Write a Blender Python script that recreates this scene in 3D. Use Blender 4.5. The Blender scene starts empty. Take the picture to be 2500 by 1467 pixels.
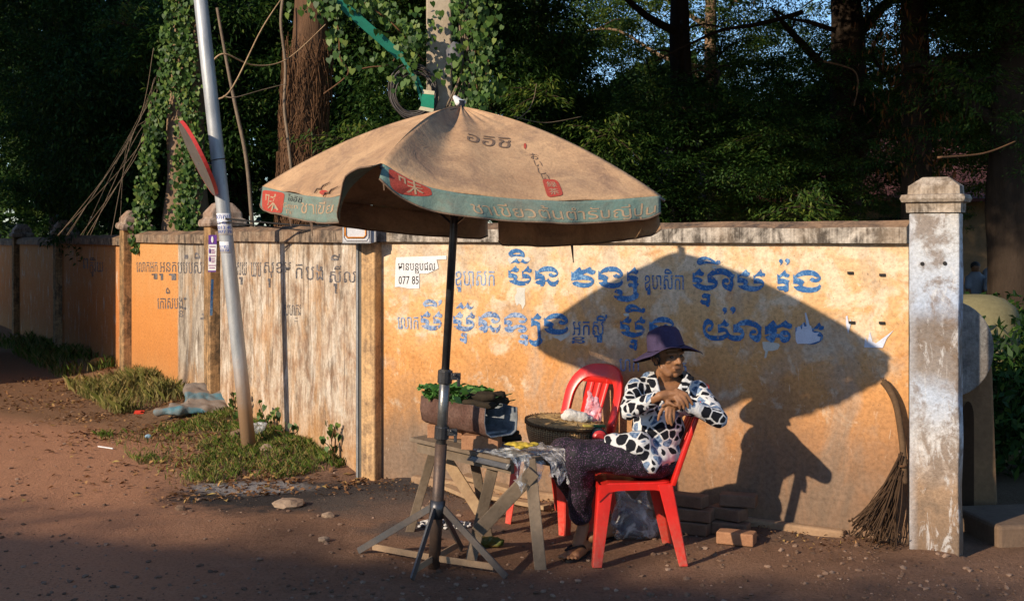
import bpy, bmesh, math, random
import numpy as np
from mathutils import Vector, Matrix, noise as mn
from mathutils.geometry import tessellate_polygon
random.seed(7); RNG = np.random.default_rng(7)
S = bpy.context.scene
COL = S.collection
R = math.radians

# ------------------------------------------------------------------ camera, sky, sun, exposure
CH, FP = 1.7, 3000.0                      # eye height (m), focal length in photo pixels (frame 2500 px wide)
cam = bpy.data.cameras.new('camera'); cam.sensor_width = 36; cam.lens = 36 * FP / 2500
cam.shift_y = -(733.5 - 575) / 2500; cam.clip_start = .05; cam.clip_end = 1500
co = bpy.data.objects.new('camera', cam); COL.objects.link(co)
co.location = (0, 0, CH); co.rotation_euler = (R(90), 0, 0); S.camera = co

SUN = Vector((1.25, 1.17, -.735)).normalized()          # direction the light travels
w = bpy.data.worlds.new('World'); S.world = w; w.use_nodes = True
nt = w.node_tree; bg = nt.nodes['Background']
sky = nt.nodes.new('ShaderNodeTexSky'); sky.sky_type = 'NISHITA'; sky.sun_disc = False
sky.sun_elevation = math.asin(-SUN.z); sky.sun_rotation = math.atan2(-SUN.x, -SUN.y)
sky.air_density = 1.0; sky.dust_density = .3; sky.ozone_density = 5
nt.links.new(sky.outputs[0], bg.inputs[0]); bg.inputs[1].default_value = .15
sl = bpy.data.lights.new('sun', 'SUN'); sl.energy = 4.7; sl.angle = R(.7); sl.color = (1, .83, .63)
so = bpy.data.objects.new('sun', sl); COL.objects.link(so); so.location = (-10, -10, 20)
so.rotation_euler = SUN.to_track_quat('-Z', 'Y').to_euler()
S.view_settings.view_transform = 'Standard'; S.view_settings.look = 'None'
S.view_settings.exposure = .27; S.view_settings.gamma = 1; S.view_settings.use_curve_mapping = False
S.render.engine = 'CYCLES'
S.cycles.max_bounces = 6; S.cycles.diffuse_bounces = 3; S.cycles.transparent_max_bounces = 10
S.cycles.use_denoising = True

# ------------------------------------------------------------------ helpers
def P(px, py, d): return Vector(((px - 1250) / FP * d, d, CH - (py - 575) / FP * d))
def G(px, py):
    d = FP * CH / (py - 575); return Vector(((px - 1250) / FP * d, d, 0))
def proj(v): return (1250 + v[0] / v[1] * FP, 575 - (v[2] - CH) / v[1] * FP)
WM = {}
def link(o, parent=None, world=None):
    COL.objects.link(o); world = world or Matrix.Identity(4)
    if parent is not None:
        o.parent = parent; o.matrix_parent_inverse = WM[parent.name].inverted()
    o.matrix_basis = world; WM[o.name] = world.copy(); return o
def mesh(name, v, f, smooth=False):
    me = bpy.data.meshes.new(name); me.from_pydata([tuple(p) for p in v], [], f); me.update()
    if smooth: me.polygons.foreach_set('use_smooth', [True] * len(me.polygons))
    return me
def obj(name, v, f, m, parent=None, smooth=False, world=None):
    me = mesh(name, v, f, smooth)
    for mm in (m if isinstance(m, (list, tuple)) else [m]): me.materials.append(mm)
    return link(bpy.data.objects.new(name, me), parent, world)
def tag(o, label=None, cat=None, group=None, kind=None):
    if label: o['label'] = label
    if cat: o['category'] = cat
    if group: o['group'] = group
    if kind: o['kind'] = kind
    return o
def thing(name, label, cat, loc=(0, 0, 0), group=None):
    o = bpy.data.objects.new(name, None); o.empty_display_size = .1
    link(o, None, Matrix.Translation(Vector(loc))); return tag(o, label, cat, group)
def copy_tree(o, parent=None):
    c = o.copy(); COL.objects.link(c); WM[c.name] = WM[o.name].copy()
    if parent is not None: c.parent = parent
    for ch in list(o.children): copy_tree(ch, c)
    return c
class MB:                                              # collects geometry for ONE mesh
    def __init__(s): s.v = []; s.f = []; s.mi = []
    def add(s, v, f, mi=0):
        n = len(s.v); s.v += [Vector(p) for p in v]; s.f += [tuple(i + n for i in q) for q in f]; s.mi += [mi] * len(f); return s
    def box(s, c, size, rot=None, mi=0):
        x, y, z = [q / 2 for q in size]
        v = [Vector((a * x, b * y, e * z)) for e in (-1, 1) for b in (-1, 1) for a in (-1, 1)]
        if rot is not None: v = [rot @ p for p in v]
        return s.add([p + Vector(c) for p in v], [(0, 2, 3, 1), (4, 5, 7, 6), (0, 1, 5, 4), (2, 6, 7, 3), (0, 4, 6, 2), (1, 3, 7, 5)], mi)
    def bar(s, a, b, wd, th, up=(0, 0, 1), mi=0, w2=None, t2=None):   # rectangular bar a->b
        a, b = Vector(a), Vector(b); d = (b - a).normalized(); u = Vector(up)
        sx = d.cross(u)
        if sx.length < 1e-4: sx = d.cross(Vector((1, 0, 0)))
        sx.normalize(); sy = sx.cross(d).normalized(); v = []
        for p, ww, tt in ((a, wd, th), (b, w2 or wd, t2 or th)):
            v += [p + sx * (i * ww / 2) + sy * (j * tt / 2) for i, j in ((-1, -1), (1, -1), (1, 1), (-1, 1))]
        return s.add(v, [(0, 3, 2, 1), (4, 5, 6, 7), (0, 1, 5, 4), (1, 2, 6, 5), (2, 3, 7, 6), (3, 0, 4, 7)], mi)
    def tube(s, pts, rad, n=8, mi=0, caps=True, wob=0):
        pts = [Vector(p) for p in pts]; m = len(pts)
        rad = rad if isinstance(rad, (list, tuple)) else [rad] * m
        v = []; f = []; pu = None
        for i, p in enumerate(pts):
            t = (pts[min(i + 1, m - 1)] - pts[max(i - 1, 0)]).normalized()
            if pu is None:
                pu = t.cross(Vector((0, 0, 1)) if abs(t.z) < .9 else Vector((1, 0, 0))).normalized()
            else:
                pu = (pu - t * pu.dot(t)).normalized()
            pv = t.cross(pu)
            for k in range(n):
                a = 2 * math.pi * k / n; r = rad[i]
                if wob: r *= 1 + wob * mn.noise(Vector((p.x * 3 + math.cos(a) * 1.5, p.y * 3 + math.sin(a) * 1.5, p.z * 1.2)))
                v.append(p + pu * (math.cos(a) * r) + pv * (math.sin(a) * r))
        for i in range(m - 1):
            for k in range(n):
                f.append((i * n + k, i * n + (k + 1) % n, (i + 1) * n + (k + 1) % n, (i + 1) * n + k))
        if caps: f.append(tuple(reversed(range(n)))); f.append(tuple((m - 1) * n + k for k in range(n)))
        return s.add(v, f, mi)
    def lathe(s, prof, c=(0, 0, 0), n=32, rot=None, mi=0, wob=0):      # prof: (r, z)
        v = []; f = []; m = len(prof)
        for i, (r, z) in enumerate(prof):
            for k in range(n):
                a = 2 * math.pi * k / n
                rr = r * (1 + wob * mn.noise(Vector((math.cos(a) * 2, math.sin(a) * 2, z * 20))))
                p = Vector((rr * math.cos(a), rr * math.sin(a), z)); v.append((rot @ p if rot else p) + Vector(c))
        for i in range(m - 1):
            for k in range(n): f.append((i * n + k, i * n + (k + 1) % n, (i + 1) * n + (k + 1) % n, (i + 1) * n + k))
        return s.add(v, f, mi)
    def cap(s, p1, r1, p2, r2, n=14, h=5):                            # tapered capsule
        p1, p2 = Vector(p1), Vector(p2); ax = (p2 - p1)
        ax = ax.normalized() if ax.length > 1e-6 else Vector((0, 0, 1))
        u = ax.cross(Vector((0, 0, 1)) if abs(ax.z) < .9 else Vector((1, 0, 0))).normalized(); q = ax.cross(u)
        v = [p1 - ax * r1]; f = []; rings = []
        for j in range(1, h + 1): rings.append((p1, r1, -math.pi / 2 * (1 - j / h)))
        for j in range(0, h): rings.append((p2, r2, math.pi / 2 * j / h))
        for c, r, ph in rings:
            for k in range(n):
                a = 2 * math.pi * k / n
                v.append(c + ax * (math.sin(ph) * r) + (u * math.cos(a) + q * math.sin(a)) * (math.cos(ph) * r))
        v.append(p2 + ax * r2); L = len(rings)
        for k in range(n): f.append((0, 1 + (k + 1) % n, 1 + k))
        for i in range(L - 1):
            for k in range(n): f.append((1 + i * n + k, 1 + i * n + (k + 1) % n, 1 + (i + 1) * n + (k + 1) % n, 1 + (i + 1) * n + k))
        e = len(v) - 1
        for k in range(n): f.append((1 + (L - 1) * n + k, 1 + (L - 1) * n + (k + 1) % n, e))
        return s.add(v, f)
    def ell(s, c, r, rot=None, n=18):
        b = MB().cap((0, 0, 0), 1, (0, 0, 1e-5), 1, n, 6)
        v = []
        for p in b.v:
            q = Vector((p.x * r[0], p.y * r[1], p.z * r[2])); v.append((rot @ q if rot else q) + Vector(c))
        return s.add(v, b.f)
    def xf(s, M): s.v = [M @ p for p in s.v]; return s
    def build(s, name, m, parent=None, smooth=False, world=None):
        o = obj(name, s.v, s.f, m, parent, smooth, world)
        if isinstance(m, (list, tuple)): o.data.polygons.foreach_set('material_index', s.mi)
        return o
def catmull(pts, k=6):
    pts = [Vector(p) for p in pts]; out = []
    for i in range(len(pts) - 1):
        a, b, c, d = pts[max(i - 1, 0)], pts[i], pts[i + 1], pts[min(i + 2, len(pts) - 1)]
        for j in range(k):
            t = j / k
            out.append(.5 * ((2 * b) + (c - a) * t + (2 * a - 5 * b + 4 * c - d) * t * t + (3 * b - a - 3 * c + d) * t ** 3))
    out.append(pts[-1]); return out
def lerp_list(r, n):
    return [float(np.interp(i / (n - 1) * (len(r) - 1), range(len(r)), r)) for i in range(n)]
def bevel(o, wd, seg=2, ang=35):
    m = o.modifiers.new('bevel', 'BEVEL'); m.width = wd; m.segments = seg; m.limit_method = 'ANGLE'; m.angle_limit = R(ang); return o
def solid(o, th, off=-1):
    m = o.modifiers.new('solid', 'SOLIDIFY'); m.thickness = th; m.offset = off; return o
def evalmesh(o):
    dg = bpy.context.evaluated_depsgraph_get(); return bpy.data.meshes.new_from_object(o.evaluated_get(dg))
def blob(name, mb, vox, sm, m, parent=None, wrinkle=None, cut=None, world=None):
    me = mesh('tmp', mb.v, mb.f); t = bpy.data.objects.new('tmp', me); COL.objects.link(t)
    r = t.modifiers.new('r', 'REMESH'); r.mode = 'VOXEL'; r.voxel_size = vox
    if sm: k = t.modifiers.new('s', 'SMOOTH'); k.factor = .5; k.iterations = sm
    me2 = evalmesh(t); bpy.data.objects.remove(t)
    v = [x.co.copy() for x in me2.vertices]; nn = [x.normal.copy() for x in me2.vertices]
    f = [tuple(p.vertices) for p in me2.polygons]
    if cut: f = [q for q, pl in zip(f, me2.polygons) if not cut(pl.center, pl.normal)]
    if wrinkle: v = [p + n * wrinkle(p) for p, n in zip(v, nn)]
    return obj(name, v, f, m, parent, True, world)

# ------------------------------------------------------------------ materials
def nodes(name):
    m = bpy.data.materials.new(name); m.use_nodes = True; n = m.node_tree
    return m, n, n.nodes['Principled BSDF'], n.nodes, n.links
def N(nt, t, **kw):
    n = nt.nodes.new(t)
    for k, v in kw.items():
        if k == 'op': n.operation = v
        elif k == 'bt': n.blend_type = v
        elif hasattr(n, k) and not k.startswith('i_'): setattr(n, k, v)
    return n
def noise(nt, scale, detail=6, rough=.6, vec=None, dist=0):
    n = nt.nodes.new('ShaderNodeTexNoise'); n.inputs['Scale'].default_value = scale; n.inputs['Detail'].default_value = detail
    n.inputs['Roughness'].default_value = rough; n.inputs['Distortion'].default_value = dist
    if vec: nt.links.new(vec, n.inputs['Vector'])
    return n.outputs['Fac']
def ramp(nt, fac, stops, interp='LINEAR'):
    n = nt.nodes.new('ShaderNodeValToRGB'); e = n.color_ramp; e.interpolation = interp
    while len(e.elements) < len(stops): e.elements.new(.5)
    for el, (p, c) in zip(e.elements, stops):
        el.position = p; el.color = (*c, 1) if isinstance(c, (tuple, list)) else (c, c, c, 1)
    nt.links.new(fac, n.inputs[0]); return n.outputs[0]
def mix(nt, fac, a, b, bt='MIX'):
    n = nt.nodes.new('ShaderNodeMix'); n.data_type = 'RGBA'; n.blend_type = bt
    for sck, val in ((n.inputs[0], fac), (n.inputs[6], a), (n.inputs[7], b)):
        if hasattr(val, 'node'): nt.links.new(val, sck)
        elif isinstance(val, (tuple, list)): sck.default_value = (*val, 1)
        else: sck.default_value = val
    return n.outputs[2]
def math_(nt, op, a, b=None, clamp=False):
    n = nt.nodes.new('ShaderNodeMath'); n.operation = op; n.use_clamp = clamp
    for i, val in enumerate((a, b)):
        if val is None: continue
        if hasattr(val, 'node'): nt.links.new(val, n.inputs[i])
        else: n.inputs[i].default_value = val
    return n.outputs[0]
def ocoord(nt, scale=None):
    t = nt.nodes.new('ShaderNodeTexCoord').outputs['Object']
    if scale:
        mp = nt.nodes.new('ShaderNodeMapping'); mp.inputs['Scale'].default_value = scale; nt.links.new(t, mp.inputs[0]); t = mp.outputs[0]
    return t
def sep(nt, v):
    s = nt.nodes.new('ShaderNodeSeparateXYZ'); nt.links.new(v, s.inputs[0]); return s.outputs
def bump(nt, bs, h, st=.3, dist=.01):
    b = nt.nodes.new('ShaderNodeBump'); b.inputs['Strength'].default_value = st; b.inputs['Distance'].default_value = dist
    nt.links.new(h, b.inputs['Height']); nt.links.new(b.outputs[0], bs.inputs['Normal'])
def M(name, c1, c2=None, scale=8, rough=.7, spec=.3, bmp=0, bscale=60, metal=0, stretch=None, fine=.25):
    m, nt, bs, _, _ = nodes(name); v = ocoord(nt, stretch)
    c2 = c2 or tuple(x * .7 for x in c1)
    col = mix(nt, ramp(nt, noise(nt, scale, 8, .65, v), [(.3, 0.), (.7, 1.)]), c1, c2)
    f = noise(nt, scale * 9, 4, .6, v)
    col = mix(nt, fine, col, ramp(nt, f, [(.3, .15), (.7, 1.)]), 'MULTIPLY')
    nt.links.new(col, bs.inputs['Base Color'])
    bs.inputs['Roughness'].default_value = rough; bs.inputs['Specular IOR Level'].default_value = spec; bs.inputs['Metallic'].default_value = metal
    if bmp: bump(nt, bs, noise(nt, bscale, 6, .65, v), bmp, .01)
    return m
def leafmat(name, stops, trans=.3, rough=.5, spec=.3):
    m, nt, bs, nd, lk = nodes(name); g = nd.new('ShaderNodeNewGeometry')
    col = ramp(nt, g.outputs['Random Per Island'], stops)
    lk.new(col, bs.inputs['Base Color']); bs.inputs['Roughness'].default_value = rough; bs.inputs['Specular IOR Level'].default_value = spec
    tr = nd.new('ShaderNodeBsdfTranslucent'); lk.new(col, tr.inputs[0])
    mx = nd.new('ShaderNodeMixShader'); mx.inputs[0].default_value = trans
    lk.new(bs.outputs[0], mx.inputs[1]); lk.new(tr.outputs[0], mx.inputs[2]); lk.new(mx.outputs[0], nd['Material Output'].inputs[0])
    return m
def plasticmat(name, col, alpha=.45, rough=.25):
    m, nt, bs, nd, lk = nodes(name); v = ocoord(nt)
    c = mix(nt, ramp(nt, noise(nt, 14, 5, .6, v), [(.35, 0.), (.65, 1.)]), col, tuple(min(1, x * 1.25) for x in col))
    lk.new(c, bs.inputs['Base Color']); bs.inputs['Roughness'].default_value = rough
    lk.new(ramp(nt, noise(nt, 9, 3, .5, v, 2.), [(.35, alpha * .35), (.55, alpha), (.68, min(1, alpha * 2.2))]), bs.inputs['Alpha'])
    bs.inputs['Specular IOR Level'].default_value = .6; bump(nt, bs, noise(nt, 13, 3, .5, v, 2.), .9, .03); return m

def paintmat(name, blue, pale, wear=.42, hole=.30):
    m, nt, bs, nd, lk = nodes(name); v = ocoord(nt)
    n1 = noise(nt, 55, 5, .7, v); n2 = noise(nt, 6, 3, .5, v)
    a = math_(nt, 'ADD', math_(nt, 'MULTIPLY', n1, .65), math_(nt, 'MULTIPLY', n2, .35))
    lk.new(mix(nt, ramp(nt, a, [(wear + .06, 0.), (wear + .16, 1.)]), blue, pale), bs.inputs['Base Color'])
    lk.new(ramp(nt, math_(nt, 'ADD', math_(nt, 'MULTIPLY', noise(nt, 70, 6, .75, v), .7), math_(nt, 'MULTIPLY', n2, .3)), [(hole, 0.), (hole + .05, 1.)]), bs.inputs['Alpha'])
    bs.inputs['Roughness'].default_value = .7; return m

def wallmat(kind):
    m, nt, bs, nd, lk = nodes('plaster_' + kind); v = ocoord(nt); x, y, z = sep(nt, v)
    big = noise(nt, 1.3, 6, .6, v); mid = noise(nt, 5, 8, .65, v, .4); fin = noise(nt, 40, 6, .7, v)
    st = ocoord(nt, (7, 1, 2.6)); strk = noise(nt, 1.0, 9, .72, st, .1)
    st2 = ocoord(nt, (30, 1, 2.4)); strk2 = noise(nt, 1.0, 8, .75, st2, .0)
    if kind == 'front':
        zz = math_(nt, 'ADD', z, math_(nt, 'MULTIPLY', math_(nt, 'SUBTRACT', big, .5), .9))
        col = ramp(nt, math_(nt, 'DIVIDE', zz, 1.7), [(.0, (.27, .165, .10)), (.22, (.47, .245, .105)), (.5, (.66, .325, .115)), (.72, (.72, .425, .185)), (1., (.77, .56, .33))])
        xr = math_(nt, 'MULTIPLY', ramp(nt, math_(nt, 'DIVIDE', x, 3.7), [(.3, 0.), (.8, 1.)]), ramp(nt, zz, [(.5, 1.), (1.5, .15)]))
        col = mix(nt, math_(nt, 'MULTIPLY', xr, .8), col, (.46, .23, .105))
        pale = ramp(nt, math_(nt, 'ADD', mid, math_(nt, 'MULTIPLY', math_(nt, 'SUBTRACT', z, 1.15), .16)), [(.50, 0.), (.60, 1.)])
        col = mix(nt, math_(nt, 'MULTIPLY', pale, .7), col, (.82, .68, .50))
        rust = ramp(nt, noise(nt, 3.2, 8, .7, v, .8), [(.55, 0.), (.66, 1.)])
        col = mix(nt, math_(nt, 'MULTIPLY', rust, .6), col, (.56, .24, .07))
        grey = ramp(nt, noise(nt, 1.7, 8, .65, ocoord(nt, (1.5, 1, 1)), .6), [(.50, 0.), (.64, 1.)])
        col = mix(nt, math_(nt, 'MULTIPLY', grey, .6), col, (.45, .37, .29))
        # splash and soot zone near the ground, strongest at the left end
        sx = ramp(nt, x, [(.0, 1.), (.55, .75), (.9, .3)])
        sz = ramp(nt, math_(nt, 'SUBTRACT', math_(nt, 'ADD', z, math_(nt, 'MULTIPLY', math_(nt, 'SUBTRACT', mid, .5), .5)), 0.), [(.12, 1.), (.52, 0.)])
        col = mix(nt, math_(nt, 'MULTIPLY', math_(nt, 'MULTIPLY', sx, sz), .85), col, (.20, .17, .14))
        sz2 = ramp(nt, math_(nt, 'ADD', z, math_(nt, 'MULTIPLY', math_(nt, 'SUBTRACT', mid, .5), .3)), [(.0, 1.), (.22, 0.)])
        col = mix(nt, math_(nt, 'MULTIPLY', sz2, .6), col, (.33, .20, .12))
        drip = math_(nt, 'MULTIPLY', ramp(nt, strk, [(.55, 0.), (.7, 1.)]), ramp(nt, z, [(1.2, 0.), (1.65, .5)]))
        col = mix(nt, drip, col, (.34, .27, .18))
        dots = ramp(nt, noise(nt, 26, 4, .65, v, 1.), [(.63, 0.), (.70, 1.)])
        col = mix(nt, math_(nt, 'MULTIPLY', dots, .5), col, (.30, .16, .08))
        pit = ramp(nt, noise(nt, 75, 3, .6, v, .5), [(.64, 0.), (.68, 1.)])
        col = mix(nt, math_(nt, 'MULTIPLY', pit, .6), col, (.20, .12, .07))
        scr = ramp(nt, noise(nt, 1., 5, .7, ocoord(nt, (30, 1, 7)), 1.2), [(.64, 0.), (.68, 1.)])
        col = mix(nt, math_(nt, 'MULTIPLY', scr, .45), col, (.86, .74, .58))
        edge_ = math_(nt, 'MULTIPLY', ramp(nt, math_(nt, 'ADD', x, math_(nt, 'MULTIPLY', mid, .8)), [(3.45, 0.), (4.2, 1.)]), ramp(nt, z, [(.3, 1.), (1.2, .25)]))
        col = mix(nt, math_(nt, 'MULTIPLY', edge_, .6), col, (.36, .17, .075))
        low_ = ramp(nt, math_(nt, 'ADD', z, math_(nt, 'MULTIPLY', math_(nt, 'SUBTRACT', big, .5), .7)), [(.15, 1.), (.85, 0.)])  # base grime, plus lower-right vignette darkness painted into the plaster colour
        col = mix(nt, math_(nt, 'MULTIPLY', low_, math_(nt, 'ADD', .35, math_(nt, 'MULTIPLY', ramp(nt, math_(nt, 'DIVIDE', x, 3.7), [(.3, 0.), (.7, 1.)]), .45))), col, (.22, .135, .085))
        damp = math_(nt, 'MULTIPLY', ramp(nt, noise(nt, 1., 8, .7, ocoord(nt, (4, 1, 1.3)), .8), [(.46, 0.), (.62, 1.)]), ramp(nt, z, [(.15, .75), (.9, .12)]))
        col = mix(nt, damp, col, (.17, .125, .09))
    else:
        orange = ramp(nt, math_(nt, 'ADD', math_(nt, 'MULTIPLY', z, .45), math_(nt, 'MULTIPLY', mid, .4)), [(.15, (.44, .17, .05)), (.55, (.60, .245, .065)), (.95, (.62, .32, .12))] if kind != 'plain' else [(.15, (.36, .13, .045)), (.55, (.54, .20, .062)), (.95, (.54, .26, .105))])  # plain kind is a darker orange: shade of the far bays put into the colour
        cream = ramp(nt, math_(nt, 'ADD', math_(nt, 'MULTIPLY', math_(nt, 'ADD', strk, mid), .36), math_(nt, 'MULTIPLY', strk2, .28)), [(.34, (.075, .062, .052)), (.43, (.25, .205, .165)), (.50, (.50, .42, .325)), (.59, (.66, .60, .51)), (.74, (.56, .42, .26))])
        if kind == 'streaked':
            fac = ramp(nt, math_(nt, 'ADD', mid, math_(nt, 'MULTIPLY', z, .05)), [(.30, .72), (.6, .97)])
        elif kind == 'half':
            xx = math_(nt, 'ADD', x, math_(nt, 'MULTIPLY', math_(nt, 'SUBTRACT', strk2, .5), .15))
            fac = ramp(nt, math_(nt, 'DIVIDE', xx, 3.43), [(.575, .03), (.590, 1.)])
            g = math_(nt, 'MULTIPLY', fac, .55); cream = mix(nt, g, cream, (.30, .26, .21))
        else:
            fac = math_(nt, 'MULTIPLY', ramp(nt, math_(nt, 'ADD', strk, math_(nt, 'MULTIPLY', mid, .3)), [(.68, 0.), (.80, 1.)]), .7)
        grime = math_(nt, 'MULTIPLY', ramp(nt, math_(nt, 'ADD', math_(nt, 'MULTIPLY', noise(nt, 1.0, 9, .75, ocoord(nt, (5, 1, 1.7)), .2), .8), math_(nt, 'MULTIPLY', strk2, .2)), [(.49, 0.), (.57, 1.)]), ramp(nt, z, [(.1, 1.), (1.0, .75), (1.6, .85)]))
        cream = mix(nt, grime, cream, (.15, .115, .085))
        chalk = ramp(nt, noise(nt, 1.0, 8, .75, ocoord(nt, (7, 1, 1.6)), .2), [(.56, 0.), (.63, 1.)])
        cream = mix(nt, math_(nt, 'MULTIPLY', chalk, .7), cream, (.80, .74, .64))
        rusty = ramp(nt, noise(nt, 1.0, 7, .7, ocoord(nt, (3.5, 1, 1.5)), .8), [(.51, 0.), (.62, 1.)])
        cream = mix(nt, math_(nt, 'MULTIPLY', rusty, .4), cream, (.54, .31, .13))
        dr_ = math_(nt, 'MULTIPLY', ramp(nt, noise(nt, 1., 4, .6, ocoord(nt, (34, 1, .5))), [(.58, 0.), (.66, 1.)]), ramp(nt, math_(nt, 'ADD', z, math_(nt, 'MULTIPLY', mid, .8)), [(.9, 0.), (2.0, .8)]))
        cream = mix(nt, dr_, cream, (.11, .085, .065))
        col = mix(nt, fac, orange, cream)
        bot = ramp(nt, math_(nt, 'ADD', z, math_(nt, 'MULTIPLY', math_(nt, 'SUBTRACT', strk, .5), .5)), [(.12, 1.), (.45, 0.)])
        col = mix(nt, math_(nt, 'MULTIPLY', bot, .55), col, (.50, .26, .10))
        if kind == 'half':                               # leaning dark band, fading out upward
            q = math_(nt, 'SUBTRACT', math_(nt, 'SUBTRACT', x, math_(nt, 'MULTIPLY', z, .55)), 2.12)
            q = math_(nt, 'ADD', math_(nt, 'ABSOLUTE', q), math_(nt, 'MULTIPLY', strk2, .12))
            col = mix(nt, math_(nt, 'MULTIPLY', ramp(nt, q, [(.09, 1.), (.2, 0.)]), ramp(nt, z, [(.2, .8), (1.25, .0)])), col, (.06, .05, .05))
        top = math_(nt, 'MULTIPLY', ramp(nt, z, [(1.38, 0.), (1.66, 1.)]), ramp(nt, strk2, [(.42, 0.), (.6, .8)]))
        col = mix(nt, top, col, (.22, .14, .08))
    col = mix(nt, .6, col, ramp(nt, fin, [(.28, .35), (.58, 1.)]), 'MULTIPLY')
    lk.new(col, bs.inputs['Base Color']); bs.inputs['Roughness'].default_value = .9; bs.inputs['Specular IOR Level'].default_value = .15
    bump(nt, bs, math_(nt, 'ADD', fin, math_(nt, 'MULTIPLY', mid, 1.2)), .35, .012); return m

def weathered(name, light, dark, warm, s=1., bias=0.):
    m, nt, bs, nd, lk = nodes(name); v = ocoord(nt); x, y, z = sep(nt, v)
    a = noise(nt, 4 * s, 8, .7, v, .5); b = noise(nt, 1.0, 7, .7, ocoord(nt, (14 * s, 14 * s, 1.5)), .2); c = noise(nt, 1.8, 4, .5, v)
    col = mix(nt, ramp(nt, math_(nt, 'ADD', math_(nt, 'MULTIPLY', a, .6), math_(nt, 'MULTIPLY', b, .4)), [(.42 + bias, 0.), (.58 + bias, 1.)]), dark, light)
    col = mix(nt, ramp(nt, c, [(.48, 0.), (.66, .8)]), col, warm)
    col = mix(nt, .5, col, ramp(nt, noise(nt, 60, 5, .7, v), [(.3, .3), (.6, 1.)]), 'MULTIPLY')
    lk.new(col, bs.inputs['Base Color']); bs.inputs['Roughness'].default_value = .92; bs.inputs['Specular IOR Level'].default_value = .1
    bump(nt, bs, math_(nt, 'ADD', a, noise(nt, 70, 5, .7, v)), .5, .012); return m

MT = {}
MT['coping'] = weathered('old_coping', (.62, .55, .46), (.10, .085, .07), (.38, .28, .19), 2.2, .01)
MT['coping_top'] = weathered('mossy_coping_top', (.33, .21, .13), (.10, .075, .06), (.42, .26, .15), 2.)
MT['cap'] = weathered('post_cap_concrete', (.52, .44, .36), (.13, .10, .08), (.34, .20, .13), 2.5)
MT['post'] = weathered('stained_orange_post', (.54, .33, .16), (.13, .09, .055), (.40, .22, .09), 2., .02)
MT['post_pale'] = weathered('pale_orange_post', (.66, .42, .21), (.24, .16, .10), (.56, .33, .14), 2., -.02)
MT['wood'] = M('grey_weathered_wood', (.27, .205, .145), (.12, .09, .062), 3, .85, .2, .5, 30, stretch=(1, 1, 1))
MT['plank'] = M('pale_plank_wood', (.50, .35, .20), (.30, .19, .11), 5, .85, .2, .4, 30)
MT['steel'] = M('dark_steel', (.11, .11, .115), (.05, .05, .055), 12, .38, .5, .1, 80, .7)
MT['galv'] = M('galvanised_steel', (.46, .47, .47), (.27, .28, .28), 9, .5, .5, .15, 40, .35)
MT['galv_dirty'] = M('dust_stained_pipe', (.44, .30, .18), (.33, .21, .12), 9, .8, .3, .15, 40)
MT['rust'] = M('rusty_sheet_steel', (.11, .050, .035), (.22, .13, .10), 9, .75, .3, .5, 50, .2, fine=.6)
MT['ashsteel'] = M('ash_grey_steel', (.30, .33, .36), (.07, .08, .09), 12, .7, .3, .3, 60)
MT['char'] = M('charred_leaf', (.022, .018, .014), (.05, .035, .02), 20, .8, .2, .4, 60)
MT['brick'] = M('fired_brick', (.46, .24, .13), (.30, .15, .085), 12, .9, .1, .5, 70)
MT['brick_dull'] = M('dull_brick', (.25, .16, .105), (.14, .09, .062), 12, .9, .1, .5, 70)  # darker, browner copy of the brick colour
MT['black'] = M('black_rubber', (.015, .014, .014), None, 20, .7, .3)
MT['white'] = M('white_paper', (.80, .80, .80), (.68, .68, .68), 14, .8, .2)
MT['ink'] = M('black_ink', (.02, .02, .025), None, 30, .7, .2, fine=0)
MT['blueink'] = M('blue_ink', (.03, .10, .45), None, 30, .7, .2, fine=0)
MT['redpaint'] = M('faded_red_print', (.52, .07, .05), (.42, .09, .06), 20, .8, .15, fine=.5)
MT['peachpaint'] = M('faded_peach_print', (.58, .38, .23), (.36, .29, .20), 40, .8, .15, fine=.5)
MT['greyprint'] = M('faded_grey_print', (.16, .11, .085), (.27, .18, .12), 30, .85, .1, fine=.5)
MT['purple'] = M('purple_print', (.13, .035, .30), None, 20, .6, .3)
MT['orange'] = M('orange_print', (.85, .30, .03), None, 20, .5, .3)
MT['boxgrey'] = M('grey_plastic_box', (.50, .50, .49), (.40, .40, .39), 12, .5, .4)
MT['bluepaint'] = paintmat('worn_blue_paint', (.010, .105, .30), (.17, .33, .52), .44, .385)
MT['bluefaded'] = paintmat('faded_blue_paint', (.03, .12, .32), (.30, .38, .52), .38, .405)
MT['dullpaint'] = paintmat('washed_grey_paint', (.060, .062, .075), (.22, .20, .19), .42, .42)
MT['whitepatch'] = M('whitewash_patch', (.68, .66, .58), (.52, .51, .46), 18, .9, .1)
MT['cellpaper'] = M('torn_pale_paper', (.66, .70, .80), (.56, .60, .70), 18, .85, .1)

# red moulded plastic
m, nt, bs, nd, lk = nodes('red_moulded_plastic'); v = ocoord(nt); x, y, z = sep(nt, v)
c = mix(nt, ramp(nt, noise(nt, 5, 6, .6, v), [(.35, 0.), (.7, 1.)]), (.72, .022, .014), (.56, .02, .014))
dust = math_(nt, 'MULTIPLY', ramp(nt, math_(nt, 'ADD', z, math_(nt, 'MULTIPLY', noise(nt, 25, 6, .7, v), .25)), [(.1, 1.), (.42, 0.)]), ramp(nt, noise(nt, 60, 5, .7, v), [(.35, .1), (.65, .75)]))
c = mix(nt, math_(nt, 'MULTIPLY', ramp(nt, noise(nt, 1., 6, .75, ocoord(nt, (40, 40, 9)), 1.), [(.60, 0.), (.68, 1.)]), .35), c, (.62, .24, .19))
c = mix(nt, math_(nt, 'MULTIPLY', ramp(nt, noise(nt, 11, 6, .7, v), [(.50, 0.), (.68, 1.)]), .5), c, (.40, .022, .016))
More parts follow.
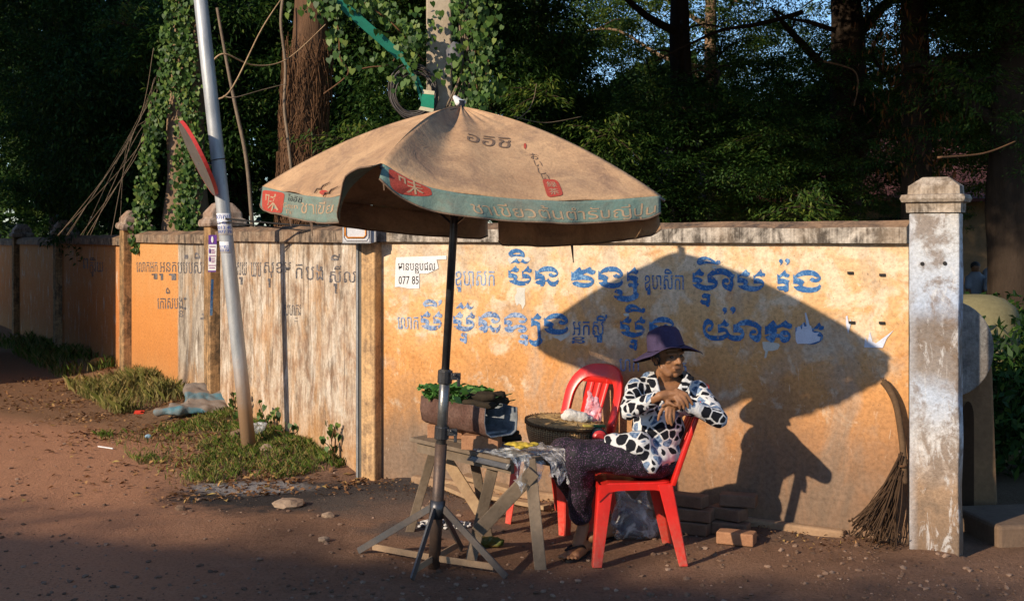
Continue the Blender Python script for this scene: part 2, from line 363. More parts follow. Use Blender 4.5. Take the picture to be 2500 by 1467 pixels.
lk.new(mix(nt, dust, c, (.42, .19, .13)), bs.inputs['Base Color']); bs.inputs['Roughness'].default_value = .32; bs.inputs['Specular IOR Level'].default_value = .45
bump(nt, bs, noise(nt, 90, 3, .5, v), .06, .005); MT['red'] = m

# canvas of the umbrella
def canvas(name, c1, c2, stain):
    m, nt, bs, nd, lk = nodes(name); v = ocoord(nt)
    col = mix(nt, ramp(nt, noise(nt, 3.5, 8, .65, v, .4), [(.38, 0.), (.66, 1.)]), c1, c2)
    col = mix(nt, math_(nt, 'MULTIPLY', ramp(nt, noise(nt, 2.2, 8, .7, ocoord(nt, (1, 1, 2)), .8), [(.50, 0.), (.66, 1.)]), .7), col, stain)
    col = mix(nt, math_(nt, 'MULTIPLY', ramp(nt, noise(nt, 7, 8, .75, v, 1.), [(.56, 0.), (.68, 1.)]), .5), col, stain)
    col = mix(nt, .3, col, ramp(nt, noise(nt, 70, 5, .7, v), [(.3, .3), (.6, 1.)]), 'MULTIPLY')
    lk.new(col, bs.inputs['Base Color']); bs.inputs['Roughness'].default_value = .9; bs.inputs['Specular IOR Level'].default_value = .1
    bump(nt, bs, math_(nt, 'ADD', noise(nt, 11, 5, .6, v, .6), math_(nt, 'MULTIPLY', noise(nt, 90, 3, .6, v), .25)), .45, .015); return m
MT['canvas'] = canvas('faded_tan_canvas', (.54, .345, .195), (.40, .245, .14), (.20, .13, .095))
MT['teal'] = canvas('teal_canvas_border', (.14, .235, .205), (.21, .24, .20), (.19, .15, .115))

# giraffe-like blouse print: dark and blue-grey cells on white
m, nt, bs, nd, lk = nodes('patterned_blouse'); v = ocoord(nt)
dv = nd.new('ShaderNodeVectorMath'); dv.operation = 'ADD'; nz = nd.new('ShaderNodeTexNoise'); nz.inputs['Scale'].default_value = 16; lk.new(v, nz.inputs['Vector'])
sc = nd.new('ShaderNodeVectorMath'); sc.operation = 'SCALE'; sc.inputs[3].default_value = .035; lk.new(nz.outputs['Color'], sc.inputs[0])
lk.new(v, dv.inputs[0]); lk.new(sc.outputs[0], dv.inputs[1])
ve = nd.new('ShaderNodeTexVoronoi'); ve.feature = 'DISTANCE_TO_EDGE'; ve.inputs['Scale'].default_value = 18; lk.new(dv.outputs[0], ve.inputs['Vector'])
vc = nd.new('ShaderNodeTexVoronoi'); vc.inputs['Scale'].default_value = 18; lk.new(dv.outputs[0], vc.inputs['Vector'])
cs = nd.new('ShaderNodeSeparateColor'); lk.new(vc.outputs['Color'], cs.inputs[0])
blu = mix(nt, ramp(nt, noise(nt, 60, 4, .6, v), [(.42, 0.), (.55, 1.)]), (.05, .09, .17), (.19, .27, .40))
blob_ = math_(nt, 'MULTIPLY', ramp(nt, ve.outputs['Distance'], [(.060, 0.), (.090, 1.)]), ramp(nt, vc.outputs['Distance'], [(.57, 1.), (.63, 0.)]))
cell = mix(nt, ramp(nt, cs.outputs[0], [(.69, 0.), (.70, 1.)]), (.010, .011, .016), blu)
lk.new(mix(nt, blob_, (.62, .62, .62), cell), bs.inputs['Base Color'])
bs.inputs['Roughness'].default_value = .85; bs.inputs['Specular IOR Level'].default_value = .15
bump(nt, bs, noise(nt, 22, 4, .55, v, 1.), .5, .012); MT['blouse'] = m
# dark trousers with tiny violet dots
m, nt, bs, nd, lk = nodes('dotted_trousers'); v = ocoord(nt)
vo = nd.new('ShaderNodeTexVoronoi'); vo.inputs['Scale'].default_value = 120; lk.new(v, vo.inputs['Vector'])
lk.new(mix(nt, ramp(nt, vo.outputs['Distance'], [(.20, 1.), (.31, 0.)]), (.011, .008, .014), (.20, .09, .20)), bs.inputs['Base Color'])
bs.inputs['Roughness'].default_value = .75; bump(nt, bs, noise(nt, 14, 4, .55, v, .8), .6, .015); MT['trouser'] = m
# skin
m, nt, bs, nd, lk = nodes('tanned_skin'); v = ocoord(nt)
c = mix(nt, ramp(nt, noise(nt, 18, 6, .6, v), [(.35, 0.), (.7, 1.)]), (.31, .148, .070), (.20, .092, .044))
lk.new(c, bs.inputs['Base Color']); bs.inputs['Roughness'].default_value = .5; bs.inputs['Specular IOR Level'].default_value = .35
bump(nt, bs, math_(nt, 'ADD', noise(nt, 120, 4, .6, v), noise(nt, 45, 3, .6, ocoord(nt, (1, 1, 2.5)))), .3, .004); MT['skin'] = m
MT['hat'] = M('purple_cotton', (.075, .056, .115), (.052, .038, .086), 10, .85, .15, .25, 160, fine=.3)
MT['sheet'] = M('black_plastic_sheet', (.05, .05, .055), (.10, .10, .105), 12, .35, .5, .5, 20)
MT['hatin'] = M('dark_hat_lining', (.02, .016, .03), None, 10, .9, .1)
MT['hair'] = M('dark_grey_hair', (.03, .027, .025), (.07, .065, .06), 60, .6, .3, .4, 120)

# leaves
LG = leafmat('shade_leaf', [(0, (.013, .040, .009)), (.5, (.028, .074, .015)), (.88, (.058, .115, .021)), (1, (.10, .14, .025))], .35, .55, .2)
LG2 = leafmat('yellow_green_leaf', [(0, (.03, .065, .012)), (.6, (.065, .125, .02)), (1, (.16, .19, .03))], .4, .55, .2)
LDRY = leafmat('dry_brown_leaf', [(0, (.10, .04, .012)), (.6, (.20, .075, .02)), (1, (.28, .12, .03))], .25)
IVY = leafmat('ivy_leaf', [(0, (.022, .06, .012)), (.45, (.055, .12, .022)), (.8, (.10, .18, .035)), (1, (.19, .24, .05))], .3, .5, .3)
GRS = leafmat('grass_blade', [(0, (.06, .115, .018)), (.45, (.13, .21, .03)), (.7, (.24, .25, .06)), (1, (.40, .29, .13))], .3)
DRYG = leafmat('dry_grass_blade', [(0, (.13, .15, .035)), (.5, (.26, .25, .075)), (1, (.50, .38, .17))], .35)
LITTER = leafmat('litter_leaf', [(0, (.10, .05, .025)), (.5, (.24, .12, .055)), (.9, (.38, .21, .09)), (1, (.45, .33, .10))], .1, .8, .1)
PEB = leafmat('pebble', [(0, (.10, .062, .042)), (.6, (.18, .112, .076)), (1, (.28, .19, .135))], 0, .9, .1)
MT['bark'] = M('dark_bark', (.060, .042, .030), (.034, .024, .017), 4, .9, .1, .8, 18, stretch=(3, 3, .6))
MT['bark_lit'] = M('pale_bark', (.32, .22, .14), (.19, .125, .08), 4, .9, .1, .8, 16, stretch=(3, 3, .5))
MT['fibre'] = M('fibrous_brown_root', (.20, .105, .055), (.10, .055, .03), 14, .9, .1, .5, 60)

# ------------------------------------------------------------------ leaf clouds
def leaf_mesh(name, c, d, n, L, W, fold=.15):
    c = np.asarray(c, float); k = len(c); d = d / np.linalg.norm(d, axis=1, keepdims=True)
    s = np.cross(d, n); s /= (np.linalg.norm(s, axis=1, keepdims=True) + 1e-9); u = np.cross(s, d)
    L = np.broadcast_to(np.asarray(L, float), (k,))[:, None]; W = np.broadcast_to(np.asarray(W, float), (k,))[:, None]
    v = np.empty((k, 4, 3)); v[:, 0] = c - d * L * .5
    v[:, 1] = c + s * W * .5 + u * W * fold - d * L * .05; v[:, 2] = c + d * L * .5 - u * L * .1; v[:, 3] = c - s * W * .5 + u * W * fold - d * L * .05
    me = bpy.data.meshes.new(name); me.vertices.add(k * 4); me.vertices.foreach_set('co', v.reshape(-1))
    me.loops.add(k * 4); me.loops.foreach_set('vertex_index', np.arange(k * 4, dtype=np.int32))
    me.polygons.add(k); me.polygons.foreach_set('loop_start', np.arange(k, dtype=np.int32) * 4)
    me.update(calc_edges=True); me.validate(); return me
def rdir(k):
    a = RNG.normal(size=(k, 3)); return a / np.linalg.norm(a, axis=1, keepdims=True)
def clump_cloud(nc, per, cr, fill=(.35, 1.), flat=.55):
    a = rdir(nc) * (RNG.uniform(fill[0] ** 3, fill[1] ** 3, (nc, 1)) ** (1 / 3))
    c = np.repeat(a, per, 0); sp = RNG.uniform(.55, 1.25, (nc, 1)); sp = np.repeat(sp, per, 0)
    off = RNG.normal(size=(nc * per, 3)) * cr * sp * .55; off[:, 2] *= flat
    return c + off, off
def crown_mesh(name, nc, per, cr, L, W, mat, fill=(.35, 1.)):
    c, off = clump_cloud(nc, per, cr, fill); k = len(c)
    d = off / (np.linalg.norm(off, axis=1, keepdims=True) + 1e-6) + rdir(k) * .6; d[:, 2] -= .35
    n = rdir(k) * .7 + np.array([0, 0, 1.]); me = leaf_mesh(name, c, d, n, L * RNG.uniform(.6, 1.3, k), W * RNG.uniform(.7, 1.2, k))
    me.materials.append(mat); return me
CROWN = [crown_mesh('crown_a', 360, 130, .16, .040, .0155, LG), crown_mesh('crown_b', 240, 150, .19, .046, .018, LG, (.2, 1.)),
         crown_mesh('crown_c', 330, 110, .13, .036, .0145, LG2, (.3, 1.)), crown_mesh('crown_sparse', 120, 110, .15, .036, .014, LG)]

def limb_tree(mb, base, top, r0, r1, seed, nb=6, spread=1.6, start=.4, curve=.25):
    rnd = random.Random(seed); base, top = Vector(base), Vector(top)
    pts = [base.lerp(top, t) + Vector((rnd.uniform(-1, 1), rnd.uniform(-1, 1), 0)) * curve * (.3 if 0 < t < 1 else 0) for t in (0, .25, .5, .75, 1)]
    pts = catmull(pts, 6); mb.tube(pts, lerp_list([r0 * 1.25, r0, r0 * .9, (r0 + r1) / 2, r1], len(pts)), 12, wob=.18)
    for i in range(nb):
        t = start + (1 - start) * (i + rnd.random() * .8) / nb; a = rnd.uniform(0, 6.28); o = pts[min(int(t * (len(pts) - 1)), len(pts) - 1)]
        ln = spread * rnd.uniform(.6, 1.2); dr = Vector((math.cos(a), math.sin(a), rnd.uniform(.1, .8)))
        q = [o, o + dr * ln * .35 + Vector((0, 0, rnd.uniform(-.1, .2))), o + dr * ln * .7 + Vector((rnd.uniform(-.2, .2), rnd.uniform(-.2, .2), .1)), o + dr * ln + Vector((0, 0, rnd.uniform(-.3, .3)))]
        q = catmull(q, 4); mb.tube(q, lerp_list([r0 * .38, r0 * .22, .012], len(q)), 6)
        for _ in range(2):
            s0 = q[rnd.randrange(3, len(q) - 1)]; e = s0 + Vector((rnd.uniform(-1, 1), rnd.uniform(-1, 1), rnd.uniform(-.3, .6))) * ln * .45
            mb.tube(catmull([s0, s0.lerp(e, .5) + Vector((0, 0, .08)), e], 3), [.016, .014, .012, .011, .010, .009, .006], 5)
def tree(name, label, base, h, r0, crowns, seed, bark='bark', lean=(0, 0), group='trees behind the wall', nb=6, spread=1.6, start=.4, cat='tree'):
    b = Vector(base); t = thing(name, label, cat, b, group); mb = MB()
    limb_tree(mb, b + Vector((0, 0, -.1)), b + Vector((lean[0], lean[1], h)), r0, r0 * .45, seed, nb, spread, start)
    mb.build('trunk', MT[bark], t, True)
    for i, (k, x, y, z, sx, sy, sz) in enumerate(crowns):
        o = bpy.data.objects.new('crown', CROWN[k])
        link(o, t, Matrix.Translation((x, y, z)) @ Matrix.Rotation(seed * 1.7 + i * 2.1, 4, 'Z') @ Matrix.Diagonal((sx, sy, sz, 1)))
    return t

# ------------------------------------------------------------------ ground
LW0 = Vector((-1.09, 8.644, 0)); LWD = Vector((-.5063, .8624, 0))      # start and direction of the left wall
RW0 = Vector((-1.008, 8.644, 0)); RW1 = Vector((2.157, 6.684, 0)); RWD = (RW1 - RW0).normalized()
RWN = Vector((RWD.y, -RWD.x, 0)).normalized()
if RWN.y > 0: RWN = -RWN
LWN = Vector((-LWD.y, LWD.x, 0)).normalized()
if LWN.x > 0: LWN = -LWN
def gh(x, y):
    p = Vector((x, y, 0)); z = .010 * mn.noise(Vector((x * 1.1, y * 1.1, 0))) + .006 * mn.noise(Vector((x * 5, y * 5, 3)))
    u = (p - LW0).dot(LWD); dn = (p - LW0).dot(LWN)
    if -.2 < u < 12 and dn < 1.6:
        k = .13 * math.exp(-(max(dn, 0) / .42) ** 2) * min(1, max(0, (u + .15) / .7)) * (1 if u < 8 else max(0, (12 - u) / 4))
        z += k * (.8 + .5 * mn.noise(Vector((x * 2.3, y * 2.3, 9))))
    ur = (p - RW0).dot(RWD); dr = (p - RW0).dot(RWN)
    if 0 < ur < 4 and -.3 < dr < .9: z += .035 * math.exp(-(dr / .28) ** 2) * (.7 + .6 * mn.noise(Vector((x * 3, y * 3, 1)))) * min(1, ur / .3)
    return z
def axis(lo, flo, fhi, hi, st):
    a = list(np.arange(flo, fhi, st)); g = st; q = a[-1]
    while q < hi: g *= 1.5; q += g; a.append(q)
    g = st; q = flo; b = []
    while q > lo: g *= 1.5; q -= g; b.append(q)
    return b[::-1] + a
xs = axis(-300, -7.5, 4, 300, .045); ys = axis(-80, 5., 15.5, 900, .055)
gv = [(x, y, gh(x, y) if -12 < x < 8 and 3 < y < 25 else 0) for y in ys for x in xs]
nx = len(xs); gf = [(j * nx + i, j * nx + i + 1, (j + 1) * nx + i + 1, (j + 1) * nx + i) for j in range(len(ys) - 1) for i in range(nx - 1)]
m, nt, bs, nd, lk = nodes('red_dirt'); v = ocoord(nt); x, y, z = sep(nt, v)
n1 = noise(nt, .9, 8, .65, v, .3); n2 = noise(nt, 9, 8, .7, v); n3 = noise(nt, 55, 6, .75, v)
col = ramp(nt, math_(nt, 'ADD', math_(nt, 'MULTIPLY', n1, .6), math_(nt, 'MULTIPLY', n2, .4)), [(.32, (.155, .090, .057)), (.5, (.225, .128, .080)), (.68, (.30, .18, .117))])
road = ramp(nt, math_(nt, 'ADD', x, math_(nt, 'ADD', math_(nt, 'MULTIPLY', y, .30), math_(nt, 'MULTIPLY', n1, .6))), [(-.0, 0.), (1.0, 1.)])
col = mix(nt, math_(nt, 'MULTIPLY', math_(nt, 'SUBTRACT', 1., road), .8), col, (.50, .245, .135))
def patch(cx, cy, rx, ry, st, colr):
    global col
    dx = math_(nt, 'DIVIDE', math_(nt, 'SUBTRACT', x, cx), rx); dy = math_(nt, 'DIVIDE', math_(nt, 'SUBTRACT', y, cy), ry)
    q = math_(nt, 'ADD', math_(nt, 'SQRT', math_(nt, 'ADD', math_(nt, 'POWER', math_(nt, 'ABSOLUTE', dx), 2.), math_(nt, 'POWER', math_(nt, 'ABSOLUTE', dy), 2.))), math_(nt, 'MULTIPLY', math_(nt, 'SUBTRACT', noise(nt, 5, 7, .7, v), .5), 1.3))
    col = mix(nt, math_(nt, 'MULTIPLY', ramp(nt, q, [(.55, 1.), (1.05, 0.)]), st), col, colr)
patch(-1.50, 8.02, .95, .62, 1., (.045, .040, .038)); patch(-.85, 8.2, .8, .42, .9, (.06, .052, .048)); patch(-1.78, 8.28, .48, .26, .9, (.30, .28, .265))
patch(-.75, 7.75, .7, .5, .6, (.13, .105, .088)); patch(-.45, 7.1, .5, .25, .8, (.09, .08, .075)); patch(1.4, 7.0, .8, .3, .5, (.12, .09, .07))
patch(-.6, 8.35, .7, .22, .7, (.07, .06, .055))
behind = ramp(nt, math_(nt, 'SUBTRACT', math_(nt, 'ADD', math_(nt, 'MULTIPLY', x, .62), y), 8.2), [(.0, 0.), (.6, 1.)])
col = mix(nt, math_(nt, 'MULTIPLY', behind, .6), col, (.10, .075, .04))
col = mix(nt, .75, col, ramp(nt, n3, [(.28, .30), (.52, 1.), (.75, 1.0)]), 'MULTIPLY')
lk.new(col, bs.inputs['Base Color']); bs.inputs['Roughness'].default_value = .95; bs.inputs['Specular IOR Level'].default_value = .08
rut = noise(nt, 1, 6, .6, ocoord(nt, (6, 1.2, 1)), .6)
bump(nt, bs, math_(nt, 'ADD', math_(nt, 'ADD', math_(nt, 'MULTIPLY', n2, .9), n3), rut), .75, .02)
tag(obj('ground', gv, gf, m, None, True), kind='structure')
def on(x, y, dz=0): return Vector((x, y, gh(x, y) + dz))
def in_front_r(x, y): return (Vector((x, y, 0)) - RW0).dot(RWN)
def in_front_l(x, y): return (Vector((x, y, 0)) - LW0).dot(LWN)
def clear(x, y, m=.03):
    if x > -1.05: return in_front_r(x, y) > m and x < 3
    return in_front_l(x, y) > m or y < 8.6

# loose stones: one scatter, a few large stones apart
ico = bmesh.new(); bmesh.ops.create_icosphere(ico, subdivisions=1, radius=1); IV = [p.co.copy() for p in ico.verts]; IF = [tuple(q.index for q in f.verts) for f in ico.faces]; ico.free()
def stone(mb, c, r, seed, fl=.65):
    o = Vector((seed * 1.37, seed * .71, seed * 2.1)); rz = Matrix.Rotation(seed, 3, 'Z')
    mb.add([Vector(c) + rz @ Vector((p.x * r * 1.25, p.y * r, p.z * r * fl)) * (1 + .75 * mn.noise(p * 1.6 + o)) for p in IV], IF)
mb = MB(); k = 0
while k < 3200:
    d = 5.6 + 9 * random.random() ** 1.7; x = random.uniform(-.42, .42) * d
    if not clear(x, d): continue
    dens = .25 + .75 * max(0, mn.noise(Vector((x * .9, d * .9, 5))) + .25)
    if in_front_r(x, d) < 1.0 and x > .2: dens += .6
    if random.random() > dens: continue
    r = .003 + .014 * random.random() ** 5; stone(mb, on(x, d, r * .2), r, k * 1.3); k += 1
tag(mb.build('gravel', PEB), 'scattered pebbles and grit lying all over the dirt road', 'gravel', kind='stuff')
BIG = [(705, 1236, .085, 'pale rounded boulder half buried beside the ash patch', .45), (583, 1085, .06, 'broken reddish stone in the grass below the leaning pole', .7), (655, 1122, .055, 'flat stone lump in the grass just in front of the clear plastic cup', .5),
       (1030, 1248, .03, 'small grey stone between ash patch and table legs', .7), (800, 1262, .032, 'small tan stone in front of the pale boulder', .7), (790, 1320, .03, 'lone tan pebble near the shadow edge on the road', .7), (440, 1245, .03, 'brown stone on the road left of the ash patch', .7)]
for px, py, r, lb, fl in BIG:
    g = G(px, py); mb = MB(); n = 9; b2 = bmesh.new(); bmesh.ops.create_icosphere(b2, subdivisions=2, radius=1)
    vv = [Vector((p.co.x * r * 1.2, p.co.y * r, p.co.z * r * fl)) * (1 + .35 * mn.noise(p.co * 1.4 + Vector((px, py, 0)))) for p in b2.verts]
    o = obj('stone', vv, [tuple(q.index for q in f.verts) for f in b2.faces], MT['brick_dull'] if 'reddish' in lb or 'brown' in lb else M('stone_%d' % px, (.38, .28, .2), (.27, .19, .13), 20, .9, .1, .5, 60), None, False, Matrix.Translation(on(g.x, g.y, r * fl * .35)))
    b2.free(); tag(o, lb, 'stone')

# ------------------------------------------------------------------ walls
HW = 1.655
def frame(o, dx, nrm):          # local x along wall, local y into the wall, z up
    mt = Matrix.Identity(4); mt.col[0][:3] = dx; mt.col[1][:3] = -nrm; mt.col[2][:3] = (0, 0, 1); mt.col[3][:3] = o; return mt
WR = frame(RW0, RWD, RWN); WRI = WR.inverted(); RLEN = (RW1 - RW0).length
def wr(px, py, off=0):           # wall-local point of the right wall seen at a pixel
    o = WRI @ Vector((0, 0, CH)); q = WRI @ P(px, py, 1.); d = q - o; t = (-off - o.y) / d.y; return o + d * t
def wrw(px, py, off=0): return WR @ wr(px, py, off)
rwall = thing('boundary_wall', 'orange plastered wall section with big blue painted lettering behind the seated woman', 'wall', RW0)
def panel(mb, L, h, th=.16, nx=1): mb.box((L / 2, th / 2, h / 2 - .15), (L, th, h + .3))
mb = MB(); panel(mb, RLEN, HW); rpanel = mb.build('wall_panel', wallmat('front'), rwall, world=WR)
def coping(mb, L, h, x0=0.):
    prof = [(-.045, h), (-.045, h + .085), (.06, h + .125), (.125, h + .115), (.20, h + .08), (.20, h)]
    n = max(2, int(L / .12)); v = []; f = []; m = len(prof); mi = []
    for i in range(n + 1):
        x = x0 + L * i / n
        for (y, z) in prof: v.append((x, y + .006 * mn.noise(Vector((x * 3, y * 20, z * 9))), z + (.008 * mn.noise(Vector((x * 2.5, y * 9, 4.))) if z > h else 0)))
    for i in range(n):
        for k in range(m):
            f.append((i * m + k, (i + 1) * m + k, (i + 1) * m + (k + 1) % m, i * m + (k + 1) % m)); mi.append(1 if k in (1, 2, 3) else 0)
    f += [tuple(range(m)), tuple(n * m + k for k in reversed(range(m)))]; mi += [0, 0]
    q = len(mb.v); mb.add(v, f); mb.mi[-len(f):] = mi
mb = MB(); coping(mb, RLEN, HW + .002); mb.build('coping', [MT['coping'], MT['coping_top']], rwall, world=WR)
mb = MB(); mb.box((1.9, -.035, .015), (RLEN - .75, .07, .10)); bevel(mb.build('wall_footing', M('footing', (.42, .27, .16), (.28, .18, .11), 6, .9, .1, .5, 40), rwall, world=WR), .015)

# lettering polygons traced in wall coordinates -----------------------------------------
def ribbon_poly(parent, name, loops, mapf, off, mat, world=None):
    v = []; f = []
    loops = [[lp] if isinstance(lp[0], tuple) else lp for lp in loops]
    for lp in loops:                        # lp = [outer, hole, ...] in pixel coordinates
        pl = [[Vector((a, b, 0)) for a, b in r] for r in lp]
        flat = [q for r in lp for q in r]; n = len(v)
        v += [mapf(a, b, off) for a, b in flat]
        for tri in tessellate_polygon(pl):
            f.append(tuple(n + i for i in tri))
    o = obj(name, v, f, mat, parent, False, world); return o
def reg(x0, y0, pts, s=10.48): return [(x0 + a / s, y0 + b / s) for a, b in pts]
T_BA = [(440, 990), (560, 980), (560, 930), (430, 925), (430, 720), (470, 750), (480, 745), (540, 690), (620, 610), (650, 670), (700, 690), (690, 750), (640, 790), (590, 780), (530, 762), (482, 775), (480, 805), (560, 815), (640, 850), (665, 910), (640, 970), (700, 1000), (800, 1010), (900, 1000), (980, 965), (930, 938), (780, 945), (780, 830), (770, 740), (800, 760), (860, 700), (935, 610), (965, 690), (1030, 710), (1020, 780), (960, 800), (900, 770), (830, 775), (800, 818), (880, 820), (960, 850), (1010, 920), (1000, 1000), (940, 1070), (840, 1120), (720, 1130), (600, 1100), (490, 1050)]
T_NO = [(1115, 730), (1170, 760), (1250, 680), (1340, 635), (1440, 620), (1560, 640), (1650, 700), (1705, 790), (1690, 860), (1630, 905), (1560, 920), (1490, 900), (1455, 850), (1480, 805), (1530, 800), (1560, 835), (1610, 850), (1670, 820), (1600, 780), (1500, 760), (1380, 760), (1280, 775), (1200, 800), (1280, 825), (1350, 880), (1360, 970), (1400, 990), (1450, 935), (1480, 980), (1540, 1025), (1620, 1020), (1680, 980), (1700, 920), (1720, 990), (1700, 1070), (1640, 1140), (1560, 1150), (1490, 1120), (1440, 1060), (1420, 1020), (1370, 1020), (1365, 1080), (1330, 1140), (1250, 1145), (1250, 1100), (1170, 1090), (1115, 1050), (1150, 1000), (1230, 975), (1290, 965), (1200, 950), (1115, 980)]
T_VO = [(150, 760), (200, 790), (290, 710), (370, 640), (410, 720), (500, 710), (635, 640), (690, 720), (780, 745), (750, 820), (690, 850), (620, 830), (540, 795), (440, 845), (580, 870), (680, 910), (740, 990), (730, 1060), (670, 1130), (580, 1170), (470, 1180), (330, 1160), (210, 1110), (175, 1060), (230, 1020), (300, 1010), (380, 1045), (500, 1055), (600, 1050), (680, 1020), (600, 990), (450, 975), (300, 985), (150, 1000), (150, 900)]
T_NGO = [(1010, 620), (1050, 660), (1130, 590), (1230, 535), (1380, 510), (1540, 530), (1650, 600), (1715, 690), (1715, 760), (1660, 815), (1580, 835), (1480, 820), (1430, 770), (1470, 715), (1530, 705), (1560, 740), (1640, 735), (1580, 690), (1480, 655), (1300, 655), (1150, 690), (1080, 710), (1200, 740), (1280, 790), (1300, 830), (1260, 870), (1270, 930), (1380, 955), (1520, 960), (1620, 940), (1670, 900), (1660, 850), (1720, 920), (1700, 1000), (1610, 1070), (1440, 1100), (1250, 1085), (1110, 1040), (1030, 970), (1020, 930), (1100, 935), (1160, 900), (1100, 870), (1010, 870)]
T_SSA = [(1580, 760), (1620, 790), (1700, 720), (1780, 640), (1810, 710), (1870, 740), (1860, 800), (1810, 840), (1750, 810), (1690, 800), (1600, 850), (1700, 860), (1800, 880), (1870, 930), (1840, 980), (1840, 1060), (1890, 1080), (1850, 1130), (1830, 1180), (1840, 1300), (1890, 1340), (1860, 1440), (1760, 1500), (1600, 1545), (1440, 1530), (1330, 1490), (1250, 1420), (1240, 1370), (1330, 1390), (1400, 1370), (1330, 1320), (1250, 1300), (1290, 1230), (1380, 1210), (1460, 1260), (1470, 1340), (1440, 1380), (1560, 1390), (1680, 1380), (1740, 1340), (1740, 1200), (1700, 1150), (1640, 1170), (1600, 1110), (1630, 1060), (1690, 1060), (1740, 1080), (1730, 1010), (1660, 980), (1580, 1030)]
T_HA = [(325, 580), (370, 600), (430, 540), (505, 465), (545, 540), (620, 590), (610, 640), (560, 675), (500, 660), (440, 640), (360, 690), (460, 700), (540, 730), (585, 770), (560, 820), (500, 850), (560, 890), (680, 910), (800, 905), (890, 880), (840, 850), (710, 830), (700, 640), (780, 560), (880, 490), (1020, 470), (1180, 490), (1310, 570), (1370, 630), (1410, 640), (1380, 700), (1355, 760), (1370, 880), (1340, 1000), (1300, 1070), (1230, 1040), (1150, 1000), (1090, 930), (1070, 840), (1090, 760), (1160, 720), (1230, 740), (1260, 800), (1230, 850), (1170, 830), (1120, 860), (1180, 890), (1260, 880), (1290, 800), (1260, 720), (1180, 660), (1050, 620), (900, 640), (790, 680), (900, 710), (960, 780), (970, 870), (930, 950), (840, 1010), (700, 1050), (560, 1030), (430, 980), (340, 910), (320, 870), (400, 880), (440, 850), (400, 830), (320, 830)]
T_RING = [(430, 290), (500, 210), (620, 175), (740, 200), (830, 270), (850, 350), (830, 405), (740, 380), (620, 370), (500, 400), (440, 350)]
T_RINGH = [(530, 320), (600, 285), (700, 285), (750, 310), (700, 325), (600, 325)]
T_ZIG = [(490, 555), (560, 490), (640, 430), (690, 500), (740, 518), (800, 435), (850, 500), (920, 520), (970, 490), (920, 550), (850, 570), (790, 540), (740, 524), (680, 565), (600, 530)]
T_II = [(430, 300), (470, 220), (560, 175), (660, 170), (780, 210), (880, 270), (920, 300), (960, 260), (1030, 280), (1030, 350), (970, 390), (900, 370), (800, 355), (680, 350), (580, 370), (510, 395), (440, 360)]
T_IIH = [(565, 290), (650, 255), (760, 270), (810, 300), (700, 285)]
T_SUB = [(555, 1160), (620, 1110), (700, 1120), (790, 1140), (765, 1200), (775, 1320), (765, 1400), (740, 1460), (690, 1460), (660, 1410), (560, 1390), (510, 1330), (540, 1270), (610, 1290), (670, 1300), (690, 1250), (650, 1230), (600, 1240), (565, 1210)]
T_LO = [(950, 590), (1010, 550), (1120, 470), (1230, 445), (1360, 460), (1480, 530), (1545, 620), (1500, 700), (1420, 730), (1340, 710), (1315, 660), (1380, 640), (1450, 655), (1500, 620), (1440, 590), (1300, 575), (1150, 570), (1000, 610), (970, 640), (1080, 640), (1160, 690), (1140, 760), (1100, 770), (1150, 820), (1240, 770), (1380, 755), (1490, 790), (1545, 870), (1500, 940), (1420, 970), (1330, 950), (1300, 900), (1360, 860), (1450, 860), (1400, 830), (1290, 840), (1200, 890), (1170, 950), (1080, 965), (990, 930), (950, 850), (1000, 810), (1060, 790), (1000, 740), (950, 760)]
T_HOOK = [(1645, 580), (1680, 600), (1740, 530), (1810, 460), (1840, 520), (1900, 550), (1880, 610), (1820, 635), (1750, 610), (1690, 640), (1790, 665), (1860, 710), (1870, 760), (1880, 950), (1890, 1100), (1940, 1150), (1910, 1230), (1830, 1300), (1740, 1320), (1640, 1270), (1580, 1180), (1600, 1120), (1650, 1150), (1720, 1170), (1790, 1150), (1815, 1090), (1800, 900), (1790, 790), (1720, 775), (1640, 810)]
T_YO = [(265, 700), (300, 570), (390, 490), (430, 510), (510, 560), (550, 640), (530, 740), (480, 820), (410, 830), (380, 790), (400, 730), (450, 700), (470, 740), (490, 660), (430, 640), (360, 680), (330, 760), (360, 850), (450, 920), (580, 940), (760, 930), (880, 880), (830, 830), (660, 870), (650, 650), (720, 640), (780, 590), (820, 510), (870, 580), (950, 640), (920, 690), (870, 710), (780, 680), (690, 715), (800, 730), (890, 770), (930, 850), (980, 910), (1080, 930), (1210, 930), (1270, 880), (1180, 850), (1050, 860), (1050, 650), (1120, 640), (1230, 560), (1400, 515), (1560, 550), (1680, 620), (1780, 720), (1760, 820), (1770, 960), (1730, 1080), (1660, 1110), (1590, 1080), (1490, 1000), (1450, 920), (1480, 830), (1550, 780), (1630, 800), (1640, 870), (1580, 880), (1510, 880), (1540, 930), (1640, 930), (1690, 850), (1650, 750), (1540, 700), (1380, 670), (1200, 690), (1300, 770), (1340, 890), (1310, 1000), (1220, 1070), (1080, 1080), (960, 1040), (890, 990), (780, 1050), (620, 1070), (460, 1050), (330, 960), (280, 850)]
T_THO = [(285, 570), (330, 580), (420, 510), (500, 430), (560, 510), (600, 570), (700, 520), (820, 430), (880, 500), (985, 540), (980, 620), (930, 665), (840, 640), (740, 605), (590, 650), (600, 720), (570, 780), (670, 790), (690, 730), (760, 690), (860, 700), (930, 770), (950, 870), (900, 970), (800, 1020), (720, 1000), (670, 930), (660, 880), (560, 880), (540, 950), (500, 1010), (430, 1000), (330, 930), (290, 860), (400, 810), (470, 803), (400, 790), (285, 800)]
T_THOH = [(720, 800), (800, 860), (880, 850), (860, 810), (790, 830)]
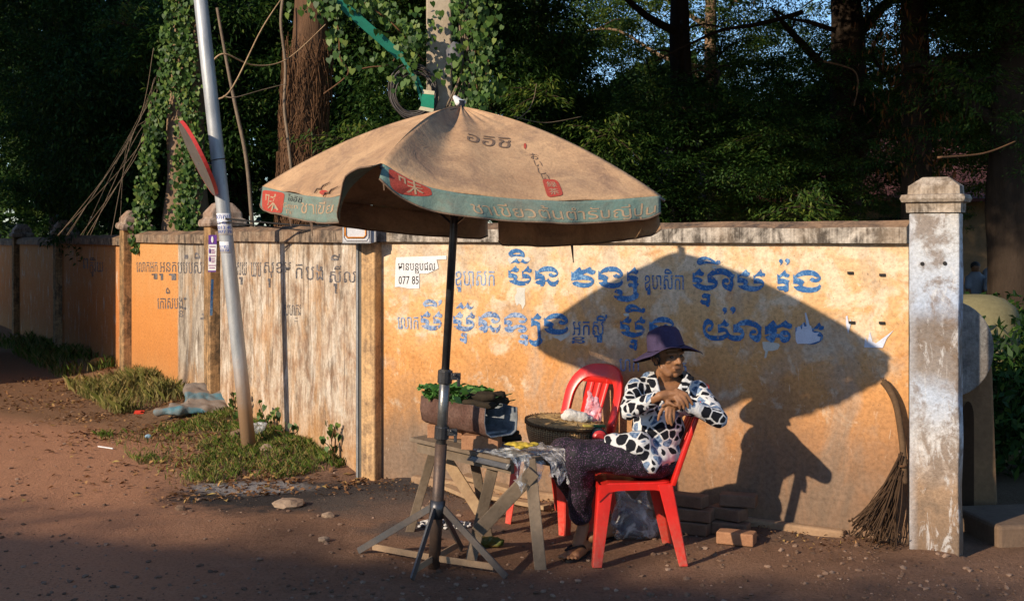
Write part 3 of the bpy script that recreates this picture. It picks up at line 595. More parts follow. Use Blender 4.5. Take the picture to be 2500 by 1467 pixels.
T_COMMA = [(640, 290), (660, 245), (700, 230), (740, 260), (745, 320), (710, 375), (670, 405), (690, 350), (660, 325)]
def place(t, box, *holes):                          # fit a traced shape into a pixel box
    ax = [p[0] for p in t]; ay = [p[1] for p in t]; x0, x1, y0, y1 = min(ax), max(ax), min(ay), max(ay); a, b, c, d = box
    g = lambda r: [(a + (q[0] - x0) / (x1 - x0) * (b - a), c + (q[1] - y0) / (y1 - y0) * (d - c)) for q in r]
    return [g(t)] + [g(h) for h in holes]
def word(loops, mat='bluepaint', off=.003):
    return ribbon_poly(rpanel, 'painted_word', loops, wr, off, MT[mat], WR)
word([[reg(1200, 590, T_BA)], [reg(1200, 590, T_RING), reg(1200, 590, T_RINGH)], [reg(1200, 590, T_ZIG)], [reg(1200, 590, T_NO)]])
word([[reg(1380, 590, T_VO)], place(T_NGO, (1460.5, 1521, 650, 704)), [reg(1380, 590, T_SSA)]])
word([[reg(1660, 610, T_HA)], [reg(1660, 610, T_II), reg(1660, 610, T_IIH)], [reg(1660, 610, T_SUB)], place(T_BA, (1800, 1868, 657, 712))])
word([[reg(1840, 610, T_NGO)], [reg(1840, 610, T_COMMA)], place(T_COMMA, (1916, 1928, 630.5, 648)),
      [reg(1840, 610, [(600, 610), (650, 650), (720, 590), (800, 510), (830, 590), (920, 630), (900, 690), (850, 710), (790, 690), (740, 670), (660, 725), (760, 735), (860, 765), (920, 790), (890, 830), (895, 1000), (880, 1060), (800, 1085), (760, 1040), (650, 1030), (600, 980), (600, 930), (700, 925), (760, 925), (820, 895), (740, 860), (610, 880)])]])
word([place(T_BA, (1027, 1080, 758, 807)), place(T_RING, (1032, 1067, 730, 750), T_RINGH), [reg(960, 720, [(1140, 175), (1210, 115), (1250, 150), (1230, 220), (1150, 285), (1170, 210)])]], 'bluefaded')
word([place(T_BA, (1106, 1160, 760, 809)), place(T_ZIG, (1112, 1157, 737, 756)), place(T_SUB, (1122, 1141, 812, 839)), place(T_NO, (1168, 1222, 760, 813)), [reg(1140, 720, T_LO)], place(T_SUB, (1265, 1291, 816, 844))], 'bluefaded')
word([[reg(1140, 720, T_HOOK)], place(T_NGO, (1328, 1387, 764, 817))])
word([place(T_BA, (1514, 1576, 771, 824)), place(T_II, (1526, 1575, 742, 765), T_IIH), place(T_SUB, (1535, 1557, 828, 855)), place(T_NO, (1585, 1647, 773, 826))])
word([[reg(1690, 730, T_YO)], place(T_COMMA, (1763, 1775, 750, 768)), place(T_COMMA, (1782, 1796, 748, 768)), [reg(1840, 740, T_THO), reg(1840, 740, T_THOH)], place(T_BA, (1942, 2012, 786, 841))])

# font glyphs for thin words
def text2d(body):
    c = bpy.data.curves.new('t', 'FONT'); c.body = body; c.resolution_u = 2; o = bpy.data.objects.new('t', c); COL.objects.link(o)
    me = evalmesh(o); bpy.data.objects.remove(o)
    v = [(p.co.x, p.co.y) for p in me.vertices]; f = [tuple(q.vertices) for q in me.polygons]
    x0 = min(p[0] for p in v); x1 = max(p[0] for p in v); y0 = min(p[1] for p in v); y1 = max(p[1] for p in v)
    return [((a - x0) / (x1 - x0), (b - y0) / (y1 - y0)) for a, b in v], f
def text_on(parts, mapf, off, mat, parent, name, world=None, slant=0):
    V = []; F = []
    for body, (a, b, c, d) in parts:
        v, f = text2d(body); n = len(V)
        V += [mapf(a + (b - a) * x + slant * (y - .5), d + (c - d) * y, off) for x, y in v]; F += [tuple(i + n for i in q) for q in f]
    return obj(name, V, F, mat, parent, False, world)
text_on([('ឧបាសក', (1112, 1207, 662, 698)), ('ុ', (1114, 1126, 700, 713)), ('ុ', (1147, 1150, 694, 704))], wr, .003, MT['bluefaded'], rpanel, 'painted_word', WR)
text_on([('ឧបាសកា', (1574, 1669, 672, 707)), ('ិ', (1622, 1640, 656, 669)), ('ុ', (1576, 1588, 706, 720))], wr, .003, MT['bluepaint'], rpanel, 'painted_word', WR)
text_on([('លាក', (978, 1021, 774, 803)), ('េ', (970, 977, 774, 803))], wr, .003, MT['bluefaded'], rpanel, 'painted_word', WR)
text_on([('អកស', (1398, 1474, 785, 818)), ('ី', (1456, 1482, 768, 784)), ('ន', (1396, 1428, 822, 838)), ('ុ', (1450, 1470, 818, 836))], wr, .003, MT['bluepaint'], rpanel, 'painted_word', WR)
text_on([('ហក', (1512, 1560, 876, 906)), ('ក', (1655, 1676, 886, 910))], wr, .003, MT['bluefaded'], rpanel, 'painted_word', WR)
# whitewash patches and torn paper
ribbon_poly(rpanel, 'whitewash_patch', [[reg(1200, 590, [(410, 470), (440, 400), (600, 378), (830, 405), (940, 385), (1000, 450), (960, 515), (860, 490), (700, 440), (560, 520), (470, 580)])],
    [reg(1200, 590, [(640, 1190), (740, 1170), (880, 1180), (850, 1280), (860, 1480), (860, 1600), (790, 1740), (760, 1620), (700, 1580), (650, 1640), (610, 1560), (590, 1400), (650, 1300)])],
    [reg(1280, 730, [(740, 980), (800, 940), (1000, 900), (1170, 840), (1160, 920), (1060, 1000), (930, 1080), (860, 1020)])], [reg(1840, 740, [(220, 990), (400, 985), (640, 1030), (670, 1080), (620, 1180), (480, 1220), (370, 1220), (320, 1400), (270, 1400), (300, 1240), (240, 1160)])],
    [reg(1660, 610, [(820, 420), (860, 390), (930, 400), (945, 470), (840, 480)])], [reg(1490, 730, [(330, 370), (470, 360), (480, 430), (430, 440), (350, 430)])]], wr, .0018, MT['whitepatch'], WR)
def notice(name, loops, label, mat, off=.004):
    t = ribbon_poly(None, name, loops, wrw, off, mat); return tag(solid(t, .0012), label, 'paper')
notice('torn_paper', [[reg(1840, 740, [(1070, 750), (1100, 700), (1130, 590), (1190, 600), (1230, 700), (1260, 490), (1300, 600), (1360, 590), (1310, 250), (1340, 240), (1400, 430), (1430, 570), (1470, 580), (1500, 720), (1560, 760), (1680, 740), (1620, 830), (1700, 870), (1690, 960), (1450, 1040), (1120, 1040), (1080, 960)])]], 'jagged pale blue scrap of torn paper over the last blue letter', MT['cellpaper'])
notice('torn_paper', [[(2110, 848), (2112, 822), (2118, 836), (2124, 808), (2130, 834), (2138, 838), (2182, 806), (2165, 826), (2155, 849)]], 'small crown-shaped scrap of torn paper close to the gate pillar', MT['cellpaper'])
notice('torn_paper', [[(2065, 772), (2069, 770), (2072, 790), (2077, 778), (2078, 788), (2071, 815), (2066, 795)]], 'thin sliver of torn white paper above the umbrella shadow, right end of the wall', MT['cellpaper'])
rn = notice('paper_notice', [[(966, 636), (968, 628), (1090, 624), (1090, 633), (1066, 634), (1071, 655), (1062, 660), (1044, 668), (1024, 668), (1024, 704), (1000, 705), (975, 700), (964, 701)]], 'torn white room-for-rent notice with black script and the number 077 85', MT['white'])
text_on([('មានបនបជល', (972, 1062, 640, 660)), ('ទ', (1013, 1023, 660, 668))], wrw, .0065, MT['ink'], rn, 'lettering'); text_on([('077 85', (973, 1022, 674, 694))], wrw, .0065, MT['ink'], rn, 'lettering')
mb = MB()                                                # cut ends of old fixings
for px, py in ((2077, 666), (2155, 671), (2081, 787), (2154, 788)):
    a = wr(px, py); mb.box((a.x, -.006, a.z), (.032, .014, .014))
mb.build('wall_fixing', MT['black'], rwall, world=WR)

# left wall ---------------------------------------------------------------
WL = frame(LW0, -LWD, LWN)                               # local x runs toward the camera (negative = away)
def WLm(u): return frame(LW0 + LWD * u, -LWD, LWN)
PU = [0, 3.30, 6.735, 10.98, 14.9, 18.8, 22.7]                       # post positions along the wall
MT['coping_l'] = weathered('stained_brown_coping', (.40, .30, .21), (.09, .07, .055), (.30, .19, .12), 2.2, .02)
lwall = thing('boundary_wall', 'long streaky orange wall with stained posts running away to the left', 'wall', LW0)
HL = [1.655, 1.640, 1.60, 1.56, 1.53, 1.51, 1.50]
kinds = ['streaked', 'half', 'plain', 'plain', 'plain', 'plain']
LP = []
WMAT = {k: wallmat(k) for k in ('streaked', 'half', 'plain')}
for i in range(6):
    u0, u1 = PU[i] + (.11 if i else .02), PU[i + 1] - .11; L = u1 - u0; h0 = (HL[i] + HL[i + 1]) / 2
    fr = WLm(u1); mb = MB(); panel(mb, L, h0); LP.append(mb.build('wall_panel', WMAT[kinds[i]], lwall, world=fr))
    fr2 = WLm(PU[i + 1] + .0); mb = MB(); coping(mb, PU[i + 1] - PU[i], h0 + .002); mb.build('coping', [MT['coping_l'], MT['coping_top']], lwall, world=fr2)
def capmesh(mb, w0, z0):
    prof = [(w0 * 1.18, 0), (w0 * 1.22, .03), (w0 * 1.18, .065), (w0 * .98, .075), (w0 * .98, .13), (w0 * .55, .215), (w0 * .38, .225)]
    v = []; f = []
    for r, z in prof:
        for a, b in ((-1, -1), (1, -1), (1, 1), (-1, 1)): v.append((a * r / 2 * 2 * .5, b * r / 2 * 2 * .5, z0 + z))
    for i in range(len(prof) - 1):
        for k in range(4): f.append((i * 4 + k, i * 4 + (k + 1) % 4, (i + 1) * 4 + (k + 1) % 4, (i + 1) * 4 + k))
    f += [(3, 2, 1, 0), tuple((len(prof) - 1) * 4 + k for k in range(4))]; mb.add(v, f)
for i in range(1, 7):
    fr = WLm(PU[i]); mb = MB(); mb.box((0, .055, (HL[i] + .16) / 2 - .1), (.20, .30, HL[i] + .16 + .2))
    pst = bevel(mb.build('post', MT['post'], lwall, world=fr), .012)
    mb = MB(); capmesh(mb, .30, HL[i] + .142)
    if i == 2: mb.xf(Matrix.Translation((0, 0, 0)) @ Matrix.Rotation(R(5), 4, 'Y') @ Matrix.Translation((-.14, 0, .02)))
    mb.xf(Matrix.Translation((0, .055, 0))); bevel(mb.build('post_cap', MT['cap'], pst, world=fr), .012)
mb = MB(); cp = WR.copy(); mb.box((-.02, .04, HW / 2 - .1), (.17, .20, HW + .2)); bevel(mb.build('post', MT['post_pale'], lwall, world=cp @ Matrix.Translation((.05, -.02, 0))), .012)
def wl(fr, px, py, off=0):
    fi = fr.inverted(); o = fi @ Vector((0, 0, CH)); q = fi @ P(px, py, 1.); d = q - o; t = (-off - o.y) / d.y; return o + d * t
def ltext(i, parts, mat='dullpaint'):
    fr = WLm(PU[i + 1] - .11); text_on(parts, lambda a, b, o: wl(fr, a, b, o), .003, MT[mat], LP[i], 'painted_word', fr)
ltext(1, [('េលាកអក', (333, 384, 640, 664)), ('អនក', (390, 430, 640, 664)), ('ុ', (370, 384, 668, 682)), ('ុ', (389, 398, 668, 684)), ('ុ', (412, 430, 668, 684)), ('បបប', (433, 470, 640, 668)), ('សក', (473, 508, 640, 668)), ('ិ', (475, 488, 616, 632)), ('ន', (498, 510, 672, 690)), ('់', (450, 459, 622, 632))])
ltext(1, [('េកាសបង', (384, 446, 724, 754)), ('ៈ', (448, 455, 726, 756)), ('ិ', (405, 415, 702, 717)), ('ន', (437, 447, 758, 774)), ('រ', (488, 506, 765, 780))])
ltext(0, [('សយ', (578, 602, 640, 672)), ('ឃប', (612, 637, 640, 676)), ('សុខម', (644, 710, 640, 678)), ('បង', (746, 789, 646, 684)), ('ស៊ីល', (804, 868, 648, 690)), ('ុ', (584, 592, 676, 695)), ('ុ', (653, 660, 680, 702)), ('ុ', (814, 823, 692, 716)), ('ី', (808, 830, 620, 636))])
ltext(0, [('សហករ', (692, 734, 744, 770)), ('ៈ', (718, 728, 776, 785)), ('ក', (722, 738, 645, 680))])
ltext(2, [('ព', (203, 215, 630, 656)), ('កិរិយ', (219, 252, 628, 664)), ('ុ', (221, 228, 664, 676))])
fr = WLm(PU[1]); mb = MB()
for a, b in (((518, 682), (515, 770)),):
    p, q = wl(fr, *a, .1), wl(fr, *b, .1); mb.bar((p.x, -.098, p.z), (q.x, -.098, q.z), .022, .004, (1, 0, 0))
mb.build('blue_paint_stroke', MT['bluepaint'], lwall, world=fr)

# gate pillar at the right end ----------------------------------------------
PA = G(2219, 1350); pd = RWD.copy(); pn = RWN.copy(); pw = .257; PDP = .10
PF = frame(PA, pd, pn); pil = thing('gate_pillar', 'tall whitewashed pillar with moulded cap at the right end of the wall', 'pillar', PA)
m, nt, bs, nd, lk = nodes('pillar_whitewash'); v = ocoord(nt); x, y, z = sep(nt, v); a = noise(nt, 5, 8, .7, v, .4); b = noise(nt, 1.6, 6, .6, v, .3)
zz = math_(nt, 'ADD', z, math_(nt, 'MULTIPLY', math_(nt, 'SUBTRACT', b, .5), .45))
col = ramp(nt, math_(nt, 'DIVIDE', zz, 1.9), [(.0, (.22, .15, .10)), (.2, (.38, .26, .17)), (.34, (.62, .60, .58)), (.45, (.50, .57, .68)), (.50, (.30, .26, .23)), (.64, (.24, .20, .17)), (.71, (.46, .53, .65)), (.85, (.60, .63, .66)), (1., (.55, .51, .45))])  # bands of worn whitewash with bluish dappled shade painted in
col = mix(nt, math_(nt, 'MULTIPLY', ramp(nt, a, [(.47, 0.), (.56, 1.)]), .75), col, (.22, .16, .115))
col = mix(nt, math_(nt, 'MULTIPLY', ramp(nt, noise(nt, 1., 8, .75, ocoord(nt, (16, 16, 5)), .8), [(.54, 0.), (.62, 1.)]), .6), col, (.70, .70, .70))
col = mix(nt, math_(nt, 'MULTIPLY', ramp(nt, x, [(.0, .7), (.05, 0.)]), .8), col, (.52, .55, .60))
col = mix(nt, .5, col, ramp(nt, noise(nt, 50, 6, .75, v), [(.3, .25), (.6, 1.)]), 'MULTIPLY')
lk.new(col, bs.inputs['Base Color']); bs.inputs['Roughness'].default_value = .9; bs.inputs['Specular IOR Level'].default_value = .1
bump(nt, bs, math_(nt, 'ADD', a, noise(nt, 60, 5, .7, v)), .6, .014)
ph = 1.82; mb = MB(); nseg = 26
v = []; f = []
for i in range(nseg + 1):
    z_ = -.15 + (ph + .15) * i / nseg
    for (a_, b_) in ((0, 0), (pw, 0), (pw, PDP), (0, PDP)):
        k = mn.noise(Vector((a_ * 9, b_ * 9, z_ * 4))) * .006; v.append((a_ + k, b_ + k, z_))
for i in range(nseg):
    for k in range(4): f.append((i * 4 + k, i * 4 + (k + 1) % 4, (i + 1) * 4 + (k + 1) % 4, (i + 1) * 4 + k))
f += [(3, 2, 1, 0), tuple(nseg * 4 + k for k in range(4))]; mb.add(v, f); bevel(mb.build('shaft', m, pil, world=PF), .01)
prof = [(.0, 0), (.012, .0), (.014, .052), (.032, .056), (.040, .075), (.032, .095), (.006, .099), (.004, .142), (-.055, .186), (-.064, .19)]
v = []; f = []
for r, z_ in prof:
    ry = max(r, -PDP / 2 + .012)
    for a_, b_ in ((-r, -ry), (pw + r, -ry), (pw + r, PDP + ry), (-r, PDP + ry)): v.append((a_, b_, ph + .001 + z_))
for i in range(len(prof) - 1):
    for k in range(4): f.append((i * 4 + k, i * 4 + (k + 1) % 4, (i + 1) * 4 + (k + 1) % 4, (i + 1) * 4 + k))
f += [(3, 2, 1, 0), tuple((len(prof) - 1) * 4 + k for k in range(4))]
bevel(obj('cap', v, f, MT['coping'], pil, world=PF), .01)
mb = MB()
for px, py in ((2252, 644), (2307, 643)):
    o = PF.inverted() @ Vector((0, 0, CH)); q = PF.inverted() @ P(px, py, 1); d = q - o; p = o + d * (-o.y / d.y); mb.tube([(p.x, .01, p.z), (p.x, -.005, p.z)], .011, 8)
mb.build('bolt_hole', MT['black'], pil, world=PF)

# ------------------------------------------------------------------ right side beyond the gap
gp = G(2440, 1240)
ab = thing('scroll_buttress', 'grey round-topped concrete gate buttress in shade behind the white pillar', 'buttress', (2.75, 7.45, 0))
cm = weathered('shaded_concrete', (.30, .29, .27), (.15, .14, .13), (.24, .20, .16), 2.5)
c = P(2318, 852, 7.25); rr = 118 / FP * 7.25
mb = MB(); n = 40
v = [(c.x + rr * 0.93 * math.cos(2 * math.pi * k / n), c.y + yy, c.z + rr * math.sin(2 * math.pi * k / n)) for yy in (0, .11) for k in range(n)]
mb.add(v, [tuple(reversed(range(n))), tuple(n + k for k in range(n))] + [(k, (k + 1) % n, n + (k + 1) % n, n + k) for k in range(n)]); bevel(mb.build('round_end', cm, ab), .008)
a, b = P(2300, 890, 7.37), P(2424, 890, 7.37); e = P(2440, 1245, 7.37)
v = [(a.x, 7.37, -.1), (e.x, 7.37, -.1), (b.x, 7.37, a.z), (a.x, 7.37, a.z)]; v += [(p[0] + .05, 8.1, p[2]) for p in v]
bevel(obj('body', v, [(0, 1, 2, 3), (7, 6, 5, 4), (0, 4, 5, 1), (1, 5, 6, 2), (2, 6, 7, 3), (3, 7, 4, 0)], M('shaded_ochre_plaster', (.27, .16, .08), (.18, .11, .06), 4, .9, .1, .4, 40), ab), .02)
mb = MB(); cx_ = P(2364, 1000, 7.36).x; zt, wb = P(0, 1020, 7.36).z, .035
v = [(cx_ - wb, 7.362, .06), (cx_ + wb, 7.362, .06)] + [(cx_ + wb * math.cos(t), 7.362, zt + .1 * math.sin(t)) for t in np.linspace(0, math.pi, 9)]
obj('painted_niche', v, [tuple(range(len(v)))], M('niche_shade', (.06, .035, .02), None, 6, .9, .1), ab)  # flat dark arch: shade of the recess painted on, nothing is hollowed
sp = G(2438, 1338); mb = MB(); mb.box((.45, .26, .02), (.9, .52, .20)); tag(bevel(mb.build('concrete_step', M('step', (.22, .15, .10), (.15, .10, .07), 5, .9, .1, .4, 40), world=Matrix.Translation((sp.x, sp.y, 0)) @ Matrix.Rotation(R(8), 4, 'Z')), .02), 'low worn concrete step at the far right edge of the road', 'step')
yd = P(2385, 770, 9.2); mb = MB(); mb.lathe([(.30, -1.05), (.30, 0), (.27, .07), (.19, .13), (.10, .155), (.001, .16)], yd, 28)
tag(mb.build('water_jar', M('shaded_yellow_plaster', (.25, .22, .115), (.18, .155, .08), 4, .9, .1, .2, 40), None, True), 'pale yellow domed jar peeping out behind the grey buttress', 'jar')  # yellow toned down, shade behind the buttress put into the colour
# school building far behind
bd = thing('school_building', 'dim ochre school building with dark red roof far behind the trees on the right', 'building', (10, 27, 0))
om = M('dim_ochre_wall', (.26, .17, .09), (.20, .13, .07), 2, .9, .1)
mb = MB(); mb.box((10.5, 29.2, 1.35), (13, 4, 2.7)); mb.build('wall', om, bd)
m, nt, bs, nd, lk = nodes('red_tile_roof'); bk = nd.new('ShaderNodeTexBrick'); bk.inputs['Scale'].default_value = 5; lk.new(ocoord(nt), bk.inputs['Vector'])
bk.inputs['Color1'].default_value = (.085, .025, .022, 1); bk.inputs['Color2'].default_value = (.12, .036, .028, 1); bk.inputs['Mortar'].default_value = (.035, .012, .011, 1); lk.new(bk.outputs[0], bs.inputs['Base Color']); bs.inputs['Roughness'].default_value = .85
v = [(3.2, 26.4, 2.5), (17.6, 26.4, 2.5), (17.6, 29.2, 4.0), (3.2, 29.2, 4.0), (17.6, 32, 2.5), (3.2, 32, 2.5)]
solid(obj('roof', v, [(0, 1, 2, 3), (3, 2, 4, 5)], m, bd), .08)
for x_ in (6.2, 8.6, 11.2, 13.6):
    mb = MB(); mb.box((x_, 27.19, 1.05), (.95, .06, 2.1)); mb.build('door', M('dark_doorway_%d' % int(x_ * 10), (.02, .016, .014), None, 4, .8, .2), bd)

# ------------------------------------------------------------------ trees and greenery
# some crowns hang unseen above the frame, added to keep the grove in shade
CANOPY = 0
tr = [  # name, label, base, height, r0, crowns, seed, kwargs
 ('dark_tree', 'tall dark tree with forking trunk under the blue sky gap, upper right', (4.45, 16.6, 0), 8, .25, [(0, 3.4, 15.6, 7.0, 3.0, 2.6, 1.7), (0, 6.2, 16.5, 6.2, 2.4, 2.2, 1.8), (1, 4.6, 17.6, 3.2, 1.7, 1.3, 1.2)], 3, dict(lean=(.2, .3), nb=8, spread=2.4, start=.25)),
 ('dark_tree', 'straight dark trunk with hanging dry leaves above the gate pillar', (4.55, 13.9, 0), 7.5, .17, [(0, 4.0, 12.2, 6.0, 2.7, 2.2, 1.6), (2, 5.6, 14.5, 4.0, 1.7, 1.4, 1.3), (3, 3.4, 13.8, 2.9, 1.3, 1.1, 1.0)], 5, dict(nb=7, spread=1.5)),
 ('dark_tree', 'thick pale-footed trunk at the far right edge of the frame', (5.45, 13.2, 0), 7, .27, [(0, 6.4, 12.6, 5.4, 2.6, 2.4, 1.8), (2, 6.0, 14.6, 3.3, 1.5, 1.4, 1.3), (3, 5.2, 12.4, 3.3, 1.2, 1.0, 1.1)], 8, dict(nb=6, spread=1.6)),
 ('leafy_tree', 'bushy dark green tree directly above the right half of the umbrella', (2.2, 15.8, 0), 6.5, .16, [(0, 1.9, 15.0, 2.7, 1.6, 1.2, 1.0), (2, 3.3, 15.4, 2.3, 1.4, 1.1, .9), (0, 1.4, 11.2, 5.9, 2.9, 2.2, 1.5), (0, -.8, 11.4, 5.9, 2.0, 1.8, 1.4), (0, 3.9, 11.0, 5.8, 2.2, 2.0, 1.5), (0, .7, 9.5, 5.0, 2.0, 1.3, .95), (0, 2.6, 9.7, 5.1, 1.6, 1.3, .9)], 11, dict(nb=8, spread=1.6, start=.2)),  # nearest crowns, far from the trunk, are unseen and added for their shade
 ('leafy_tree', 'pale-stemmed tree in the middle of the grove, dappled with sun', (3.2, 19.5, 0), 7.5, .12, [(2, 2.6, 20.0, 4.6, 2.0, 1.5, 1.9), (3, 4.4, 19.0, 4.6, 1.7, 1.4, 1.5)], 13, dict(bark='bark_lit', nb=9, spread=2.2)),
 ('leafy_tree', 'dark tree crown behind the utility pole and cable coil', (-.6, 15.2, 0), 6.5, .15, [(1, -.4, 14.6, 3.4, 1.7, 1.2, 1.6), (0, -1.2, 13.6, 5.6, 2.4, 1.8, 1.4), (1, .7, 16.0, 2.3, 1.5, 1.0, 1.2)], 17, dict(nb=7)),
 ('leafy_tree', 'dark tree filling the gap between the two left trunks', (-3.9, 17.5, 0), 7, .16, [(1, -3.6, 17.0, 3.6, 2.0, 1.3, 2.0), (1, -2.4, 18.0, 5.2, 2.0, 1.6, 1.6), (1, -5.6, 18.0, 3.0, 2.0, 1.5, 2.0)], 19, dict(nb=7)),
 ('leafy_tree', 'almost black tree in deep shade at the upper left corner', (-6.6, 20.6, 0), 7.5, .2, [(1, -7.2, 20.6, 5.4, 2.4, 1.6, 1.9), (1, -5.6, 19.6, 4.3, 1.9, 1.3, 1.6), (1, -6.4, 20.8, 2.9, 2.0, 1.2, 1.4)], 23, dict(nb=7)),
 ('leafy_tree', 'shaded tree leaning over the far end of the left wall', (-9.3, 25.2, 0), 8, .2, [(1, -9.4, 25.6, 5.6, 2.6, 1.8, 2.6), (1, -8.2, 24.8, 3.4, 2.4, 1.6, 2.0), (1, -12.0, 29.5, 4.2, 3.2, 2, 3.2)], 29, dict(nb=6)),
 ('leafy_tree', 'tall background tree whose leaves let blue sky through above the umbrella', (.6, 25.0, 0), 9, .22, [(1, .2, 24.5, 6.4, 2.5, 1.8, 2.2), (1, -2.0, 25.5, 5.4, 2.6, 1.8, 2.6), (3, 2.9, 25.2, 5.6, 2.2, 1.8, 2.2), (1, .6, 26, 3.3, 2.9, 1.8, 1.7)], 31, dict(nb=10, spread=2.8, start=.35)),
 ('leafy_tree', 'loose yellowish green tree in front of the red school roof', (6.0, 22.5, 0), 7, .15, [(2, 5.6, 22.0, 4.2, 2.0, 1.5, 1.7), (3, 7.8, 22.5, 4.8, 2.1, 1.6, 1.9), (2, 6.9, 21.4, 2.2, 1.4, 1.1, .9)], 37, dict(nb=9, spread=2.0)),
 ('leafy_tree', 'dark dense tree standing behind the gate pillar and buttress', (8.1, 18.6, 0), 8, .22, [(0, 8.2, 18.2, 5.6, 2.6, 2.0, 2.0), (1, 9.2, 19.6, 3.6, 2.4, 1.8, 1.4)], 41, dict(nb=8)),
]
for nm, lb, b_, h, r0, cr, sd, kw in tr: tree(nm, lb, b_, h, r0, cr, sd, **kw)

# far dense woodland, one mass
k = 16000; X_ = RNG.uniform(-24, 24, k); Y_ = RNG.uniform(33, 39, k)
top = np.array([9.5 + 2.5 * mn.noise(Vector((x * .35, 2, 0))) - (3.6 if 0 < x < 16 else 0) * (1 if x > 1.5 else x / 1.5) for x in X_])
Z_ = RNG.uniform(0, 1, k) ** .8 * top; cc = np.stack([X_, Y_, Z_], 1)
d = rdir(k); d[:, 2] -= .4; me = leaf_mesh('woodland', cc, d, rdir(k) * .6 + np.array([0, -1, .6]), RNG.uniform(.5, 1.0, k), RNG.uniform(.25, .45, k)); me.materials.append(LG)
tag(link(bpy.data.objects.new('distant_woodland', me)), 'dark mass of distant foliage closing off the view behind the trees', 'woodland', kind='stuff')
# undergrowth right behind the wall, one mass
k = 38000; u = RNG.uniform(-6, 14, k); X_ = RNG.uniform(-14, 9, k); Y_ = np.where(X_ < -1.1, 8.644 - 1.7035 * (X_ + 1.09) + .9, 9.4 - .62 * (X_ + 1.0)) + RNG.uniform(0, 4.5, k)
hz = np.array([1.35 + .9 * mn.noise(Vector((x * .7, y * .7, 1))) for x, y in zip(X_, Y_)]); Z_ = RNG.uniform(0, 1, k) ** .7 * np.maximum(.5, hz)
keep = ~((X_ > 2.2) & (Y_ < 13.4)); X_, Y_, Z_ = X_[keep], Y_[keep], Z_[keep]; k = len(X_)
me = leaf_mesh('under', np.stack([X_, Y_, Z_], 1), rdir(k), rdir(k) * .8 + np.array([0, -.3, 1.]), RNG.uniform(.09, .17, k), RNG.uniform(.035, .06, k)); me.materials.append(LG)
tag(link(bpy.data.objects.new('undergrowth', me)), 'dark leafy undergrowth filling the ground behind the wall', 'shrubs', kind='stuff')
# low hedge plants right of the pillar
k = 5000; a = rdir(k) * RNG.uniform(.3, 1, (k, 1)) ; me = leaf_mesh('shr', a * np.array([.75, .5, .42]), rdir(k), rdir(k) + np.array([0, 0, .8]), RNG.uniform(.05, .09, k), RNG.uniform(.02, .035, k)); me.materials.append(LG)
for i, (x_, y_, s_, lb) in enumerate([(3.55, 8.9, 1.25, 'dark shrub right of the round buttress'), (4.6, 11.6, 1.3, 'dark shrub at the foot of the far right trunk')]):
    o = link(bpy.data.objects.new('shrub', me), None, Matrix.Translation((x_, y_, .42 * s_)) @ Matrix.Diagonal((s_, s_, s_ * 1.15, 1))); tag(o, lb, 'shrub')
# dry hanging leaves on the straight trunk
k = 420; z_ = RNG.uniform(2.3, 4.2, k); a = RNG.uniform(0, 6.28, k); r_ = RNG.uniform(.15, .55, k)
me = leaf_mesh('dryl', np.stack([4.55 + r_ * np.cos(a) - .25 * (z_ > 3), 13.8 + r_ * np.sin(a) - .2, z_], 1), np.stack([RNG.normal(0, .3, k), RNG.normal(0, .3, k), -np.ones(k)], 1), rdir(k), RNG.uniform(.06, .13, k), RNG.uniform(.018, .03, k)); me.materials.append(LDRY)
tp = [o for o in bpy.data.objects if o.get('label', '').startswith('straight dark trunk')][0]; link(bpy.data.objects.new('dry_leaves', me), tp)

# two big sunlit trunks behind the left wall ------------------------------------------------
def ivy_leaves(cent, nrm, size):
    k = len(cent); d = np.array([0, 0, -1.]) + rdir(k) * .5; n = nrm + rdir(k) * .6; d = d / np.linalg.norm(d, axis=1, keepdims=True); s_ = np.cross(d, n); s_ /= np.linalg.norm(s_, axis=1, keepdims=True); u_ = np.cross(s_, d)
    L_ = (size * RNG.uniform(.5, 1.25, k))[:, None]; sh = [(0, -.42, 0), (.34, -.52, .06), (.50, -.22, .08), (.38, .12, .05), (.14, .38, 0), (0, .55, -.06), (-.14, .38, 0), (-.38, .12, .05), (-.50, -.22, .08), (-.34, -.52, .06)]
    v = np.empty((k, 10, 3))
    for j, (a, b, c) in enumerate(sh): v[:, j] = cent + (s_ * a * .95 + d * b + u_ * c * 1.6) * L_
    me = bpy.data.meshes.new('ivy'); me.vertices.add(k * 10); me.vertices.foreach_set('co', v.reshape(-1)); me.loops.add(k * 10); me.loops.foreach_set('vertex_index', np.arange(k * 10, dtype=np.int32)); me.polygons.add(k); me.polygons.foreach_set('loop_start', np.arange(k, dtype=np.int32) * 10); me.update(calc_edges=True); me.validate(); me.materials.append(IVY); return me
d1 = 14.3; t1 = thing('ivy_tree', 'sunlit pale double trunk wrapped in green ivy left of the leaning pole', 'tree', (P(430, 575, d1).x, d1, 0), 'trees behind the wall')
mb = MB(); A_ = P(432, 575, d1); B_ = P(492, 575, d1)
q = catmull([(A_.x, d1, -.1), (A_.x + .02, d1, 1.5), (A_.x + .07, d1, 2.6), (P(455, 0, d1).x, d1, 4.1), (A_.x + .2, d1, 7)], 8); mb.tube(q, lerp_list([.21, .185, .17, .15, .13], len(q)), 16, wob=.3)
q = catmull([(B_.x, d1 - .05, -.1), (B_.x, d1 - .05, 1.5), (B_.x - .06, d1 - .02, 2.6), (P(480, 0, d1).x, d1, 4.1), (B_.x, d1, 7)], 8); mb.tube(q, lerp_list([.12, .11, .10, .11, .10], len(q)), 14, wob=.3)
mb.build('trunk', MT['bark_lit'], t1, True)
cs_, ns_ = [], []
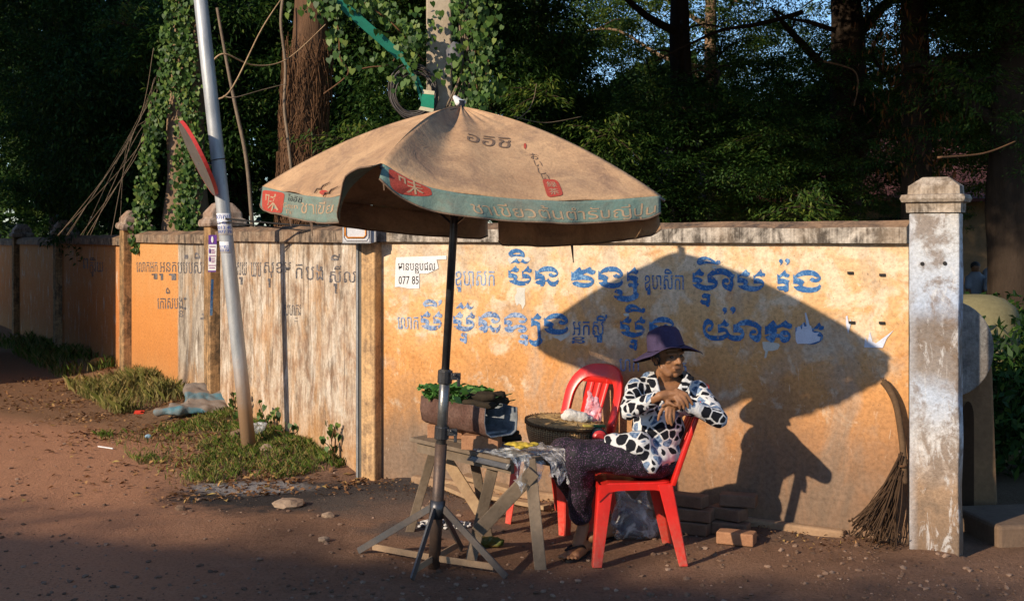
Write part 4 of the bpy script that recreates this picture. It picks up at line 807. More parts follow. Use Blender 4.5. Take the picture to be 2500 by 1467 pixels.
for i in range(4000):
    z_ = random.uniform(1.5, 4.9); px = None
    side = random.random()
    if side < .45: x0 = np.interp(z_, [1.5, 2.2, 2.8, 3.4, 4.6], [P(350, 0, d1).x, P(372, 0, d1).x, P(385, 0, d1).x, P(420, 0, d1).x, P(440, 0, d1).x]); x_ = x0 + random.gauss(0, .055)
    else: x0 = np.interp(z_, [1.5, 2.2, 2.8, 3.4, 4.6], [P(462, 0, d1).x, P(472, 0, d1).x, P(478, 0, d1).x, P(470, 0, d1).x, P(462, 0, d1).x]); x_ = x0 + random.gauss(0, .075)
    if random.random() < .3 * (z_ > 3.2): continue
    cs_.append((x_, d1 - .2 - random.random() * .1, z_)); ns_.append((random.gauss(0, .3), -1, .5))
link(bpy.data.objects.new('ivy', ivy_leaves(np.array(cs_), np.array(ns_), .052)), t1)
mb = MB()                                                 # bundle of hanging roots sweeping down to the left
for i in range(10):
    a = P(385 + random.uniform(-15, 12), 160 + random.uniform(-60, 130), d1 - .15); b = P(262 + random.uniform(-130, 50), 575, d1 + random.uniform(-.6, .6)); c_ = P(332 + random.uniform(-22, 18), 340 + random.uniform(-30, 30), d1 + random.uniform(-.15, .15))
    q = catmull([a, c_, b], 6); mb.tube(q, random.uniform(.002, .0045), 4)
mb.build('aerial_root', MT['wood'], t1, True)
for k_, x_, y_, z_, s_ in ((0, A_.x + .2, 13, 6.4, 2.2),):
    link(bpy.data.objects.new('crown', CROWN[0]), t1, Matrix.Translation((x_ + 1.2, y_ + 1.0, z_)) @ Matrix.Diagonal((2.2, 2, 1.3, 1)))

d2 = 12.4; t2 = thing('fibrous_tree', 'thick brown trunk matted with fibrous roots behind the umbrella left edge', 'tree', (P(735, 575, d2).x, d2, 0), 'trees behind the wall')
cx0 = P(730, 575, d2).x; cx1 = P(762, 0, d2).x
q = catmull([(cx0 - .02, d2, -.1), (cx0, d2, 1.6), (P(742, 250, d2).x, d2, 3.0), (cx1, d2, 4.1), (cx1 + .1, d2, 7)], 8); mb = MB(); mb.tube(q, lerp_list([.24, .225, .215, .18, .16], len(q)), 18, wob=.2); mb.build('trunk', M('reddish_brown_bark', (.17, .095, .055), (.085, .05, .03), 5, .9, .1, .9, 22, stretch=(4, 4, .5)), t2, True)
mb = MB()
for i in range(760):
    z_ = random.uniform(1.4, 3.72); a = random.uniform(math.pi * 1.0, math.pi * 2.0); cxx = np.interp(z_, [1.6, 3.0, 4.1], [cx0, P(742, 250, d2).x, cx1]); rr_ = np.interp(z_, [1.4, 2.6, 3.5, 4.1], [.235, .225, .235, .19]) + random.random() * .03
    ln = random.uniform(.12, .5); da = random.gauss(0, .5); pts = []
    for j in range(5):
        t = j / 4; aa = a + da * t; pts.append((cxx + rr_ * math.cos(aa), d2 + rr_ * math.sin(aa), z_ - ln * t + .03 * math.sin(t * 9 + i)))
    mb.tube(pts, random.uniform(.0018, .0050), 4)
mb.build('fibre_mat', MT['fibre'], t2, True)
mb = MB(); q = catmull([P(690, 0, d2 - .2), P(686, 60, d2 - .25), P(697, 160, d2 - .26), P(694, 260, d2 - .27), P(702, 330, d2 - .27), P(712, 420, d2 - .26)], 6); mb.tube(q, .016, 6); mb.build('climbing_stem', MT['wood'], t2, True)
link(bpy.data.objects.new('crown', CROWN[1]), t2, Matrix.Translation((cx1 + .9, d2 + 1.8, 6.2)) @ Matrix.Diagonal((2.0, 1.8, 1.3, 1)))
# thin grey dead stem between the trunks and the pole
mb = MB(); q = catmull([P(530, 20, 12), P(555, 160, 12), P(575, 260, 12), P(600, 380, 12), P(612, 500, 12), P(618, 620, 12), on(P(622, 0, 12).x, 12, -.05)], 6); mb.tube(q, lerp_list([.014, .018, .020, .022], len(q)), 8)
tag(mb.build('dead_stem', MT['wood'], None, True), 'thin grey dead stem rising between leaning pole and fibrous trunk', 'stem')
# bare twigs and lianas
for pts, lb, r_ in (([P(505, 240, 11.6), P(560, 225, 11.6), P(640, 70, 11.8), P(700, -20, 12)], 'dry brown liana slanting up right of the leaning pole', .010), ([P(515, 155, 11.6), P(548, 132, 11.6), P(620, 160, 11.8), P(700, 145, 12), P(795, 60, 12)], 'long pale liana drooping across the fibrous trunk', .009), ([P(545, 235, 11.8), P(575, 238, 11.8), P(640, 220, 12), P(700, 205, 12.1)], 'thin curved twig left of the fibrous trunk', .007),
                   ([P(1255, 285, 12), P(1330, 300, 12.2), P(1420, 285, 12.4)], 'bare twig just above the umbrella right of its tip', .006), ([P(1250, 300, 12), P(1285, 275, 12.1), P(1302, 245, 12.2), P(1310, 205, 12.3)], 'thin bent twig rising over the umbrella tip', .006), ([P(2010, 150, 13), P(2080, 170, 13), P(2095, 205, 13), P(2085, 260, 13)], 'pale crooked twig among dark leaves, upper right', .012), ([P(2290, 385, 11), P(2400, 375, 11.3), P(2480, 345, 11.5)], 'long bare branch arching right of the gate pillar cap', .012)):
    px_l = pts[0].x < 1; q = catmull(pts, 8); mb = MB(); mb.tube(q, lerp_list([r_, r_ * .8, r_ * .5], len(q)), 6); tag(mb.build('liana', MT['plank'] if 'dry' in lb or 'drooping' in lb else MT['wood'] if px_l else MT['fibre'], None, True), lb, 'liana')

def spray(px, py, d, n, sp, lb, mat=None):  # light yellow-green leaf colour of these sprays imitates sun dapples
    c = P(px, py, d); t = thing('leafy_branch', lb, 'branch', c, 'leafy branches reaching over the wall'); mb = MB(); cs, ds = [], []
    for i in range(n):
        a = random.uniform(0, 6.28); e = c + Vector((math.cos(a) * sp * random.uniform(.5, 1.2), random.uniform(-.5, .5) * sp, math.sin(a) * sp * .5 - .12 * sp)); q = catmull([c, c.lerp(e, .5) + Vector((0, 0, .08 * sp)), e], 5); mb.tube(q, lerp_list([.009, .003], len(q)), 4)
        for p in q[2:]:
            for _ in range(9): cs.append(tuple(p + Vector((random.gauss(0, .05), random.gauss(0, .05), random.gauss(-.02, .035))))); ds.append((math.cos(a) + random.gauss(0, .6), random.gauss(0, .5), -.5 + random.gauss(0, .3)))
    mb.build('twig', MT['bark'], t); k = len(cs); me = leaf_mesh('spray', np.array(cs), np.array(ds), rdir(k) * .6 + np.array([-.2, -.4, 1.]), RNG.uniform(.045, .085, k), RNG.uniform(.014, .024, k)); me.materials.append(mat or LG2); link(bpy.data.objects.new('leaves', me), t)
for a in ((1480, 330, 13.2, 9, .55, 'fan of feathery leaves above the right slope of the umbrella'), (1640, 250, 14.5, 9, .7, 'bright leafy branch in the middle of the grove'), (1330, 235, 13.0, 7, .45, 'feathery leaves just right of the umbrella tip'), (1900, 330, 14.0, 8, .6, 'leafy branch left of the dry hanging leaves'), (1950, 505, 11.0, 7, .35, 'low yellowish branch peeping over the wall coping'), (2380, 200, 12.0, 8, .6, 'drooping branch with long pale leaves at upper right'), (860, 345, 11.6, 8, .45, 'bright leafy twigs between fibrous trunk and umbrella'), (1760, 130, 16.5, 8, .8, 'leafy branch under the blue sky at upper right'), (300, 60, 15.5, 7, .6, 'dim leafy branch at upper left')): spray(*a)
for pts, lb in (([(1600, 150), (1680, 110), (1760, 75), (1850, 60), (1960, 30)], 'thin bare bough crossing below the blue sky gap'), ([(1880, 20), (1930, 45), (1975, 55), (2040, 75)], 'dark bough arching left from the forking trunk'), ([(1740, 300), (1800, 270), (1870, 250), (1960, 262)], 'slender bough in the middle of the right grove'), ([(2160, 60), (2130, 130), (2170, 190), (2210, 215)], 'crooked dark bough between the two right trunks'), ([(1950, 340), (2040, 350), (2130, 330), (2210, 342)], 'fine bare twig left of the pillar cap')):
    q = catmull([P(a, b, 15.2) for a, b in pts], 8); mb = MB(); mb.tube(q, lerp_list([.012, .022, .035], len(q)), 6, wob=.2); tag(mb.build('bough', MT['bark'], None, True), lb, 'bough')

# utility pole with vine -------------------------------------------------------------------
d3 = 10.2; up = thing('utility_pole', 'square concrete utility pole rising behind the umbrella tip', 'pole', (P(1074, 575, d3).x, d3, 0))
mb = MB(); cxp = P(1074, 575, d3).x; mb.bar((cxp, d3, -.2), (cxp - .01, d3, 7.5), .205, .20, (0, 1, 0)); bevel(mb.build('shaft', M('pale_concrete', (.50, .42, .31), (.38, .31, .23), 4, .9, .1, .3, 40), up), .012)
mb = MB(); a = P(1111, 112, d3 - .16); b = P(1111, 168, d3 - .16); mb.lathe([(.02, a.z - b.z + .03), (.05, a.z - b.z), (.075, .15), (.07, .05), (.05, 0), (.001, 0)], b, 16); mb.build('cable_joint', M('grey_plastic', (.16, .16, .18), (.11, .11, .12), 20, .6, .3), up, True)
mb = MB(); a = P(1113, 0, d3 - .14)
for i in range(7):
    q = catmull([P(1115 + i * 4, -20, d3 - .1), P(1122 + i * 5 + random.uniform(-3, 3), 80, d3 - .14), P(1125 + i * 5 + random.uniform(-5, 5), 170, d3 - .14), P(1085 + i * 10, 270, d3 - .12)], 6); mb.tube(q, .008, 5)
mb.build('cable', MT['wood'], up, True)
vine = thing('climbing_vine', 'sunlit leafy vine hanging over the utility pole and cable coil', 'vine', (P(1150, 575, d3).x, d3, 0))
cs_, ns_ = [], []
def vcl(px, py, rx, ry, n, dd=d3 - .25):
    for _ in range(int(n * 1.7)):
        a = random.gauss(px, rx); b = random.gauss(py, ry); p = P(a, b, dd + random.uniform(-.12, .12)); cs_.append(tuple(p)); ns_.append((random.gauss(-.2, .4), -1, random.gauss(.4, .4)))
for px, py, rx, ry, n in ((1165, 30, 24, 36, 100), (1172, 120, 24, 40, 110), (1175, 215, 24, 28, 100), (1118, 25, 10, 30, 22), (1112, 150, 10, 30, 16), (1010, 100, 18, 24, 50), (985, 85, 18, 18, 30), (975, 190, 14, 24, 12), (950, 40, 40, 22, 40), (880, 12, 50, 14, 80), (800, 22, 40, 16, 60), (822, 105, 12, 36, 24), (850, 170, 12, 14, 8), (1010, 205, 16, 14, 7), (1155, 245, 24, 16, 40), (1000, 150, 14, 18, 16), (915, 130, 20, 24, 12), (1078, 175, 16, 12, 12), (1060, 60, 10, 20, 8)): vcl(px, py, rx, ry, n)
link(bpy.data.objects.new('leaves', ivy_leaves(np.array(cs_), np.array(ns_), .050)), vine)
mb = MB()
for pts in ([(1150, -20), (1165, 60), (1158, 160), (1172, 250)], [(880, 0), (960, 60), (1000, 110), (1035, 150)], [(800, 15), (826, 70), (830, 140), (850, 180), (790, 230)], [(1000, 60), (960, 150), (900, 165), (850, 175)], [(1180, 20), (1195, 120), (1180, 220)]):
    q = catmull([P(a, b, d3 - .22) for a, b in pts], 6); mb.tube(q, .006, 5)
mb.build('stem', MT['fibre'], vine, True)
coil = MB(); cc_ = P(1010, 225, d3 - .16)
for i in range(14):
    rr_ = (52 + random.uniform(-6, 6)) / FP * d3; ox, oz = random.uniform(-.02, .02), random.uniform(-.02, .02); e = random.uniform(.95, 1.2); yy = random.uniform(-.03, .03)
    q = [(cc_.x + ox + rr_ * math.cos(t), cc_.y + yy + .02 * math.sin(t * 2 + i), cc_.z + oz + rr_ * e * math.sin(t)) for t in np.linspace(0, 2 * math.pi, 33)]; coil.tube(q, .0065, 5, caps=False)
tag(coil.build('cable_coil', M('black_cable', (.085, .072, .065), (.045, .04, .038), 30, .5, .4), None, True), 'coil of black cable hanging on the utility pole', 'cable')
mb = MB(); mb.bar(P(812, -8, d3 - .35), P(978, 138, d3 - .25), .075, .004, (0, 1, 0)); mb.bar(P(978, 138, d3 - .25), P(1012, 190, d3 - .26), .028, .004, (0, 1, 0)); mb.bar(P(1010, 185, d3 - .28), P(1030, 248, d3 - .28), .02, .004, (0, 1, 0)); mb.bar(P(1018, 188, d3 - .28), P(1040, 240, d3 - .28), .02, .004, (0, 1, 0)); gm = M('green_strap', (.012, .20, .13), (.008, .14, .09), 20, .6, .3); tag(mb.build('green_strap', gm), 'green ribbon strap slanting down to the cable coil', 'strap')
mb = MB(); a, b = P(1042, 222, d3 - .3), P(1040, 274, d3 - .3)
def quadp(px, dz): return [P(x_, y_, d3 - dz) for x_, y_ in px]
tg = thing('plastic_tag', 'green plastic tag with cream ends tied to the cable coil', 'tag', P(1042, 250, d3 - .3))
def slab(name, px, dz, mat, par, th=.012):
    f_ = quadp(px, dz); k_ = quadp(px, dz - th); v = f_ + [Vector((p.x, p.y + th, p.z)) for p in f_]; return obj(name, v, [(0, 1, 2, 3), (7, 6, 5, 4), (0, 4, 5, 1), (1, 5, 6, 2), (2, 6, 7, 3), (3, 7, 4, 0)], mat, par)
slab('tag_body', [(1027, 262), (1059, 266), (1060, 230), (1031, 227)], .32, M('tag_green', (.01, .28, .16), None, 9, .5, .3), tg)
cr = M('tag_cream', (.70, .64, .42), None, 9, .6, .3)
slab('tag_end', [(1022, 268), (1058, 275), (1059, 266), (1027, 260)], .322, cr, tg); slab('tag_end', [(1031, 229), (1060, 232), (1061, 223), (1033, 219)], .322, cr, tg)

# ------------------------------------------------------------------ leaning lamp pole, round sign
pb = Vector((-2.05, 9.6, 0)); pt_ = Vector((-2.05 - .108 * 4.6, 9.6, 4.6)); lp = thing('lamp_pole', 'grey steel pole leaning left in front of the streaky wall', 'pole', pb)
m, nt, bs, nd, lk = nodes('galvanised_pole'); v = ocoord(nt); x, y, z = sep(nt, v)
col = mix(nt, ramp(nt, noise(nt, 6, 7, .7, ocoord(nt, (3, 3, .6))), [(.35, 0.), (.65, 1.)]), (.44, .45, .45), (.27, .29, .30))
col = mix(nt, ramp(nt, math_(nt, 'ADD', z, math_(nt, 'MULTIPLY', noise(nt, 9, 6, .7, v), .35)), [(.50, 1.), (.95, 0.)]), col, (.34, .215, .125))
col = mix(nt, math_(nt, 'MULTIPLY', ramp(nt, noise(nt, 1., 7, .75, ocoord(nt, (26, 26, 3)), .8), [(.62, 0.), (.68, 1.)]), .7), col, (.10, .10, .105))
lk.new(col, bs.inputs['Base Color']); bs.inputs['Roughness'].default_value = .5; bs.inputs['Metallic'].default_value = .3; bump(nt, bs, noise(nt, 40, 4, .6, v), .12, .006)
mb = MB(); mb.tube([pb + (pt_ - pb) * t for t in (-.03, .125, .3, .6, 1)], [.056, .055, .055, .054, .053], 24); mb.build('pole_shaft', m, lp, True)
def ppt(h, a, r=.0555): return pb + (pt_ - pb) * (h / 4.6) + Vector((r * math.sin(a), -r * math.cos(a), 0))
def sticker(name, z0, z1, a0, a1, parent, mat, r=.0565):
    v = []; f = []; n = 12
    for z_ in (z0, z1):
        for k in range(n + 1): v.append(ppt(z_, a0 + (a1 - a0) * k / n, r))
    for k in range(n): f.append((k, k + 1, n + 2 + k, n + 1 + k))
    return tag(solid(obj(name, v, f, mat, parent, True), .0008, 1), None)
def stext(parts, parent, mat, z0, z1, a0, a1):
    V = []; F = []
    for body, (u0, u1, w0, w1) in parts:
        v, f = text2d(body); n = len(V)
        V += [ppt(z0 + (z1 - z0) * (w0 + (w1 - w0) * y), a0 + (a1 - a0) * (u0 + (u1 - u0) * x), .0590) for x, y in v]; F += [tuple(i + n for i in q) for q in f]
    obj('lettering', V, F, mat, parent)
zz = lambda py: CH - (py - 575) / FP * 9.6
s1 = sticker('paper_sticker', zz(574), zz(521), -1.45, 1.25, None, MT['white']); tag(s1, 'large white sticker with blue handwritten numbers wrapped round the leaning pole', 'sticker')
stext([('សាកប', (.12, .95, .74, .92)), ('22 886', (.12, .9, .50, .62)), ('2013 40', (.12, .95, .27, .42)), ('0977 78', (.12, .95, .08, .22))], s1, MT['blueink'], zz(574), zz(521), -1.45, 1.25)
s2 = sticker('paper_sticker', zz(617), zz(590), -1.3, .55, None, MT['white']); tag(s2, 'smaller lower white sticker with two lines of blue numbers on the leaning pole', 'sticker')
stext([('017 852', (.12, .9, .42, .68)), ('0123 158', (.1, .92, .12, .36))], s2, MT['blueink'], zz(617), zz(590), -1.3, .55)
for h_ in (2.29, 1.80):
    mb = MB(); mb.tube([ppt(h_ + .01 * math.sin(a), a, .058) for a in np.linspace(0, 2 * math.pi, 17)], .004, 5, caps=False); mb.build('wire_tie', MT['steel'], lp)
# round sign seen from behind, almost edge on
sg = thing('round_sign', 'round red-rimmed road sign seen nearly edge-on beside the leaning pole', 'sign', P(480, 390, 9.45))
ctr = P(480, 388, 9.45); upv = (P(432, 300, 9.45) - P(521, 474, 9.45)).normalized(); nv = Vector((upv.z, 0, -upv.x)).normalized()
if nv.x < 0: nv = -nv
nv = (nv * .955 + Vector((0, .30, 0))).normalized(); sdv = upv.cross(nv).normalized(); rs = .312
def disc(mb, off, r0, r1, n=40, dz=0):
    v = [ctr + nv * off + upv * (r0 * math.cos(t)) + sdv * (r0 * math.sin(t)) for t in np.linspace(0, 2 * math.pi, n, endpoint=False)] + [ctr + nv * (off + dz) + upv * (r1 * math.cos(t)) + sdv * (r1 * math.sin(t)) for t in np.linspace(0, 2 * math.pi, n, endpoint=False)]
    mb.add(v, [(k, (k + 1) % n, n + (k + 1) % n, n + k) for k in range(n)])
mb = MB(); disc(mb, 0, .001, rs, dz=0.0); mb2 = mb; mb.build('sign_back', M('grey_sign_back', (.17, .15, .135), (.11, .10, .09), 10, .6, .3), sg)
mb = MB(); disc(mb, -.001, rs, rs, dz=.028); disc(mb, .027, rs, .2, dz=.0); mb.build('sign_rim', M('red_sign_rim', (.62, .045, .035), None, 10, .5, .4), sg)
mb = MB(); disc(mb, .027, .2, .001); mb.build('sign_face', M('white_sign_face', (.7, .68, .65), None, 10, .5, .4), sg)
mb = MB(); pj = pb + (pt_ - pb) * (2.26 / 4.6); mb.tube([ctr + nv * .02 + Vector((0, .0, -.04)), pj + Vector((-.05, 0, 0))], .012, 8); mb.build('bracket', MT['steel'], sg)
# poster on the post, junction box, steel channel
po = thing('poster', 'narrow purple and white health poster hanging on the wall post beside the pole', 'poster', P(518, 620, 11.2))
def quad(name, px, d, mat, par, th=.004):
    f_ = [P(x_, y_, d) for x_, y_ in px]; v = f_ + [p + Vector((0, th, 0)) for p in f_]; return obj(name, v, [(0, 1, 2, 3), (7, 6, 5, 4), (0, 4, 5, 1), (1, 5, 6, 2), (2, 6, 7, 3), (3, 7, 4, 0)], mat, par)
dp = 11.12
quad('sheet', [(508, 661), (527, 661), (529, 595), (509, 595)], dp, MT['white'], po)
quad('header', [(509, 596.5), (529, 596.5), (529, 574), (509, 574)], dp - .002, MT['purple'], po); quad('footer', [(508, 664), (527, 664), (527, 660.5), (508, 660.5)], dp - .002, MT['purple'], po)
mb = MB(); c_ = P(518.5, 585, dp - .006); mb.ell(c_, (.011, .002, .030)); mb.build('emblem', MT['white'], po, True)
for py in (613, 633): mb = MB(); mb.ell(P(512, py, dp - .004), (.008, .002, .024)); mb.build('picture', MT['purple'], po, True)
mb = MB()
for py, x0, x1 in ((602, 511, 526), (610, 516, 523), (614, 516, 525), (618, 516, 524), (625, 511, 526), (631, 516, 524), (636, 516, 525), (640, 516, 523), (648, 509, 527), (654, 511, 524)): mb.bar(P(x0, py, dp - .002), P(x1, py, dp - .002), .008, .002, (0, 1, 0))
mb.build('print_line', M('pinkish_print', (.40, .18, .34), None, 20, .8, .1), po)
bx = thing('junction_box', 'white box with orange rounded outline fixed on top of the steel channel', 'box', P(875, 590, 8.45)); db = 8.42
quad('box_body', [(836, 594), (905, 594), (905, 545), (836, 545)], db, MT['boxgrey'], bx, .10); quad('box_side', [(905.5, 594), (917, 590), (917, 545), (905.5, 545)], db + .02, MT['boxgrey'], bx, .08)
quad('label_plate', [(838, 591), (902, 591), (902, 546), (838, 546)], db - .004, MT['white'], bx, .003)
mb = MB(); q = [P(a, b, db - .007) for a, b in ((843, 548), (843, 574), (848, 580), (888, 580), (893, 574), (893, 548))]
mb.tube(q, .006, 6); mb.build('orange_outline', MT['orange'], bx, True)
mb = MB(); q = [P(a, b, db - .0065) for a, b in ((840, 548), (840, 580), (846, 588), (895, 588), (900, 580), (900, 548))]; mb.tube(q, .0018, 5); mb.build('dark_outline', MT['steel'], bx, True)
chn = thing('steel_channel', 'grey steel channel standing at the corner between the two wall sections', 'post', P(882, 1165, 8.52))
a = G(888, 1170); mb = MB(); mb.box((a.x, a.y + .03, .8), (.075, .05, 1.75)); bevel(mb.build('channel', M('dull_olive_steel', (.20, .18, .145), (.14, .125, .10), 8, .7, .3), chn), .004)
mb = MB(); mb.box((a.x - .046, a.y + .028, .8), (.014, .06, 1.76)); mb.build('flange', MT['galv'], chn)
# service cable sagging along the wall top
mb = MB(); q = catmull([ppt(1.83, .4, .06), P(700, 548, 9.4), P(800, 552, 9.2), P(905, 545, 8.9), P(1000, 548, 9.6)], 8); mb.tube(q, .008, 6); q = catmull([ppt(1.8, .4, .06), P(680, 556, 9.5), P(760, 563, 9.3), P(880, 556, 8.9)], 8); mb.tube(q, .006, 6)
tag(mb.build('service_cable', MT['black'], None, True), 'black cable running from the leaning pole along the wall top', 'cable')

# ------------------------------------------------------------------ umbrella
AP = P(1125, 260, 6.19); CR_, CL_, CF_, CB_ = P(1615, 478, 5.42), P(640, 455, 6.52), P(932, 398, 5.18), Vector((-.10, 6.86, 1.815))
PAN = [(CL_, CF_, .125, .62), (CF_, CR_, .085, .40), (CR_, CB_, .03, .5), (CB_, CL_, .03, .5)]
def edge(k, s):
    a, b, sg_, pk = PAN[k]; e = a.lerp(b, s); SG = ESAG.get(k)
    if SG: return e + Vector((0, 0, -SG[int(round(min(1, max(0, s)) * 400))]))
    q = s ** (math.log(.5) / math.log(pk)); return e + Vector((0, 0, -sg_ * 4 * q * (1 - q)))
def _sag(xp, fp):
    y_ = np.interp(np.linspace(0, 1, 401), xp, fp); k_ = np.hanning(41); k_ /= k_.sum(); z_ = np.convolve(np.pad(y_, 20, mode='reflect', reflect_type='odd'), k_, 'valid'); return [float(q) for q in z_]
ESAG = {0: _sag([0, .19, .43, .62, .72, .82, .92, 1], [0, .043, .088, .115, .112, .062, .02, 0]), 1: _sag([0, .08, .16, .28, .47, .66, .83, 1], [0, .048, .080, .092, .087, .072, .040, 0])}
def surf(k, s, t):
    e = edge(k, s); p = AP.lerp(e, t); rib = abs(2 * s - 1); bul = .062 * 4 * t * (1 - t) * (1 if t > .5 else 1)
    p.z += bul * (.55 + .45 * rib ** 2)
    if k == 1: p.z -= .030 * math.exp(-((s - .16) / .10) ** 2) * math.sin(math.pi * min(1, t * 1.1)) - .012 * math.exp(-((s - .33) / .07) ** 2) * (1 - t)
    w_ = .012 * mn.noise(Vector((s * 5 + k * 7, t * 4, 1))) * t * (1 - rib ** 4) + .010 * math.sin(s * 40 + 3 * k) * math.exp(-t * 7) * min(1, t * 8)
    p.z += w_; return p
def val(k, s, w):                                        # hanging border, w 0..1
    e = edge(k, s); out = (e - AP); out.z = 0; out.normalize(); H = (.122, .098, .165, .135)[k]
    ang = .12 + .10 * math.sin(s * 23 + k) + .05 * mn.noise(Vector((s * 9, k, 2)))
    if k == 0 and s > .70: ang += 1.35 * min(1, (s - .70) / .16)
    if k == 1 and s < .10: ang += .35 * (1 - s / .10)
    hh = H * w * (1 - .25 * max(0, (.06 - min(s, 1 - s)) / .06))
    return e + out * (math.sin(ang) * hh) + Vector((0, 0, -math.cos(ang) * hh)) + out * (.006 * math.sin(s * 60) * w)
um = thing('market_umbrella', 'faded tan square umbrella with teal lettered border on a thin steel pole', 'umbrella', (-.399, 6.296, 0))
v = []; f = []; ns, nt_ = 48, 30
for k in range(4):
    b0 = len(v)
    for j in range(nt_ + 1):
        for i in range(ns + 1): v.append(surf(k, i / ns, j / nt_))
    for j in range(nt_):
        for i in range(ns): f.append((b0 + j * (ns + 1) + i, b0 + (j + 1) * (ns + 1) + i, b0 + (j + 1) * (ns + 1) + i + 1, b0 + j * (ns + 1) + i + 1))
can = obj('canopy', v, f, MT['canvas'], um, True); wd = can.modifiers.new('w', 'WELD'); wd.merge_threshold = .0005; solid(can, .003, -1)
for k in range(4):
    v = []; f = []; n1_, n2_ = 70, 8; s0, s1_ = (.004, .996) if k < 2 else (.03, .97)
    for j in range(n2_ + 1):
        for i in range(n1_ + 1): v.append(val(k, s0 + (s1_ - s0) * i / n1_, j / n2_))
    for j in range(n2_):
        for i in range(n1_): f.append((j * (n1_ + 1) + i, (j + 1) * (n1_ + 1) + i, (j + 1) * (n1_ + 1) + i + 1, j * (n1_ + 1) + i + 1))
    bo = obj('border', v, f, MT['teal'] if k < 2 else MT['canvas'], um, True); solid(bo, .002, 0)
    mb = MB(); mb.tube([val(k, s0 + (s1_ - s0) * i / 60, 1.0) for i in range(61)], .0045, 5); mb.build('hem', MT['greyprint'], bo, True)
def inv(fn, px, py, g):                                  # parameter of a surface point seen at a pixel
    s, t = g
    for _ in range(30):
        p = proj(fn(s, t)); e = 1e-3; a = proj(fn(s + e, t)); b = proj(fn(s, t + e))
        J = np.array([[(a[0] - p[0]) / e, (b[0] - p[0]) / e], [(a[1] - p[1]) / e, (b[1] - p[1]) / e]]); dl = np.linalg.lstsq(J, np.array([px - p[0], py - p[1]]), rcond=None)[0]
        s = min(.995, max(.005, s + .7 * dl[0])); t = min(1.0, max(.02, t + .7 * dl[1]))
    return s, t
def decal(fn, k, corners, guess, loops=None, body=None, mat=None, name='print', off=.0028, parent=None):
    pr = [inv(fn, x_, y_, guess) for x_, y_ in corners]  # tl, tr, br, bl
    def mp(u, w):
        s = (pr[0][0] * (1 - u) + pr[1][0] * u) * (1 - w) + (pr[3][0] * (1 - u) + pr[2][0] * u) * w; t = (pr[0][1] * (1 - u) + pr[1][1] * u) * (1 - w) + (pr[3][1] * (1 - u) + pr[2][1] * u) * w
        p = fn(s, t); a = fn(s + .002, t) - p; b = fn(s, t + .002) - p; n = a.cross(b).normalized()
        if n.dot(p - Vector((0, 0, CH))) > 0: n = -n
        return p + n * off
    if body: v2, f2 = text2d(body); return obj(name, [mp(x_, 1 - y_) for x_, y_ in v2], f2, mat, parent or can)
    v = []; f = []
    for lp in loops:
        n = len(v); v += [mp(*q) for q in lp]
        cx = sum(q[0] for q in lp) / len(lp); cy = sum(q[1] for q in lp) / len(lp); v.append(mp(cx, cy)); c0 = len(v) - 1
        for i in range(len(lp)): f.append((n + i, n + (i + 1) % len(lp), c0))
    return obj(name, v, f, mat, parent or can)
c0 = lambda s, t: surf(0, s, t); c1 = lambda s, t: surf(1, s, t); v0 = lambda s, t: val(0, s, t); v1 = lambda s, t: val(1, s, t)
circ = [(.5 + .5 * math.cos(a), .5 + .5 * math.sin(a)) for a in np.linspace(0, 2 * math.pi, 28, endpoint=False)]
rrect = [(.5 + .5 * math.copysign(abs(math.cos(a)) ** .45, math.cos(a)), .5 + .5 * math.copysign(abs(math.sin(a)) ** .3, math.sin(a))) for a in np.linspace(0, 2 * math.pi, 32, endpoint=False)]
bord = [o for o in um.children if o.name.startswith('border')]; b_l = bord[0]; b_f = bord[1]
decal(c1, 1, [(1142, 322), (1246, 338), (1243, 364), (1138, 345)], (.4, .35), body='ออิชิ', mat=MT['greyprint'])
for ch, (x_, y_) in zip('おいしい', ((1304, 383), (1313, 401), (1322, 419), (1330, 433))): decal(c1, 1, [(x_ - 11, y_ - 9), (x_ + 9, y_ - 6), (x_ + 12, y_ + 9), (x_ - 8, y_ + 6)], (.6, .6), body=ch, mat=MT['greyprint'])
decal(c1, 1, [(1322, 438), (1360, 440), (1376, 478), (1336, 484)], (.65, .9), loops=[rrect], mat=MT['redpaint'], name='stamp'); decal(c1, 1, [(1332, 444), (1356, 446), (1361, 459), (1337, 459)], (.65, .9), body='緑', mat=MT['peachpaint'], off=.0044); decal(c1, 1, [(1338, 462), (1361, 462), (1367, 475), (1344, 478)], (.65, .92), body='茶', mat=MT['peachpaint'], off=.0044)
decal(c1, 1, [(1278, 352), (1285, 350), (1284, 366), (1279, 364)], (.55, .5), loops=[circ], mat=MT['redpaint'], name='spot')
decal(v1, 1, [(948, 404), (1050, 452), (1056, 478), (952, 470)], (.08, .4), loops=[rrect], mat=MT['redpaint'], name='emblem', off=.0026, parent=b_f); decal(v1, 1, [(972, 420), (1030, 446), (1035, 474), (975, 472)], (.1, .5), body='味', mat=MT['peachpaint'], off=.0042, parent=b_f)
txt = 'ชาเขียวต้นตำรับญี่ปุ่น'; decal(v1, 1, [(1140, 486), (1603, 492), (1600, 540), (1165, 541)], (.6, .5), body=txt, mat=MT['peachpaint'], off=.0028, parent=b_f)
decal(v0, 0, [(642, 462), (698, 468), (690, 522), (640, 512)], (.1, .5), loops=[rrect], mat=MT['redpaint'], name='emblem', off=.0026, parent=b_l); decal(v0, 0, [(650, 470), (688, 476), (680, 518), (650, 510)], (.1, .5), body='味', mat=MT['peachpaint'], off=.0042, parent=b_l)
